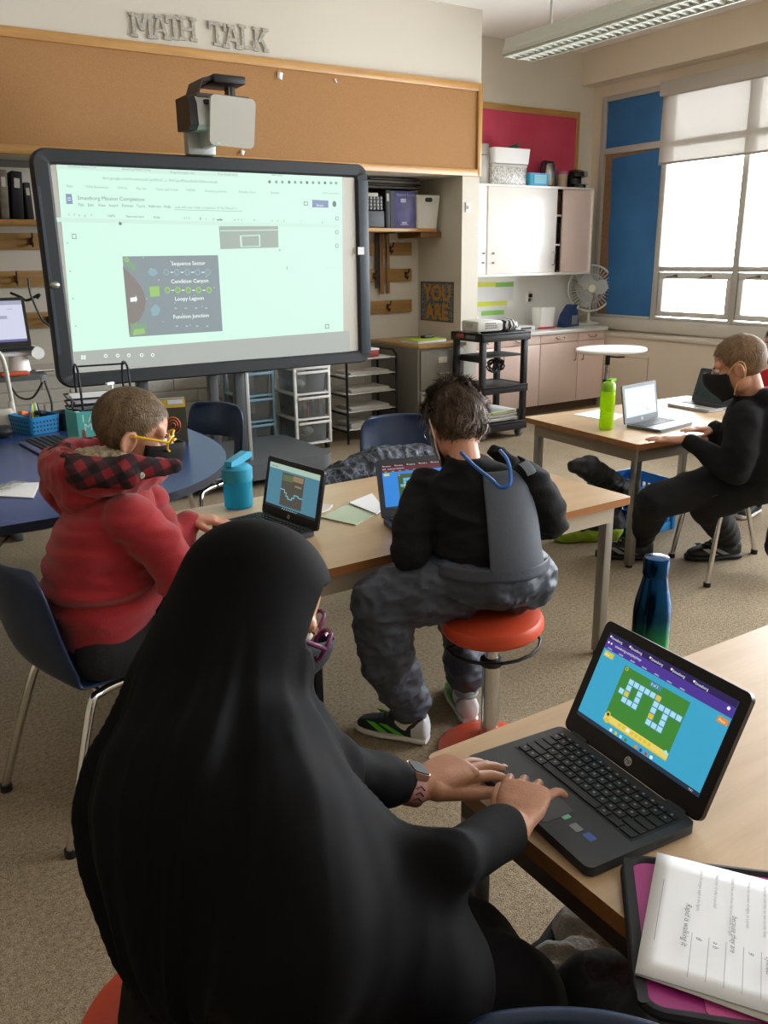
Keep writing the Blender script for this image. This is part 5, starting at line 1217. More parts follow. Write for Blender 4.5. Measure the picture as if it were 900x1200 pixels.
for k, (lb, off, ang) in enumerate((('blank white sheet lying under the handwritten worksheet', .004, -.06), ('worksheet with pencil handwriting lying sideways on the magenta folder', 0, 0))):
    d = (Q[0]-Q[1]).normalized(); n = V((d.y, -d.x, 0)); L = (Q[0]-Q[1]).length
    t = thing('worksheet', lb, 'worksheet', X=frame(Q[1]+V((0, 0, -.0015+.0025*k)), n, d) @ rotz(ang))
    W_ = L*1.32
    m = MB(); nx = 14
    for i in range(nx+1):
        for j in range(9):
            x, y = W_*i/nx, L*j/8; m.v.append(V((x, y, .0015*(noise.noise(V((x*9, y*9, k*5)))+.5)+.004*max(0, (x/W_-.6))*k)))
    for i in range(nx):
        for j in range(8): a = i*9+j; m.f.append((a, a+9, a+10, a+1)); m.m.append(0)
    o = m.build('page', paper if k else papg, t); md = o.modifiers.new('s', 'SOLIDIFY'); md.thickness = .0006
    if k:
        pr = MB(); hw = MB()
        Xr = lambda x, y: T(x, y, .0042) @ rotz(-pi/2)
        pr.text('Exit Sketch', Xr(W_*.73, L*.9), .012, 0, bold=.01)
        lines = ['What shape has four equal sides and four corners?', 'Draw two lines of symmetry on the shape below', 'How many vertices does a cube have?', 'Name the solid that has two circular faces', 'Write the number of edges on a prism', 'Explain how you know that your answer is right', 'Which pair of sides is parallel?', 'Circle the largest angle in the figure']
        for i, s in enumerate(lines):
            x = W_*(.66-.066*i); pr.text(s, Xr(x, L*.92), .0054, 0)
            pr.box((x-.002, L*.22, .0042), (.0006, L*.32, .0003))
        for i, s in enumerate(('Right', 'No', '8', 'cylinder', '9', 'because they are', 'a b', '8')):
            x = W_*(.66-.066*i); hw.text(s, Xr(x+.003, L*(.36 if i != 5 else .6)) @ Mx(((1, .3, 0, 0), (0, 1, 0, 0), (0, 0, 1, 0), (0, 0, 0, 1))), (.009), 0)
        hw.text('Rapid is walking it', Xr(W_*.155, L*.6) @ Mx(((1, .3, 0, 0), (0, 1, 0, 0), (0, 0, 1, 0), (0, 0, 0, 1))), .010, 0)
        pr.box((W_*.80, L*.5, .0042), (.0015, L*.86, .0003)).box((W_*.05, L*.5, .0042), (.0008, L*.5, .0003))
        pr.build('print', M('print_grey', '#8b8b8e', .8), t, flat=True); hw.build('handwriting', M('pencil', '#66666c', .8), t, flat=True)
# ------------------------------------------------------------------ things on the blue table
def tz(px, py, z=NZ): return at_z(px, py, z)
def basket_holes(t, w, d, h, mat, k=1.08):
    bin_(w, d, h, k, .004).build('basket', mat, t)
    m = MB()
    for s in (-1, 1):
        for i in range(8):
            for j in range(3):
                z = h*(.2+.25*j); f = 1+(k-1)*z/h
                m.box((-w*.4+w*.8*i/7, s*(d*f/2+.0003), z), (w*.05, .0012, h*.1)); m.box((s*(w*f/2+.0003), -d*.4+d*.8*i/7, z), (.0012, d*.05, h*.1))
    m.build('holes', M('hole_dark', '#0e2a44', .7), t)
p = tz(46, 508)
t = thing('basket', 'blue plastic basket of pens and orange tools on the blue table', 'basket', (p.x-.0, p.y+.08, NZ+.001), rz=.32)
basket_holes(t, .155, .20, .085, M('basket_blue', '#1d79b0', .45))
q = t.location
for k, (dx, dy, c, lb) in enumerate(((-.02, .02, '#e0742a', 'orange handled hole punch in the blue basket'), (.035, .0, '#1b1b1e', 'black stapler in the blue basket'))):
    tt = thing('hole_punch' if k == 0 else 'stapler', lb, 'stationery', (q.x+dx, q.y+dy, NZ+.055), rz=.5+.6*k)
    MB().box((0, 0, .03), (.12, .035, .02), bev=.006, X=Mx.Rotation(.25, 4, 'Y')).build('arm', M('st'+c[1:], c, .45), tt)
    MB().box((0, 0, .007), (.11, .03, .012), bev=.004).build('base', M('st_base', '#2a2a2c', .5), tt)
for k in range(5):
    c = ['#3b7fb0', '#e7c437', '#5aa04a', '#d8d8d6', '#20242c'][k]
    o = MB().tube([(0, 0, 0), (0, 0, .14)], .004, n=8).build('pen', M('pen'+c[1:], c, .4)); o.location = (q.x-.04+.02*k, q.y-.05+.006*k, NZ+.012); o.rotation_euler = (-.5, .3-.1*k, 0)
    tag(o, '%s pen leaning in the blue plastic basket' % ['sky blue', 'yellow', 'green', 'white', 'black'][k], 'pen', 'pens in the blue basket')
p = tz(74, 508)
t = thing('wire_basket', 'small black mesh basket beside the blue plastic basket', 'basket', (p.x+.06, p.y+.13, NZ+.001), rz=.3)
basket_holes(t, .11, .14, .085, M('mesh_black', '#17181c', .5), 1.02)
for k in range(4):
    o = MB().tube([(0, 0, 0), (0, 0, .13)], .004, n=8).build('pen', M('pen_g%d' % k, ['#23252b', '#7f868e', '#34445f', '#101114'][k], .4)); o.location = (p.x+.05+.012*k, p.y+.12+.01*k, NZ+.012); o.rotation_euler = (.15-.1*k, .35-.1*k, 0)
    tag(o, '%s pen standing in the small black mesh basket' % ['charcoal', 'grey', 'slate blue', 'black'][k], 'pen', 'pens in the black mesh basket')
# keyboard
a, b, c = tz(30, 519), tz(66, 538), tz(62, 502)
d = (b-a).normalized(); n = V((-d.y, d.x, 0)); Wk = .15
t = thing('keyboard', 'black computer keyboard on the blue table behind the red hooded boy', 'keyboard', X=frame(a+d*.0, d, n))
L = (b-a).length*1.05
MB().bx(0, .18, 0, L*1.02, .004, .018, bev=.004).build('body', blk, t) if False else MB().bx(0, L, 0, .16, .004, .017, bev=.004).build('body', blk, t)
m = MB()
for r in range(5):
    for k in range(15): m.box((.016+(L-.032)*k/14, .025+.027*r, .019), ((L-.03)/16, .021, .006), bev=.002, seg=1)
m.build('keys', M('key_dark', '#26282e', .5), t)
MB().bx(.01, L-.01, -.035, -.002, .003, .012, bev=.004).build('palm_strip', M('strip_violet', '#5a5f8c', .35), t)
# teal book standing
a, b = tz(94, 522), tz(121, 519)
t = thing('book', 'teal book standing open at an angle on the blue table', 'book', (a.x, a.y, NZ+.001))
hb_ = at_y(94, 483, a.y).z-NZ; wv_ = (b-a).length
for s, ang in ((0, math.atan2(b.y-a.y, b.x-a.x)), (1, 1.75)):
    X = rotz(ang); MB().box((wv_/2*1.2, 0, hb_/2), (wv_*1.2, .004, hb_), X=X).build('cover', M('teal_cover', '#58b5b0', .5), t)
    if s == 0:
        pm_ = MB().text('I Am', X @ frame((.02, -.0026, hb_*.68), (1, 0, 0), (0, 0, 1)), .05, 0).text('Mila', X @ frame((.025, -.0026, hb_*.42), (1, 0, 0), (0, 0, 1)), .05, 0); pm_.build('title', M('title_white', '#cfe9e6', .6), t)
        MB().prism([(0, 0), (.02, 0), (.016, .05), (.004, .05)], 0, .001, X=X @ frame((.012, -.0022, .02), (1, 0, 0), (0, 0, 1))).build('cover_art', M('art_brown', '#8a4b33', .6), t)
MB().box((.01, .03, hb_/2), (.02, .05, hb_*.94), X=rotz(math.atan2(b.y-a.y, b.x-a.x))).build('pages', paper, t)
# brown picture book
a = tz(187, 522); b = tz(219, 520); p = (a+b)/2; p.y = min(p.y, 3.75)
t = thing('book', 'dark picture book with orange swirl cover standing on the blue table edge', 'book', (p.x, p.y, NZ+.001), rz=-.25)
hb_ = at_y(205, 467, p.y).z-NZ; w_b = at_y(220, 500, p.y).x-at_y(186, 500, p.y).x
MB().box((0, .012, hb_/2), (w_b, .024, hb_), bev=.002).build('pages', papg, t)
MB().box((0, -.0015, hb_/2), (w_b*1.02, .003, hb_*1.01)).box((0, .0265, hb_/2), (w_b*1.02, .003, hb_*1.01)).build('cover', M('cover_brown', '#4a3a2c', .5, col2='#33402f', vs=20), t)
m = MB()
for k in range(3): m.tube([(w_b*.05+.011*(3-k)*cos(a_*.4), -.004, hb_*.42+.013*(3-k)*sin(a_*.4)) for a_ in range(16)], .004, n=6, closed=True, flat=.3)
m.build('cover_swirl', M('swirl_orange', '#b5532a', .5), t)
MB().box((0, -.0035, hb_*.9), (w_b, .002, hb_*.18)).build('cover_band', M('band_yellow', '#c9a63c', .5), t); MB().box((w_b*.18, -.005, hb_*.93), (w_b*.5, .002, hb_*.09)).build('cover_sticker', M('sticker_blue', '#c9d3e2', .5), t)
# wire letter tray
TY = 4.55
def ty(px, py): return at_y(px, py, TY)
a, b = ty(80, 455), ty(176, 470); z0 = NZ
w = (ty(170, 455).x-ty(80, 455).x)*.96; xc = (ty(170, 455).x+ty(80, 455).x)/2; zu = ty(125, 462).z
t = thing('letter_tray', 'black wire letter tray with arched handles on the blue table', 'letter tray', (xc, TY+.1, NZ+.001), rz=-.12)
dz = max(.06, (zu-NZ)*.5); D = .23
for k in range(2):
    m = MB(); z = .015+k*dz
    for yy in (-D/2, D/2): m.tube([(-w/2, yy, z), (w/2, yy, z)], .005).tube([(-w/2, yy, z+.035), (w/2, yy, z+.035)], .005)
    for xx in (-w/2, w/2): m.tube([(xx, -D/2, z), (xx, D/2, z)], .005).tube([(xx, -D/2, z+.035), (xx, D/2, z+.035)], .005)
    for i in range(9): xx = -w/2+w*i/8; m.tube([(xx, -D/2, z), (xx, D/2, z)], .003, n=5)
    m.build('tray', blk_m, t)
ha = ty(100, 432).z-NZ
for s in (-1, 1):
    MB().tube([(s*w*.33, -D/2, 0), (s*w*.33, -D/2, ha*.7), (s*w*.33, -D*.3, ha), (s*w*.33, D*.3, ha), (s*w*.33, D/2, ha*.7), (s*w*.33, D/2, 0)], .006, sub=4).build('arch_handle', blk_m, t)
MB().tube([(-w*.33, 0, ha), (w*.33, 0, ha)], .005).build('top_rail', blk_m, t)
for k, (z, n_, lb) in enumerate(((.022+dz, 9, 'thick ream of white sheets in the upper level of the letter tray'), (.022, 5, 'sheets in the lower level of the letter tray'))):
    m = MB()
    for i in range(n_): m.box((random.uniform(-.006, .006), random.uniform(-.006, .006), .002+.0035*i), (w*.88, .2, .003))
    o = m.build('paper_pile', paper); o.location = (xc, TY+.1, NZ+.001+z); o.rotation_euler.z = -.12; tag(o, lb, 'paper pile')
# hand pump bottle
p = at_y(133, 470, 4.25)
t = thing('pump_bottle', 'white pump bottle of hand gel on the blue table in front of the letter tray', 'pump bottle', (p.x, 4.25, NZ+.001), rz=.5)
zt_ = at_y(133, 447, 4.25).z-NZ
MB().lathe([(.03, 0), (.034, .008), (.034, zt_*.55), (.02, zt_*.7), (.014, zt_*.74)], 24).build('bottle_body', white_p, t)
MB().cyl((0, 0, zt_*.74), (0, 0, zt_*.82), .016).cyl((0, 0, zt_*.82), (0, 0, zt_*.94), .006).build('neck', white_p, t); MB().box((-.012, 0, zt_*.96), (.05, .018, .014), bev=.005).build('pump_head', white_p, t)
# paper and clear wrapper at the near edge
sheet('white paper at the left edge of the blue table', [(-30, 580), (18, 567), (47, 566), (39, 584)], NZ+.001, .003, paper, 'worksheet', 'worksheet')
p = tz(17, 575); m = MB()
for i in range(12):
    for j in range(8): m.v.append(V((.14*i/11, .07*j/7, .012+.012*noise.noise(V((i*.9, j*1.1, 3))))))
for i in range(11):
    for j in range(7): a = i*8+j; m.f.append((a, a+8, a+9, a+1)); m.m.append(0)
o = m.build('plastic_wrapper', glassy('wrapper_clear', '#e8e8e4', body=.25, bodycol='#e8e6da', gloss_r=.15)); o.location = (p.x-.07, p.y-.04, NZ+.006); o.rotation_euler.z = .5; tag(o, 'crumpled clear plastic wrapper on the white paper', 'wrapper')
p = tz(10, 512); m = MB().ell((0, 0, .028), (.06, .045, .03))
for i, v in enumerate(m.v): m.v[i] = v*(1+.15*noise.noise(v*40)); m.v[i].z = max(0, m.v[i].z)
o = m.build('pouch', M('pouch_black', '#16181c', .6)); o.location = (p.x-.03, p.y, NZ+.001); tag(o, 'small black pouch beside the blue plastic basket', 'pouch')
# document camera
CY = 4.55
p = at_y(8, 492, CY)
t = thing('document_camera', 'white document camera with bent arm on the blue table', 'document camera', (p.x, CY, NZ+.001))
g = lambda px, py: (lambda q: (q.x-p.x, q.y-CY, q.z-NZ-.001))(at_y(px, py, CY))
bz = g(8, 478)[2]
MB().rings([[V((x, y, z)) for x, y in rrect(.16*k, .14*k, .03, 4, -.02, 0)] for z, k in ((0, 1), (.03, .98), (bz*.8, .7), (max(bz, .05), .55))]).build('base', M('camera_white', '#b9b8ae', .4), t)
MB().tube([V(g(16, 480)), V(g(11, 455)), V(g(6, 430)), V(g(0, 415)), V(g(-14, 405))], .011, n=12, sub=5).build('arm', M('camera_white'), t)
MB().cyl(g(15, 490), g(13, 470), .022, .015).build('arm_boot', M('camera_white'), t)
# cart with laptop at the far left
LY = 4.98
a, b = at_y(-30, 442, LY), at_y(57, 440, LY); zt_ = at_y(20, 444, LY).z
t = thing('laptop_cart', 'grey laptop cart with a tray at the left behind the blue table', 'cart', ((a.x+b.x)/2, LY, 0))
MB().prism(rrect(b.x-a.x, .30, .05, 5, (a.x+b.x)/2, LY+.13), zt_-.012, zt_+.012).build('tray', M('tray_grey_dark', '#4c4f50', .5), t, world=True)
MB().cyl(((a.x+b.x)/2-.1, LY+.2, .05), ((a.x+b.x)/2-.1, LY+.2, zt_-.012), .025).build('post', stm, t, world=True)
MB().bx((a.x+b.x)/2-.3, (a.x+b.x)/2+.1, LY+.05, LY+.1, 0, .05, bev=.01).bx((a.x+b.x)/2-.125, (a.x+b.x)/2-.075, LY-.1, LY+.14, 0, .049, bev=.01).build('foot', stm, t, world=True)
cl = at_y(60, 425, LY+.1); MB().tube([(cl.x-.09, LY+.1, zt_+.022), (cl.x+.01, LY+.1, zt_+.022)], .008).build('clamp', chrome, t, world=True)
o_ = MB().box(((at_y(3, 441, LY-.0).x+at_y(36, 441, LY).x)/2, LY+.05, zt_+.0235), (at_y(36, 441, LY).x-at_y(3, 441, LY).x, .05, .022), bev=.006).build('pencil_case', M('case_orange', '#c2502c', .5)); tag(o_, 'flat orange pencil case on the laptop cart tray', 'pencil case')
# riser and laptop
zr = at_y(20, 411, LY+.1).z
t = thing('laptop_riser', 'white laptop riser with round end caps on the cart tray', 'riser', ((a.x+b.x)/2, LY+.12, zt_+.013))
xe = at_y(44, 411, LY+.1).x
MB().bx(xe-.5, xe-.02, LY+.08, LY+.2, zr-.03, zr, bev=.01).build('shelf', white_p, t, world=True)
MB().cyl((xe-.01, LY+.04, zr-.015), (xe-.01, LY+.22, zr-.015), .034, n=24).build('end_cap', white_p, t, world=True)
MB().cyl((xe-.1, LY+.14, zt_+.026), (xe-.1, LY+.14, zr-.03), .06, .05, n=24).cyl((xe-.1, LY+.14, zt_+.013), (xe-.1, LY+.14, zt_+.026), .05).build('pedestal', white_p, t, world=True)
MB().cyl((xe-.42, LY+.14, zt_+.013), (xe-.42, LY+.14, zr-.03), .05).build('pedestal', white_p, t, world=True)
def doc2(R, D_, Tx):
    ms = [glow('d2bg', '#d9dcf2', .9), glow('d2bar', '#b3b6cf', .8), glow('d2dk', '#6c70a8', .8)]
    R(0, 0, 1, 1, 0, 0); R(0, 0, 1, .06, 2, 1); R(0, .9, 1, 1, 1, 1); R(.3, .56, .7, .64, 1, 1); Tx(.72, .78, 'word', .04, 2); return ms
e0, e1 = at_y(-36, 405, LY+.12), at_y(38, 405, LY+.12)
laptop('open laptop showing a pale lilac page on the riser at the left edge', (e0.x, LY+.14), (e1.x, LY+.14), zr+.001, 10, doc2, blk, M('laptop_black_bezel'), D=.1, LH=(at_y(20, 351, LY+.14).z-zr)*1.0, logo=False, keys=False)
# cables there
CBL = M('cable_black', '#131416', .5)
for k, (P, lb) in enumerate((([(43, 350), (46, 345), (32, 352), (24, 348), (12, 343)], 'thin tangled cable on the coat rail behind the open laptop'),
                ([(33, 326), (36, 345), (48, 372), (58, 382)], 'black cable running from the rail to the whiteboard edge'),
                ([(10, 448), (22, 465), (38, 466), (50, 448)], 'black cable hanging in a loop under the laptop cart tray'),
                ([(52, 446), (60, 470), (61, 482)], 'black cable hanging down beside the whiteboard frame'))):
    Y = 6.4 if k == 0 else LY+.18 if k > 1 else 5.15
    o = MB().tube([at_y(x, y, Y) for x, y in P], .006 if k else .009, n=8, sub=6).build('cable', CBL); tag(o, lb, 'cable')
o = MB().tube([(-.25, 2.9, .006), (-.1, 2.86, .006), at_z(0, 640, .006), at_z(20, 630, .006), at_z(32, 612, .006)], .005, n=8, sub=6).build('cable', CBL); tag(o, 'thin black cable on the carpet under the blue table', 'cable')
# ------------------------------------------------------------------ soft things
def cloth_blob(parts, vox=.008, amp=.006, sc=(16, 16, 16), seed=0, it=4, zmin=None):
    m = MB()
    for q in parts:
        if len(q) == 4: m.caps(q[0], q[1], q[2], q[3])
        else: m.ell(q[0], q[1], X=T(*q[0]) @ q[2].to_4x4() @ T(*[-x for x in q[0]]) if len(q) > 2 else None)
    r = remesh(m, vox, it); wrinkle(r, amp, sc, seed)
    if zmin is not None:
        for v in r.v: v.z = max(v.z, zmin)
    return r
floral = speckle('coat_floral', [(.42, '#0e1017'), (.5, '#20232f'), (.56, '#5c6376'), (.62, '#12141c')], 34, .7, 5)
# coat heaped on the seat of the chair behind the long table
E3 = Mx.Rotation(0, 3, 'Z')
pa, pb_, pc2 = at_y(402, 548, 2.84), at_y(440, 538, 2.97), at_y(490, 545, 2.97)
t = thing('winter_coat', 'dark floral winter coat slumped on the chair behind the long table', 'coat', (2.0, 2.97, .45))
r = cloth_blob([(V((pa.x, 2.96, .60)), V((pb_.x, 2.98, .64)), .07, .085), (V((pb_.x, 2.98, .64)), V((pc2.x+.05, 2.98, .63)), .085, .075), (V((1.98, 3.0, .53)), V((2.25, 3.0, .53)), .085, .085), (V((pa.x, 2.96, .60)), V((pa.x-.03, 2.94, .55)), .06, .05)], amp=.012, sc=(14, 14, 14), seed=4)
r.build('coat_body', floral, t, world=True)
MB().tube([at_y(470, 548, 2.9), at_y(485, 540, 2.9), at_y(498, 530, 2.95)], .008, sub=4).build('strap', M('strap_dark', '#15171f', .6), t, world=True)
# black jacket on the blue crate and a lime bag
J = lambda px, py, Y: at_y(px, py, Y)
t = thing('jacket', 'black puffy jacket hanging over the blue milk crate under the window table', 'jacket', (3.5, 3.0, .2))
r = cloth_blob([(J(672, 546, 2.84), J(690, 548, 2.84), .03, .06), (J(690, 548, 2.84), J(722, 570, 2.84), .06, .055), (J(722, 570, 2.84), J(742, 580, 2.84), .055, .045), (J(742, 582, 2.84), J(752, 600, 2.84), .05, .06)], amp=.01, sc=(18, 18, 18), seed=2)
r.build('jacket_body', M('jacket_black', '#131417', .6, bump=.1, bs=60), t, world=True)
p = at_z(697, 636, 0)
t = thing('backpack', 'black backpack with lime green base lying under the window table', 'backpack', (p.x, p.y+.06, 0), rz=-.5)
r = cloth_blob([(V((-.13, 0, .10)), V((.13, .02, .10)), .075, .085), (V((-.1, .03, .14)), V((.12, .05, .16)), .07, .08)], amp=.008, seed=9, zmin=.03); r.build('bag_body', M('bag_black', '#17181c', .7), t)
r = cloth_blob([(V((-.14, -.01, .055)), V((.13, .0, .055)), .065, .068)], amp=.006, seed=12, zmin=.002)
for v in r.v: v.z = min(v.z, .085)
r.build('bag_base', M('bag_lime', '#8fa92c', .6), t)
# backpack with fleece by the girl's knees
pb_ = at_z(692, 1150, .30)
t = thing('backpack', 'dark camouflage backpack with grey fleece stuffed on top, under the front table', 'backpack', (pb_.x, pb_.y, 0))
camo = speckle('camo', [(.4, '#101215'), (.47, '#1d2126'), (.53, '#3a3f46'), (.58, '#17191d'), (.66, '#4d3a48')], 14, .75, 4)
r = cloth_blob([(pb_+V((-.03, -.02, -.20)), pb_+V((-.03, -.02, .02)), .11, .10), (pb_+V((.10, -.05, -.20)), pb_+V((.10, -.05, .03)), .11, .10)], amp=.006, seed=21, zmin=.005); r.build('bag_body', camo, t, world=True)
zp = MB().tube([pb_+V((-.14, -.09, -.06)), pb_+V((-.12, -.11, .06)), pb_+V((-.02, -.12, .10)), pb_+V((.16, -.15, .10))], .006, sub=5); zp.build('zip_piping', M('piping_grey', '#3f4145', .6), t, world=True)
pk = at_z(706, 1172, .44); m = MB().ell((0, 0, 0), (.085, .06, .075), X=T(pk) @ Mx.Rotation(-.5, 4, 'Z')); r = remesh(m, .006, 3); wrinkle(r, .004, (16, 16, 16), 8); r.build('front_pocket', camo, t, world=True)
MB().tube([at_z(664, 1185, .46), at_z(658, 1160, .48), at_z(668, 1142, .49), at_z(700, 1130, .50), at_z(738, 1122, .50)], .005, n=8, sub=6).build('pocket_piping', M('piping_grey'), t, world=True)
f0 = at_z(655, 1090, .36); f1 = at_z(700, 1115, .40); f2 = at_z(645, 1135, .40)
t = thing('fleece', 'light grey fleece with black trim stuffed into the camouflage backpack', 'fleece', (f1.x, f1.y, .4))
r = cloth_blob([(at_z(668, 1078, .36), at_z(690, 1100, .40), .022, .06), (at_z(690, 1100, .40), at_z(735, 1122, .42), .06, .05), (at_z(648, 1133, .42), at_z(690, 1130, .42), .035, .04), (at_z(640, 1128, .41), at_z(650, 1138, .43), .03, .025)], vox=.006, amp=.006, sc=(22, 22, 22), seed=31)
r.build('fleece_body', M('fleece_grey', '#a6a39d', .95, bump=.5, bs=160, col2='#bdb9b2', vs=40, sheen=.4), t, world=True)
MB().tube([at_z(664, 1070, .37), at_z(650, 1092, .39), at_z(640, 1110, .4), at_z(628, 1124, .4), at_z(632, 1150, .40)], [.012, .022], n=10, sub=5).build('trim', M('trim_black', '#0f1012', .8), t, world=True)
# floor scraps
p = at_z(704, 735, 0); o = MB().prism([(0, 0), (.05, -.01), (.04, .05), (.01, .06)], .001, .002).build('paper_scrap', M('scrap_teal', '#8fb8a8', .7)); o.location = (p.x, p.y, 0); tag(o, 'teal paper scrap on the carpet behind the metal bottle', 'paper')
p = at_y(903, 640, 2.2)
t = thing('lunch_bag', 'navy bag hanging at the right edge behind the chair of the boy in black', 'bag', (p.x+.08, 2.2, 0))
r = cloth_blob([(V((p.x+.07, 2.2, p.z+.07)), V((p.x+.07, 2.2, p.z-.02)), .06, .065)], amp=.003, seed=3); r.build('bag_body', M('bag_navy', '#1d2548', .6), t, world=True)
MB().tube([(p.x+.03, 2.2, p.z+.12), (p.x+.05, 2.2, p.z+.24), (p.x+.06, 2.2, .36)], .012, sub=4, flat=.4).build('strap', M('strap_grey', '#77777a', .7), t, world=True)
# ------------------------------------------------------------------ figures
R3 = V((RT_.x, RT_.y, 0)).normalized(); F3 = V((FW_.x, FW_.y, 0)).normalized(); UZ = V((0, 0, 1))
skin = M('skin', '#c08d74', .5, col2='#c9967e', vs=25, bump=.08, bs=220, spec=.35)
skin_h = M('skin_tan', '#a9785d', .45, col2='#b5846a', vs=30, bump=.1, bs=260, spec=.4)
J3 = at_d
def head_frame(c, fwd, up=UZ):
    y = V(fwd).normalized(); x = y.cross(V(up)).normalized(); z = x.cross(y)
    m = Mx((x, y, z)).transposed().to_4x4(); m.translation = V(c); return m
def add_head(mb, X, s=1.0, ears=True):
    S = X @ Mx.Scale(s, 4)
    mb.ell((0, -.012, .03), (.072, .090, .083), X=S, nu=28, nv=18)
    mb.ell((0, .032, -.028), (.058, .056, .072), X=S); mb.ell((0, .048, -.083), (.034, .032, .026), X=S)
    mb.ell((0, .01, -.055), (.060, .058, .045), X=S)
    P = lambda *a: S @ V(a)
    mb.caps(P(0, .084, .010), P(0, .104, -.028), .009*s, .013*s); mb.ell((.012, .088, -.032), (.01, .012, .008), X=S, nu=10, nv=8).ell((-.012, .088, -.032), (.01, .012, .008), X=S, nu=10, nv=8)
    mb.caps(P(-.045, .066, .026), P(.045, .066, .026), .012*s, .012*s)
    mb.caps(P(-.02, .078, -.058), P(.02, .078, -.058), .009*s, .009*s); mb.caps(P(-.018, .076, -.068), P(.018, .076, -.068), .009*s, .009*s)
    for k in (-1, 1): mb.ell((k*.040, .046, -.02), (.022, .03, .028), X=S, nu=12, nv=8)
    if ears:
        for k in (-1, 1):
            E = S @ T(k*.072, -.008, -.012) @ Mx.Rotation(k*.30, 4, 'Z') @ Mx.Rotation(-.15, 4, 'X') @ Mx.Scale(.86, 4)
            mb.ell((0, 0, .004), (.008, .018, .028), X=E, nu=14, nv=10); mb.ell((k*.003, -.006, .006), (.010, .013, .024), X=E, nu=14, nv=10); mb.ell((0, .004, -.024), (.008, .010, .012), X=E, nu=12, nv=8)
            mb.tube([E @ V((k*.006, .014, -.02)), E @ V((k*.010, .018, .01)), E @ V((k*.012, .006, .032)), E @ V((k*.014, -.014, .022)), E @ V((k*.012, -.016, -.006)), E @ V((k*.006, -.002, -.026))], .0052*s, n=8, sub=3)
def add_neck(mb, X, base, s=1.0, r=.044):
    mb.caps(X @ V((0, -.022*s, -.055*s)), base, r*s*.95, r*1.15*s)
def eyes(par, X, s=1.0, iris='#4a3626'):
    S = X @ Mx.Scale(s, 4)
    for k in (-1, 1):
        e = MB().ell((k*.031, .0715, .006), (.013, .012, .012), X=S, nu=14, nv=10).build('eye', M('eye_white', '#e6e1da', .2), par, world=True)
        MB().ell((k*.031, .0805, .005), (.0062, .0042, .0062), X=S, nu=12, nv=8).build('iris', M('iris', iris, .2), e, world=True)
        MB().tube([S @ V((k*.018, .077, .019)), S @ V((k*.031, .084, .021)), S @ V((k*.045, .077, .018))], .0022*s, n=6, sub=3).build('eyebrow', M('brow', '#5b4230', .9), par, world=True)
def finger(mb, p, d, n, lens, r, curl, side=None):
    """d pointing direction, n back-of-hand normal; curl = 3 bend angles"""
    ax = d.cross(n).normalized(); pts = [p.copy()]; dd = d.copy(); a = 0
    for L, c in zip(lens, curl):
        a += c; q = Mx.Rotation(-a, 3, ax); v = q @ d; pts.append(pts[-1]+v*L)
    for i in range(3): mb.caps(pts[i], pts[i+1], r*(1-.1*i), r*(1-.1*(i+1)), n=12)
    return pts
def add_hand(mb, w, f, n, sgn, s=1.0, curls=None, spread=.12, thumb=(.55, .75, -.25), tcurl=(.1, .3, .3), vox=None, wrist_r=.021):
    """w wrist, f finger direction, n back-of-hand normal, sgn +1: thumb on f x n side"""
    f = V(f).normalized(); n = V(n); n = (n-f*n.dot(f)).normalized(); t = f.cross(n)*sgn
    cur = curls or [(.25, .35, .25)]*4
    mb.loft([(w-f*.012*s, t, n, .020*s, .015*s), (w+f*.012*s, t, n, .024*s, .0155*s), (w+f*.035*s, t, n, .033*s, .0155*s), (w+f*.06*s, t, n, .0365*s, .0135*s), (w+f*.078*s, t, n, .034*s, .0115*s)], 20, p=2.5)
    tips = []
    offs = (.0265, .0095, -.0085, -.0255); base = (.073, .077, .074, .066); ln = ((.031, .019, .016), (.034, .022, .017), (.031, .02, .0165), (.025, .015, .014))
    for i in range(4):
        d = (f+t*spread*(1.5-i)/1.5*.9).normalized() if isinstance(spread, float) else (f+t*spread[i]).normalized()
        p = w+f*base[i]*s+t*offs[i]*s-n*.001*s
        mb.ell((0, 0, 0), (.0095*s, .0095*s, .0092*s), X=T(p+n*.002*s), nu=12, nv=8)
        tips.append(finger(mb, p-d*.012*s, d, n, [ln[i][0]*s+.012*s, ln[i][1]*s, ln[i][2]*s], (.0084 if i < 3 else .0074)*s, cur[i]))
    td = (f*thumb[0]+t*thumb[1]+n*thumb[2]).normalized(); p = w+f*.018*s+t*.018*s-n*.003*s
    ax = td.cross(n)
    pts = [p]; a = 0
    for L, c in zip((.036, .029, .023), tcurl):
        a += c; v = Mx.Rotation(a*sgn, 3, n) @ td if True else td; pts.append(pts[-1]+v*L*s)
    mb.caps(pts[0], pts[1], .0145*s, .0105*s).caps(pts[1], pts[2], .0105*s, .0092*s).caps(pts[2], pts[3], .0092*s, .0078*s)
    tips.append(pts); return tips
def nails(par, tips, n, s=1.0, col='#d9b3a4'):
    for q in tips:
        d = (q[-1]-q[-2]).normalized(); nn = (V(n)-d*V(n).dot(d)).normalized()
        X = frame(q[-1]+d*.0035*s+nn*.0062*s, d, nn.cross(d), nn)
        MB().ell((0, 0, 0), (.0056*s, .0048*s, .0014*s), X=X, nu=12, nv=6).build('fingernail', M('nail', col, .45), par, world=True)
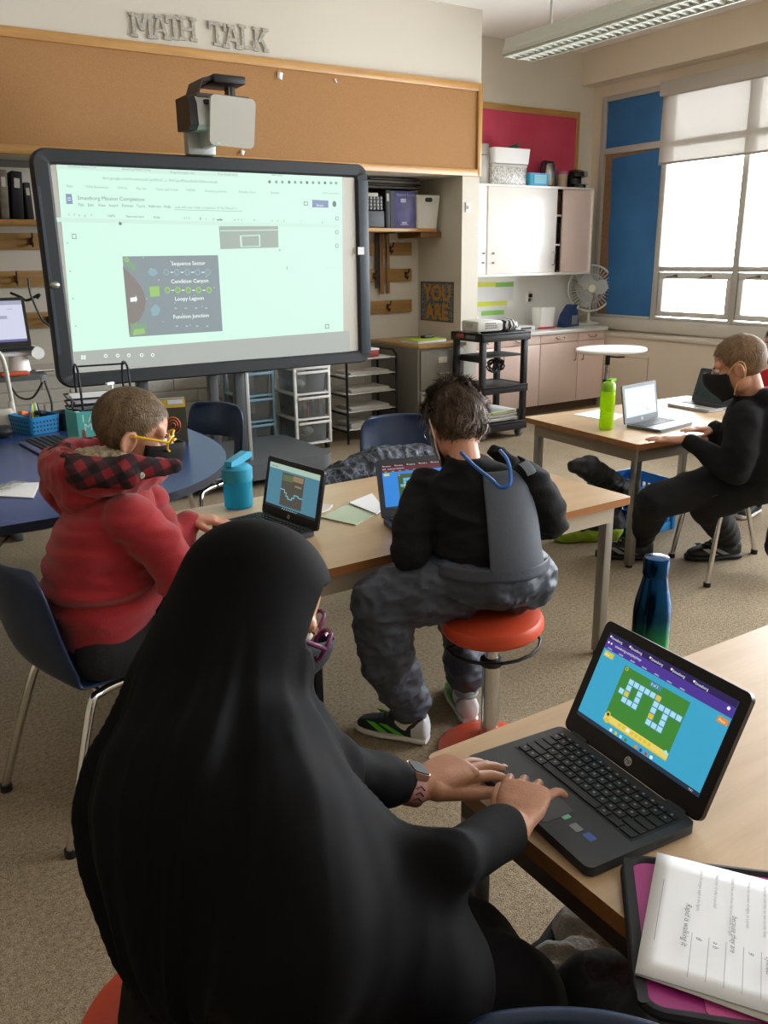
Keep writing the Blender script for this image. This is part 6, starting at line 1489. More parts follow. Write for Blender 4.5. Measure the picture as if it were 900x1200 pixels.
def hair(par, X, s, cols, L, n, region, lift=.35, thick=.0016, seed=1, comb=None, cap=.005, tuft=0.0, name='hair'):
    rnd = random.Random(seed); S = X @ Mx.Scale(s, 4); c0 = V((0, -.012, .03)); rx, ry, rz = .072+cap*.6, .090+cap*.6, .083+cap*.6
    mb = MB(); hm = M(name+cols[0][1:], cols[0], .55, col2=cols[1], vs=60, bump=.5, bs=260, stretch=(1, 1, .3))
    # under-layer that follows the skull
    nu, nv = 48, 30; vs = {}; 
    def pt(u, v, e=0): a = pi*v/nv; b = 2*pi*u/nu; return V(((rx+e)*sin(a)*cos(b), (ry+e)*sin(a)*sin(b), (rz+e)*cos(a)))+c0
    base = len(mb.v)
    for v in range(nv+1):
        for u in range(nu): p = pt(u, v); mb.v.append(S @ p)
    for v in range(nv):
        for u in range(nu):
            q = [(u, v), ((u+1) % nu, v), ((u+1) % nu, v+1), (u, v+1)]
            c = sum((pt(*k) for k in q), V())/4
            if region(c): mb.f.append(tuple(base+k[1]*nu+k[0] for k in q[::-1])); mb.m.append(0)
    mats = [hm, M(name+'b'+cols[1][1:], cols[1], .5), M(name+'c'+cols[2][1:], cols[2], .55)]
    k = 0; tries = 0
    while k < n and tries < n*8:
        tries += 1
        z = rnd.uniform(-1, 1); a = rnd.uniform(0, 2*pi); q = math.sqrt(1-z*z); nrm = V((q*cos(a), q*sin(a), z))
        p = V((rx*nrm.x, ry*nrm.y, rz*nrm.z))+c0
        if not region(p): continue
        k += 1
        nn = V((nrm.x/rx, nrm.y/ry, nrm.z/rz)).normalized()
        d = comb(p) if comb else V((0, .3, -1)); d = d+V((rnd.gauss(0, .22), rnd.gauss(0, .22), rnd.gauss(0, .15)))
        cl = noise.noise(p*45+V((seed, 0, 0)))
        d = d+V((noise.noise(p*32), noise.noise(p*32+V((9, 0, 0))), 0))*tuft*1.5
        d = (d-nn*d.dot(nn)); d = d.normalized() if d.length > 1e-4 else nn.orthogonal()
        l = L*(.6+.6*rnd.random())*(1+.5*cl); up = lift*(.6+.8*rnd.random())+tuft*max(0, cl)*1.2
        sd = d.cross(nn).normalized(); w = thick*(.7+.6*rnd.random()); R = []
        for i in range(4):
            f = i/3; o = p-nn*.001+d*l*f+nn*(up*l*f*(1-.55*f)); ww = w*(1-f*.8); R.append((S @ (o-sd*ww), S @ (o+sd*ww)))
        b = len(mb.v)
        for r_ in R: mb.v += list(r_)
        mi = 0 if rnd.random() < .55 else (1 if rnd.random() < .6 else 2)
        for i in range(3): mb.f.append((b+2*i, b+2*i+1, b+2*i+3, b+2*i+2)); mb.m.append(mi)
    return mb.build(name, mats, par, world=True)
def region_short(p):
    y, z, x = p.y, p.z, abs(p.x)
    if y < -.04: return z > -.062
    if y < .0: return z > -.062+(y+.04)*.9 if x < .05 else z > (-.03 if y < -.025 else .004)
    if y < .045: return z > .012+(.02 if y > .02 else 0)*0+max(0, y-.02)*1.2
    return z > .045+(y-.045)*1.0
def comb_fwd(p): return V((p.x*1.5, .55, -.5 if p.z < .06 else .0)) if p.y > -.05 else V((p.x*2, -.1, -1))
def limb(mb, pts, rad):
    for i in range(len(pts)-1): mb.caps(pts[i], pts[i+1], rad[i], rad[i+1], n=18)
def clampz(r, z, c, rad, sl=0):
    for i, v in enumerate(r.v):
        if hypot(v.x-c[0], v.y-c[1]) < rad and v.z > .37: v.z = max(v.z, z+sl*(v.x-c[0]))
def shoe(par, heel, fwd, up=UZ, s=1.0, upper='#1a1c20', sole='#e4e2dd', accent=None, heelc=None, name='shoe'):
    X = head_frame(heel, fwd, up) @ Mx.Scale(s, 4)
    L = .225
    def sec(y, w, h0, h1): return [X @ V((w*a, y, h0+(h1-h0)*b)) for a, b in ((-.8, 0), (.8, 0), (1, .25), (1, .6), (.72, .95), (.3, 1.0), (-.3, 1.0), (-.72, .95), (-1, .6), (-1, .25))]
    par_o = MB().rings([sec(y, w, .004, h) for y, w, h in ((-.012, .022, .024), (.0, .03, .027), (.06, .032, .026), (.13, .04, .024), (.18, .037, .024), (.21, .026, .027), (.222, .012, .03))]).build('sole', M('sole'+sole[1:], sole, .6), par, world=True, ang=50)
    MB().rings([sec(y, w, .02, h) for y, w, h in ((-.006, .02, .072), (.004, .028, .088), (.03, .031, .086), (.07, .031, .09), (.1, .033, .078), (.14, .037, .060), (.18, .034, .05), (.205, .024, .042), (.214, .012, .034))]).build(name+'_upper', M('upper'+upper[1:], upper, .6, bump=.15, bs=150), par, world=True, ang=60)
    MB().tube([X @ V((.031*cos(a), .035+.036*sin(a), .088)) for a in [2*pi*i/20 for i in range(20)]], .007*s, n=8, closed=True).build('collar', M('upper'+upper[1:]), par, world=True)
    for i in range(4):
        y = .085+.017*i; z = .0875-.0092*i+.002; MB().tube([X @ V((-.022, y, z-.008)), X @ V((-.01, y+.004, z)), X @ V((.012, y+.01, z-.001)), X @ V((.022, y+.012, z-.01))], .0028*s, n=6).build('lace', M('lace_dark', '#0c0d0f', .8), par, world=True)
    if accent:
        for k in (-1, 1):
            for a, b in ((.05, .11), (.10, .15)):
                P = [X @ V((k*(.0345 if y < .1 else .038), y, z)) for y, z in ((a, .03), (a+.03, .03), (b+.02, .058), (b-.005, .058))]
                Q = [p+(X.to_3x3() @ V((k*.0018, 0, 0))) for p in P]
                MB().rings([P, Q]).build('side_stripe', M('acc'+accent[1:], accent, .5), par, world=True)
    if heelc: MB().rings([sec(y, w, .022, h) for y, w, h in ((-.013, .021, .07), (-.004, .0305, .087), (.03, .0335, .07))]).build('heel_panel', M('heel'+heelc[1:], heelc, .5), par, world=True, ang=60)
def mask_piece(par, X, s, mat, strap, sides=(-1, 1), ear=True):
    S = X @ Mx.Scale(s*1.05, 4); mb = MB(); n, k = 16, 9; R = []
    for i in range(k):
        v = i/(k-1); z = -.008-.088*v; r = []
        for j in range(n+1):
            a = radians(-80+160*j/n); bulge = .020*sin(pi*min(1, v*1.05+.12))*cos(a)**1.5 if abs(a) < pi/2 else 0
            rx_ = .066-.012*v; ry_ = .071-.010*v*v; y0 = .020
            nose = .022*max(0, cos(a))**14*(1-v)**.7
            r.append(S @ V((rx_*sin(a), y0+ry_*cos(a)+bulge+nose, z+.016*(1-v)*max(0, cos(a))**3-.012*v*max(0, cos(a))**2)))
        R.append(r)
    b = 0
    for r in R: mb.v += r
    for i in range(k-1):
        for j in range(n): a = i*(n+1)+j; mb.f.append((a, a+n+1, a+n+2, a+1)); mb.m.append(0)
    o = mb.build('face_mask', mat, par, world=True); md = o.modifiers.new('s', 'SOLIDIFY'); md.thickness = .003; md.offset = 0
    if ear:
        for q in sides:
            MB().tube([S @ V((q*.066, .036, -.012)), S @ V((q*.072, .014, .010)), S @ V((q*.080, -.012, .022)), S @ V((q*.088, -.026, .006)), S @ V((q*.080, -.016, -.032)), S @ V((q*.068, .012, -.048)), S @ V((q*.054, .034, -.088))], .0024*s, n=8, sub=4).build('ear_loop', strap, o, world=True)
    return o
def person(label, base): return thing('person', label, 'person', base)
# ================================================================== boy in red hoodie
def boy_red():
    t = person('boy in red hooded sweatshirt with plaid hood lining, seated on navy chair', (.5, 2.2, 0))
    fw = (R3*.97+F3*.22-UZ*.30).normalized(); s = 1.06
    X = head_frame(J3(156, 508, 2.33), fw)
    pel, che = J3(132, 742, 2.42), J3(130, 610, 2.33); nb = J3(140, 560, 2.33)
    shR, shL = J3(150, 606, 2.22), J3(170, 592, 2.47)
    elR, elL = J3(212, 676, 2.22), J3(196, 640, 2.55); wrR, wrL = V((.87, 2.24, .70)), J3(222, 609, 2.60)
    side = F3
    kn = [V((.84, 2.10, .47)), V((.82, 2.33, .47))]; an = [V((.62, 2.08, .08)), V((.60, 2.32, .08))]
    hp = [pel-side*.07, pel+side*.07]
    body = MB(); add_head(body, X, s); add_neck(body, X, nb, s)
    body.loft([(pel, R3, side, .085, .11), ((pel+che)/2, R3, side, .08, .105), (che, R3, side, .08, .12), (nb-UZ*.03, R3, side, .05, .08)], 24)
    limb(body, [shR, elR, wrR], [.036, .03, .021]); limb(body, [shL, elL, wrL], [.036, .03, .021])
    for i in (0, 1): limb(body, [hp[i], kn[i], an[i]], [.06, .045, .03]); body.caps(an[i], an[i]+R3*.10-UZ*.045, .028, .018)
    tipsL = add_hand(body, wrL, R3*.9+F3*.15-UZ*.05, UZ, 1, 1.0, curls=[(.15, .2, .15)]*4, spread=.2)
    tipsR = add_hand(body, wrR, R3*.7+F3*.6-UZ*.1, UZ, -1, 1.0, curls=[(.2, .3, .2)]*4)
    b = remesh(body, .0042, 4); b.build('body', skin, t, world=True)
    eyes(t, X, s)
    # hoodie
    h = MB()
    red = M('red_fleece', '#8c131b', .92, col2='#991820', vs=9, bump=.35, bs=420, sheen=.25)
    h.loft([(pel+UZ*.0+R3*-.01, R3, side, .115, .135), (J3(124, 700, 2.40), R3, side, .150, .165), (J3(120, 655, 2.37), R3, side, .150, .168), (J3(124, 615, 2.34), R3, side, .130, .165), (J3(132, 580, 2.33), R3, side, .10, .13), (J3(138, 562, 2.33), R3, side, .07, .08)], 32)
    limb(h, [shR+UZ*-.005, J3(188, 640, 2.22), elR, wrR-(wrR-elR).normalized()*.015], [.070, .066, .058, .036]); limb(h, [shL, elL, wrL-(wrL-elL).normalized()*.012], [.07, .052, .038])
    h = remesh(h, .007, 6); wrinkle(h, .0075, (5, 5, 20), 3)
    zf = J3(120, 672, 2.4).z
    for i, v in enumerate(h.v):  # soft fold where the waistband rolls
        d = (v.z-zf-.03*(v-che).dot(R3)); h.v[i] = v+h.n[i]*(.012*math.exp(-(d/.014)**2)-.012*math.exp(-((d+.03)/.014)**2))
    h.build('hoodie', red, t, world=True)
    MB().tube([wrL-(wrL-elL).normalized()*.05, wrL-(wrL-elL).normalized()*.006], [.040, .036], n=18).build('cuff', M('red_rib', '#7d1119', .9, bump=.4, bs=300), t, world=True)
    # hood: a collapsed ring round the neck, plaid lining and fleece inside
    plaid_m = plaid('hood_plaid', '#7a161c', '#37131a', '#120b0d', 7.)
    rc = J3(134, 556, 2.33)
    def hp_(a, r1, r2, z): return rc+R3*(r1*cos(a))+F3*(r2*sin(a))+UZ*z
    m = MB(); R = []; n = 28
    for i in range(n):
        a = 2*pi*i/n; back = .5-.5*cos(a)  # 1 at the back
        c_ = hp_(a, .115 if cos(a) > 0 else .135, .118, .012+.018*back)
        rr = .030+.022*back; out = (R3*cos(a)+F3*sin(a))
        R.append([c_+out*(rr*cos(k))+UZ*(rr*1.15*sin(k)) for k in [2*pi*j/14 for j in range(14)]])
    m.rings(R, closed=True)
    m.caps(J3(72, 556, 2.3), J3(95, 580, 2.28), .045, .06).caps(J3(70, 572, 2.36), J3(92, 590, 2.4), .05, .06)
    r = remesh(m, .006, 4); wrinkle(r, .007, (18, 18, 14), 5)
    r.build('hood', M('red_fleece'), t, world=True)
    m = MB(); R = []
    for i in range(n+1):
        a = radians(62)+radians(262)*i/n; back = .5-.5*cos(a)
        c_ = hp_(a, .122 if cos(a) > 0 else .132, .126, .040+.010*back); out = (R3*cos(a)+F3*sin(a)); rr = .028+.012*back
        R.append([c_+out*(rr*.9*cos(k))+UZ*(rr*.95*sin(k)) for k in [2*pi*j/12 for j in range(12)]])
    m.rings(R); m.caps(J3(150, 548, 2.19), J3(205, 547, 2.21), .034, .020).caps(J3(95, 556, 2.2), J3(150, 556, 2.18), .038, .036)
    r = remesh(m, .005, 3); wrinkle(r, .004, (20, 20, 20), 8); r.build('hood_lining', plaid_m, t, world=True)
    fl = M('sherpa_fleece', '#9a8a6c', .98, col2='#b3a486', vs=70, bump=.9, bs=130, sheen=.4)
    m = MB().caps(J3(98, 541, 2.30), J3(140, 541, 2.27), .036, .03).caps(J3(100, 541, 2.36), J3(118, 539, 2.30), .036, .036)
    r = remesh(m, .005, 3); wrinkle(r, .006, (70, 70, 70), 2); r.build('hood_fleece', fl, t, world=True)
    m = MB().caps(J3(150, 560, 2.17), J3(166, 557, 2.17), .010, .009); r = remesh(m, .003, 2); r.build('hood_fleece', fl, t, world=True)
    # trousers
    p = MB(); p.ell((0, 0, 0), (.12, .13, .085), X=T(pel-UZ*.03))
    for i in (0, 1): limb(p, [hp[i]-UZ*.02, kn[i], an[i]+UZ*.02], [.088, .066, .052])
    r = remesh(p, .008, 5); wrinkle(r, .004, (9, 9, 9), 1); clampz(r, .462, (.475, 2.275), .30); r.build('trousers', M('trousers_black', '#141518', .85, bump=.2, bs=200), t, world=True)
    for i in (0, 1): shoe(t, V((an[i].x, an[i].y, 0))-R3*.04, R3, upper='#23262c', sole='#cfcfcf')
    hair(t, X, s, ('#5d4a35', '#7a6449', '#433423'), .015, 5200, region_short, lift=.22, thick=.0013, seed=3, comb=comb_fwd, cap=.004)
    bm_ = M('mask_black', '#101114', .85)
    mask_piece(t, X, s, bm_, bm_, ear=False)
    S = X @ Mx.Scale(s, 4); yl = M('yellow_frame', '#d9b31f', .35)
    g = MB()
    for k in (-1, 1):
        g.tube([S @ V((k*.034+.026*cos(a), .096-.010*abs(cos(a))*(1 if k*cos(a) > 0 else .2), .004+.020*sin(a))) for a in [2*pi*i/20 for i in range(20)]], .0030, n=8, closed=True)
        g.tube([S @ V((k*.060, .088, .010)), S @ V((k*.073, .05, .010)), S @ V((k*.080, .0, .008)), S @ V((k*.078, -.02, -.006))], .0034, n=8, sub=4)
    g.tube([S @ V((-.009, .099, .007)), S @ V((0, .104, .010)), S @ V((.009, .099, .007))], .003, n=8)
    g.build('spectacles', yl, t, world=True)
boy_red()
# ================================================================== boy in grey overalls
def boy_grey():
    t = person('boy in black top and grey padded overalls seated on orange stool, back turned', (1.55, 1.83, 0))
    fw = (F3*.90-R3*.36-UZ*.55).normalized(); s = 1.02
    X = head_frame(J3(534, 497, 2.50), fw)
    pel = V((ST_X-.01, ST_Y+.0, ST_Z+.11)); nb = J3(545, 540, 2.44); che = J3(562, 595, 2.44)
    shL, shR = J3(503, 572, 2.50), J3(618, 565, 2.46)
    elL, elR = J3(481, 648, 2.42), J3(645, 614, 2.50); wrL, wrR = V((1.49, 2.05, TZ+.055)), V((1.68, 2.03, TZ+.055))
    hpL, hpR = pel-R3*.085, pel+R3*.085
    knL, knR = J3(446, 705, 2.47), V((1.64, 2.12, .43))
    anL, anR = V((*at_z(480, 866, 0).xy, .085)), V((*at_z(545, 838, 0).xy, .10))
    body = MB(); add_head(body, X, s); add_neck(body, X, nb-UZ*.01, s, .042)
    body.loft([(pel, R3, F3, .12, .08), ((pel+che)/2, R3, F3, .11, .075), (che, R3, F3, .125, .08), (nb-UZ*.04, R3, F3, .08, .05)], 24)
    for a, e, w, sg in ((shL, elL, wrL, 1), (shR, elR, wrR, -1)):
        limb(body, [a, e, w], [.036, .03, .021]); add_hand(body, w, V((.1*sg, 1, -.12)), UZ, 1 if sg > 0 else -1, 1.0)
    limb(body, [hpL, knL, anL], [.06, .045, .028]); limb(body, [hpR, knR, anR], [.06, .045, .028])
    fL, fR = (-R3*.92+F3*.38).normalized(), (F3*.95-R3*.15).normalized()
    body.caps(anL, anL+fL*.10-UZ*.05, .026, .016).caps(anR, anR+fR*.10-UZ*.065, .026, .016)
    remesh(body, .0045, 4).build('body', skin, t, world=True); eyes(t, X, s)
    top = MB(); bl = M('black_knit', '#060709', .95, bump=.25, bs=260, sheen=.0)
    top.loft([(J3(572, 668, 2.46), R3, F3, .150, .11), (J3(570, 630, 2.44), R3, F3, .150, .105), (J3(566, 595, 2.44), R3, F3, .158, .105), (J3(561, 568, 2.45), R3, F3, .150, .09), (J3(554, 548, 2.45), R3, F3, .10, .065), (J3(547, 536, 2.44), R3, F3, .058, .055)], 32)
    limb(top, [shL, J3(486, 612, 2.44), elL, wrL-(wrL-elL).normalized()*.02], [.066, .062, .056, .036]); limb(top, [shR, J3(637, 590, 2.46), elR, wrR-(wrR-elR).normalized()*.02], [.062, .056, .052, .036])
    top.caps(J3(598, 543, 2.55), J3(578, 528, 2.55), .03, .02)
    r = remesh(top, .007, 6); wrinkle(r, .009, (8, 8, 20), 4); r.build('black_top', bl, t, world=True)
    gr = M('overall_grey', '#343a46', .55, col2='#3f4653', vs=8, bump=.12, bs=60)
    p = MB()
    p.loft([(pel-UZ*.055, R3, F3, .15, .11), (pel-UZ*.01, R3, F3, .178, .135), (J3(571, 690, 2.50), R3, F3, .175, .135), (J3(572, 662, 2.46), R3, F3, .162, .122), (J3(572, 650, 2.45), R3, F3, .160, .118)], 32)
    limb(p, [hpL, (hpL+knL)/2+UZ*.0, knL], [.112, .105, .088]); limb(p, [knL, J3(454, 775, 2.58), V((anL.x, anL.y, .135))], [.088, .080, .066])
    limb(p, [hpR, knR, V((anR.x, anR.y, .16))], [.105, .085, .062])
    r = remesh(p, .007, 6); wrinkle(r, .012, (9, 9, 17), 7); wrinkle(r, .005, (22, 22, 34), 2); clampz(r, ST_Z+.003, (ST_X, ST_Y), .165, .07); r.build('overall_trousers', gr, t, world=True)
    for a, rad in ((V((anL.x, anL.y, .118)), .056), (V((anR.x, anR.y, .135)), .05)):
        m = MB().tube([a+UZ*.026, a+UZ*.012, a], [rad+.004, rad+.006, rad-.006], n=24); q = remesh(m, .005, 2); wrinkle(q, .005, (60, 60, 6), 4); q.build('elastic_cuff', M('cuff_grey', '#343943', .7), t, world=True)
    # bib panel and waistband wrapped over the back
    def wrapback(pts, u0, u1, th, nm, mat, off=.006):
        R = []
        for (c, a, b) in pts:
            row = []
            for k in range(11):
                an = u0(len(R)/(len(pts)-1))+(u1(len(R)/(len(pts)-1))-u0(len(R)/(len(pts)-1)))*k/10
                row.append(c+R3*((a+off)*sin(an))-F3*((b+off)*cos(an)))
            R.append(row)
        m = MB()
        for r_ in R: m.v += r_
        for i in range(len(R)-1):
            for k in range(10): q = i*11+k; m.f.append((q, q+1, q+12, q+11)); m.m.append(0)
        o = m.build(nm, mat, t, world=True); md = o.modifiers.new('s', 'SOLIDIFY'); md.thickness = th; md.offset = 1; md2 = o.modifiers.new('b', 'SUBSURF'); md2.levels = 1; md2.render_levels = 2
        return o
    torso = [(J3(572, 660, 2.46), .162, .122), (J3(571, 640, 2.44), .152, .112), (J3(568, 610, 2.44), .158, .112), (J3(565, 580, 2.445), .156, .104), (J3(562, 562, 2.45), .146, .096), (J3(561, 552, 2.45), .130, .088), (J3(560, 545, 2.455), .112, .080)]
    wrapback(torso, lambda f: radians(-4+5*f), lambda f: radians(66-18*f), .006, 'overall_bib', M('bib_grey', '#434954', .6, bump=.06, bs=90), .010)
    wrapback([(J3(572, 664, 2.46), .166, .126), (J3(572, 656, 2.46), .166, .126), (J3(572, 649, 2.455), .164, .124)], lambda f: radians(-88), lambda f: radians(88), .007, 'waistband', M('overall_grey'), .008)
    for pts in ([J3(612, 551, 2.33), J3(622, 546, 2.40), J3(612, 540, 2.50)],):
        MB().tube(pts, .022, n=10, sub=4, flat=.25).build('shoulder_strap', M('strap_black', '#0e0f12', .9), t, world=True)
    bl_ = M('lanyard_blue', '#1f5fae', .5)
    MB().tube([J3(540, 530, 2.36), J3(556, 546, 2.33), J3(576, 562, 2.31), J3(586, 571, 2.30), J3(597, 568, 2.30), J3(598, 552, 2.32), J3(594, 538, 2.36), J3(586, 528, 2.42)], .0052, n=8, sub=6, flat=1).build('lanyard', bl_, t, world=True)
    # hair, mask, glasses
    def region_back(p):
        return region_short(p) or (p.y < -.03 and p.z > -.075 and abs(p.x) < .066)
    hair(t, X, s*1.03, ('#43342a', '#6b5646', '#2a2019'), .034, 8000, region_back, lift=.6, thick=.0014, seed=9, comb=lambda p: V((p.x*3, -.55 if p.z > .03 else -.15, -.75 if p.z < .09 else -.2)), cap=.008, tuft=.8)
    S = X @ Mx.Scale(s, 4)
    mask_piece(t, X, s, M('mask_grey', '#6c6d70', .8), white_p)
    g = MB()
    for k in (-1, 1):
        g.tube([S @ V((k*.034+.027*cos(a), .098, .004+.019*sin(a))) for a in [2*pi*i/18 for i in range(18)]], .0022, n=6, closed=True); g.tube([S @ V((k*.062, .092, .008)), S @ V((k*.078, .01, .010)), S @ V((k*.079, -.018, .0))], .0022, n=6)
    g.build('spectacles', M('frame_dark', '#26262a', .3), t, world=True)
    # socks and trainers
    sock = M('sock_white', '#d8d6d2', .95, bump=.4, bs=200)
    for a, f in ((anL, fL), (anR, fR)):
        MB().tube([V((a.x, a.y, .15)), V((a.x, a.y, .10))+f*.0, V((a.x, a.y, .06))+f*.02], [.039, .039, .040], n=20, sub=3).build('sock', sock, t, world=True)
    shoe(t, V((anL.x, anL.y, 0))-fL*.05, fL, s=1.08, upper='#1b1e24', sole='#d6d3cf', accent='#5cc037', heelc='#b9bcbf')
    shoe(t, V((anR.x, anR.y, 0))-fR*.05, fR, s=1.08, upper='#7d8186', sole='#cfc9c8', accent='#5cc037', heelc='#b9bcbf')
boy_grey()
# ================================================================== boy in black by the window
def boy_black():
    t = person('boy in black sweatshirt and black face mask seated by the window table', (3.5, 2.3, 0))
    fw = (-R3*.88+F3*.42-UZ*.34).normalized(); s = 1.2
    X = head_frame(J3(866, 429, 4.08), fw)
    pel = J3(884, 556, 4.22); che = J3(888, 490, 4.15); nb = J3(880, 462, 4.12)
    cd_ = -F3   # towards the camera
    shN, shF = J3(872, 492, 4.02), J3(872, 486, 4.30)
    elN, elF = J3(862, 552, 4.02), J3(850, 540, 4.35); wrN, wrF = at_z(803, 515, .69), at_z(838, 503, .69)
    kn = [J3(768, 588, 4.08), J3(828, 592, 4.2)]; an = [V((*at_z(748, 655, 0).xy, .09)), V((*at_z(850, 654, 0).xy, .11))]
    hp = [pel+F3*.06, pel-F3*.06]
    body = MB(); add_head(body, X, s); add_neck(body, X, nb, s)
    body.loft([(pel, R3, F3, .10, .13), ((pel+che)/2, R3, F3, .095, .125), (che, R3, F3, .095, .14), (nb-UZ*.03, R3, F3, .06, .09)], 24)
    limb(body, [shN, elN, wrN], [.042, .036, .025]); limb(body, [shF, elF, wrF], [.042, .036, .025])
    hN = add_hand(body, wrN, -R3*.95+F3*.2, UZ, 1, 1.15, curls=[(.0, .12, .12)]*4); add_hand(body, wrF, -R3+F3*.1, UZ, -1, 1.1, curls=[(.0, .12, .12)]*4)
    for i in (0, 1): limb(body, [hp[i], kn[i], an[i]], [.07, .052, .034]); body.caps(an[i], an[i]-R3*.12-UZ*.06, .028, .016)
    remesh(body, .006, 4).build('body', skin, t, world=True); eyes(t, X, s)
    bl = M('black_sweatshirt', '#07080c', .95, bump=.2, bs=200)
    h = MB(); h.loft([(pel-UZ*.03, R3, F3, .135, .15), (J3(888, 540, 4.18), R3, F3, .15, .165), (J3(890, 505, 4.15), R3, F3, .145, .17), (J3(890, 480, 4.13), R3, F3, .12, .15), (J3(884, 462, 4.12), R3, F3, .075, .09)], 32)
    limb(h, [shN, J3(868, 525, 4.0), elN, wrN+(elN-wrN).normalized()*.03], [.085, .078, .066, .04]); limb(h, [shF, elF, wrF], [.085, .062, .04])
    h.caps(J3(898, 468, 4.05), J3(898, 466, 4.2), .05, .05)
    r = remesh(h, .009, 6); wrinkle(r, .007, (6, 6, 12), 2); r.build('sweatshirt', bl, t, world=True)
    p = MB(); p.ell((0, 0, 0), (.15, .15, .10), X=T(pel-UZ*.04))
    for i in (0, 1): limb(p, [hp[i]-UZ*.01, kn[i]], [.10, .085]); limb(p, [kn[i], V((an[i].x, an[i].y, .12))], [.085, .066])
    r = remesh(p, .009, 6); wrinkle(r, .006, (8, 8, 10), 6); clampz(r, .458, (3.52, 2.36), .24); r.build('trousers', M('trousers_jet', '#0b0c0f', .9), t, world=True)
    for i, f in ((0, -R3*.97+F3*.2), (1, (-R3*.95-F3*.1))):
        MB().tube([V((an[i].x, an[i].y, .16)), V((an[i].x, an[i].y, .06))], .052, n=18).build('sock', M('sock_charcoal', '#33373c', .95), t, world=True)
        shoe(t, V((an[i].x, an[i].y, 0))-f.normalized()*.06, f, s=1.25, upper='#131418', sole='#18191c', accent='#8b8e94')
    hair(t, X, s, ('#6b5138', '#8a6c4c', '#4a3724'), .016, 4200, region_short, lift=.25, thick=.0014, seed=14, comb=comb_fwd, cap=.005)
    mask_piece(t, X, s, M('mask_black'), M('loop_yellow', '#c9a86a', .7))
boy_black()
# ================================================================== child at the right edge
def child_edge():
    D9 = V((.985, .17, 0)); E9 = V((-.17, .985, 0))*-1
    t = person('child in red top with black hair seated beyond the window table, at the right edge', (4.75, 3.0, 0))
    s = 1.05; c = J3(916, 402, 5.65); X = head_frame(c, (-F3*.3-R3*.9-UZ*.2).normalized())
    nb = c-UZ*.15; che = nb-UZ*.17; pel = che-UZ*.25
    body = MB(); add_head(body, X, s); add_neck(body, X, nb, s); body.loft([(pel, E9, D9, .12, .09), (che, E9, D9, .13, .09), (nb-UZ*.03, E9, D9, .07, .05)], 20)
    sl, sr = che+E9*.16+UZ*.1, che-E9*.16+UZ*.1; el, er = sl-UZ*.2+E9*.03, sr-UZ*.2-E9*.0; wl, wr = el-D9*.2+UZ*.03, er-D9*.16+UZ*.06
    limb(body, [sl, el, wl], [.036, .03, .022]); limb(body, [sr, er, wr], [.036, .03, .022])
    add_hand(body, wl, -D9, UZ, 1); add_hand(body, wr, -D9, UZ, -1)
    k = [pel+E9*q-D9*.33 for q in (.09, -.09)]; a = [V((q.x, q.y, .08)) for q in k]
    for i in (0, 1): limb(body, [pel+E9*(.08-.16*i), k[i], a[i]], [.06, .046, .03])
    remesh(body, .007, 3).build('body', skin, t, world=True); eyes(t, X, s)
    h = MB(); h.loft([(pel-UZ*.03, E9, D9, .14, .11), (che, E9, D9, .15, .11), (nb-UZ*.04, E9, D9, .12, .08), (nb-UZ*.0, E9, D9, .06, .055)], 24); limb(h, [sl, el, wl], [.06, .05, .035]); limb(h, [sr, er, wr], [.06, .05, .035])
    r = remesh(h, .009, 4); wrinkle(r, .005, (8, 8, 12), 1); r.build('red_top', M('red_cotton', '#b01f2c', .9), t, world=True)
    p = MB(); p.ell((0, 0, 0), (.14, .12, .09), X=T(pel-UZ*.03)); 
    for i in (0, 1): limb(p, [pel+E9*(.08-.16*i), k[i], a[i]], [.085, .065, .05])
    remesh(p, .01, 4).build('trousers', M('trousers_jet'), t, world=True)
    for i in (0, 1): shoe(t, V((a[i].x, a[i].y, 0))+D9*.05, -D9, upper='#22252b')
    hair(t, X, s, ('#0c0b0c', '#18161a', '#070607'), .03, 2500, region_short, lift=.3, thick=.0018, seed=5, comb=comb_fwd, cap=.01)
    mask_piece(t, X, s, M('mask_black'), M('mask_black'))
    ch = school_chair('navy chair under the child in the red top', (pel.x, pel.y, 0), math.atan2((-D9).y, (-D9).x)-pi/2, hole=False)
    return pel
pe = child_edge()
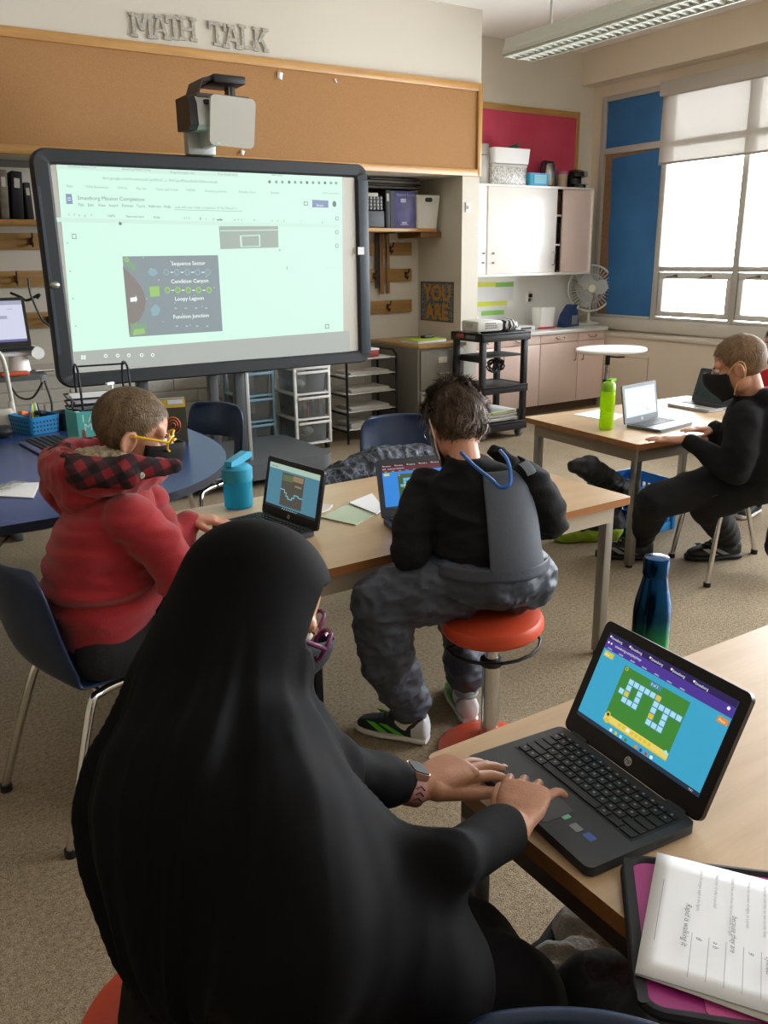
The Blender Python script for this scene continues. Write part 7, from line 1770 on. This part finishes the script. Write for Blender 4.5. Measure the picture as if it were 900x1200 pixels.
# ================================================================== girl in black headscarf
def girl():
    t = person('girl in long black headscarf, purple glasses and dark mask typing on a laptop', (.3, .93, 0))
    fw = (R3*.95+F3*.20-UZ*.60).normalized(); s = 1.0
    hc = J3(301, 714, 1.22); X = head_frame(hc, fw); S = X @ Mx.Scale(s, 4)
    pel = V((.295, .945, .565)); che = J3(270, 880, 1.16); nb = J3(292, 815, 1.20)
    f0 = V((.95, -.3, 0)).normalized(); sd_ = V((.3, .95, 0)).normalized()
    shL, shR = che+sd_*.10+UZ*.01+f0*.02, J3(318, 915, 1.24)
    wrL, wrR = at_z(488, 924, .758), at_z(603, 970, .770)
    elL, elR = J3(372, 898, 1.20), J3(432, 1026, 1.12)
    hL, hR = pel+sd_*.08, pel-sd_*.08
    knL, knR = V((.595, .84, .52)), V((.59, .665, .535)); anL, anR = V((.56, .88, .08)), V((.53, .70, .08))
    body = MB(); add_head(body, X, s, ears=False); add_neck(body, X, nb-UZ*.02, s, .04)
    body.loft([(pel, sd_, f0, .11, .08), ((pel+che)/2, sd_, f0, .10, .075), (che, sd_, f0, .115, .075), (nb-UZ*.03, sd_, f0, .06, .045)], 24)
    limb(body, [shL, elL, wrL], [.036, .03, .0215]); limb(body, [shR, elR, wrR], [.036, .03, .0215])
    limb(body, [hL, knL, anL], [.06, .045, .03]); limb(body, [hR, knR, anR], [.06, .045, .03]); body.caps(anL, anL+f0*.13-UZ*.04, .028, .022).caps(anR, anR+f0*.13-UZ*.04, .028, .022)
    b = remesh(body, .005, 3)
    # hands at a finer grain, part of the same body mesh
    hl = MB(); fL = (at_z(556, 889, .757)-wrL).normalized()
    tl = add_hand(hl, wrL, fL, UZ+V((0, .12, 0)), 1, 1.16, curls=[(.28, .22, .12), (.2, .22, .12), (.2, .24, .14), (.22, .26, .18)], spread=[.10, .0, -.08, -.20], thumb=(.85, .45, -.35), tcurl=(.15, .15, .1))
    limb(hl, [wrL-(wrL-elL).normalized()*.06, wrL], [.023, .0225]); b2 = remesh(hl, .0021, 5)
    hr = MB(); fR = (at_z(618, 920, .782)-wrR).normalized()
    tr = add_hand(hr, wrR, fR, UZ*1.0+V((-.1, -.1, 0)), -1, 1.02, curls=[(.30, .95, .6), (.34, 1.0, .6), (.30, .95, .6), (.15, .45, .3)], spread=[-.05, .0, .06, .34] if False else [.10, .0, -.12, -.60], thumb=(.8, .5, -.3), tcurl=(.1, .2, .2))
    limb(hr, [wrR-(wrR-elR).normalized()*.06, wrR], [.023, .0225]); b3 = remesh(hr, .0021, 5)
    n0 = len(b.v)
    for q in (b2, b3): k = len(b.v); b.v += q.v; b.f += [tuple(k+i for i in f) for f in q.f]; b.m += q.m
    b.build('body', skin_h, t, world=True)
    nails(t, tl[:4], UZ, 1.0, '#d8b8ac')
    eyes(t, X, s, '#2c1d14')
    # headscarf
    hm = M('scarf_black', '#040405', .8, bump=.04, bs=500, spec=.16)
    d = MB()
    d.ell((0, -.014, .024), (.094, .114, .104), X=S, nu=32, nv=20); d.ell((0, .006, -.045), (.084, .092, .095), X=S)
    B = lambda px, py, D, r: (J3(px, py, D), r*D/980)
    def hull(*q):
        for (a, ra), (c, rc_) in zip(q, q[1:]): d.caps(a, c, ra, rc_, n=28)
    hull(B(296, 696, 1.22, 90), B(262, 820, 1.22, 110), B(258, 945, 1.20, 148))
    hull(B(258, 945, 1.20, 148), B(292, 1035, 1.22, 146), B(330, 1110, 1.27, 112))
    hull(B(322, 830, 1.22, 46), B(318, 900, 1.14, 84), B(330, 990, 1.10, 110), B(370, 1080, 1.12, 130))
    d.caps(S @ V((0, .03, -.11)), J3(312, 880, 1.2), .055, .075)
    hull(B(320, 868, 1.2, 44), B(392, 903, 1.2, 36))
    hull(B(310, 890, 1.14, 66), B(350, 965, 1.11, 86), B(440, 1034, 1.12, 72), B(530, 1010, 1.09, 45), (wrR+(elR-wrR).normalized()*.018, .037)); hull(B(440, 1034, 1.12, 72), B(475, 1110, 1.15, 84)); hull(B(350, 1040, 1.1, 105), B(440, 1080, 1.12, 88), B(490, 1140, 1.15, 84))
    r = remesh(d, .0065, 44)
    Si = S.inverted()
    clampz(r, .463, (.265, .965), .175)
    a0 = hc.copy(); ax = (J3(265, 1000, 1.2)-a0).normalized(); e1 = (R3-ax*R3.dot(ax)).normalized(); e2 = ax.cross(e1)
    def sm(x, lo, hi): x = max(0, min(1, (x-lo)/(hi-lo))); return x*x*(3-2*x)
    for i, v in enumerate(r.v):
        dd = v-a0; tt = dd.dot(ax); ang = math.atan2(dd.dot(e2), dd.dot(e1))
        ca, sa = cos(ang), sin(ang)
        f = (.55-2.2*abs(noise.noise(V((ca*2.3, sa*2.3, tt*1.3)))))+.6*(.5-2*abs(noise.noise(V((ca*5.0, sa*5.0, tt*1.8+4)))))
        q = Si @ v
        near = sm(q.y, -.06, .04)*sm(-q.z, -.10, .0)*sm(.26-abs(tt), 0, .1)
        g = noise.noise(V(((q.y*.8-q.z*.45)*26, 2.2, q.x*3)))*near*.006
        r.v[i] = v+r.n[i]*(f*.013*sm(tt, .02, .22)+g)
    bm = bmesh.new(); vv = [bm.verts.new(v) for v in r.v]
    for f in r.f: bm.faces.new([vv[i] for i in f])
    Rm = X.to_3x3()
    for co_, no_ in (((0, .054, 0), (0, 1, 0)), ((0, 0, .066), (0, -.35, 1)), ((0, 0, -.104), (0, 0, 1))):
        bmesh.ops.bisect_plane(bm, geom=bm.verts[:]+bm.edges[:]+bm.faces[:], plane_co=S @ V(co_), plane_no=Rm @ V(no_))
    kill = []
    for f in bm.faces:
        q = Si @ f.calc_center_median()
        if q.y > .054 and q.z-.35*q.y < .066 and q.z > -.104 and q.y < .2 and abs(q.x) < .1: kill.append(f)
    bmesh.ops.delete(bm, geom=kill, context='FACES'); loose = [v for v in bm.verts if not v.link_faces]; bmesh.ops.delete(bm, geom=loose, context='VERTS')
    r2 = MB().bm(bm)
    o = r2.build('headscarf', hm, t, world=True, ang=180); md = o.modifiers.new('s', 'SOLIDIFY'); md.thickness = .005; md.offset = -1
    # dress: sleeves and lap
    dm = M('dress_black', '#050507', .8, bump=.04, bs=400, spec=.2)
    q = MB(); cuL, cuR = wrL+(elL-wrL).normalized()*.046, wrR+(elR-wrR).normalized()*.018
    limb(q, [elL, cuL], [.048, .036])
    r = remesh(q, .0055, 6); wrinkle(r, .006, (13, 13, 13), 5)
    r.build('sleeve', dm, t, world=True)
    q = MB(); q.ell((0, 0, 0), (.13, .13, .10), X=T(pel+UZ*-.005+f0*.03)); limb(q, [hL, knL], [.12, .098]); limb(q, [hR, knR], [.12, .098]); limb(q, [knL, V((anL.x, anL.y, .10))], [.098, .10]); limb(q, [knR, V((anR.x, anR.y, .10))], [.098, .10]); q.caps((hL+hR)/2, (knL+knR)/2, .11, .1)
    r = remesh(q, .008, 8); wrinkle(r, .006, (7, 7, 9), 5)
    clampz(r, .460, (.265, .965), .175)
    r.build('skirt', dm, t, world=True)
    shoe(t, V((anL.x, anL.y, 0))-f0*.05, f0, upper='#202126'); shoe(t, V((anR.x, anR.y, 0))-f0*.05, f0, upper='#202126')
    mask_piece(t, X, s*.99, M('mask_charcoal', '#232529', .85, bump=.3, bs=300), M('mask_charcoal'), ear=False)
    g = MB(); pm = M('purple_frame', '#5c1f4e', .25)
    for k in (-1, 1):
        g.tube([S @ V((k*.035+.027*math.copysign(abs(cos(a))**.8, cos(a)), .104-.006*abs(cos(a)), .004+.021*math.copysign(abs(sin(a))**.8, sin(a)))) for a in [2*pi*i/24 for i in range(24)]], .0032, n=8, closed=True)
        g.tube([S @ V((k*.063, .098, .010)), S @ V((k*.072, .06, .011)), S @ V((k*.076, .0, .008))], .0036, n=8, sub=4)
    g.tube([S @ V((-.009, .106, .008)), S @ V((0, .110, .011)), S @ V((.009, .106, .008))], .003, n=8)
    go = g.build('spectacles', pm, t, world=True)
    # smart watch on the left wrist
    wv = (wrL-elL).normalized(); c = wrL-wv*.012; up = (UZ-wv*UZ.dot(wv)).normalized(); sx_ = wv.cross(up)
    band = M('band_pink', '#a5736c', .6); m = MB(); R = []
    for i in range(32):
        a = 2*pi*i/32; o_ = c+sx_*(.0265*cos(a))+up*(.0225*sin(a)); nr = (sx_*cos(a)/.0265+up*sin(a)/.0225).normalized()
        R.append([o_-wv*.012, o_+wv*.012, o_+wv*.012+nr*.003, o_-wv*.012+nr*.003])
    m.rings(R, closed=True); w = m.build('watch_band', band, t, world=True)
    X2 = frame(c+up*.0265, wv, sx_, None)
    n_ = X2.to_3x3() @ V((0, 0, 1)); sg = 1 if n_.dot(up) > 0 else -1
    MB().prism(rrect(.030, .036, .007, 5), -.004, .005, X=X2 @ Mx.Scale(sg, 4, (0, 0, 1))).build('watch_case', M('rose_gold', '#b08a7d', .4, .6), w, world=True)
    MB().prism(rrect(.026, .032, .006, 5), .005, .0065, X=X2 @ Mx.Scale(sg, 4, (0, 0, 1))).build('watch_face', M('watch_glass', '#0a0c12', .5, spec=.2), w, world=True)
    m = MB(); side_ = -sx_ if sx_.dot(FW_) > 0 else sx_
    for k in range(3):
        a0 = radians(35-18*k); dirn = -1 if sx_.dot(FW_) > 0 else 1
        def bp(a, o): return c+sx_*(dirn*.0300*cos(a))+up*(.0262*sin(a))+wv*o
        m.tube([bp(a0-.12, -.007), bp(a0+.05, 0), bp(a0-.12, .007)], .0011, n=6)
    m.build('band_pattern', M('band_dark', '#3b2a2a', .6), w, world=True)
girl()
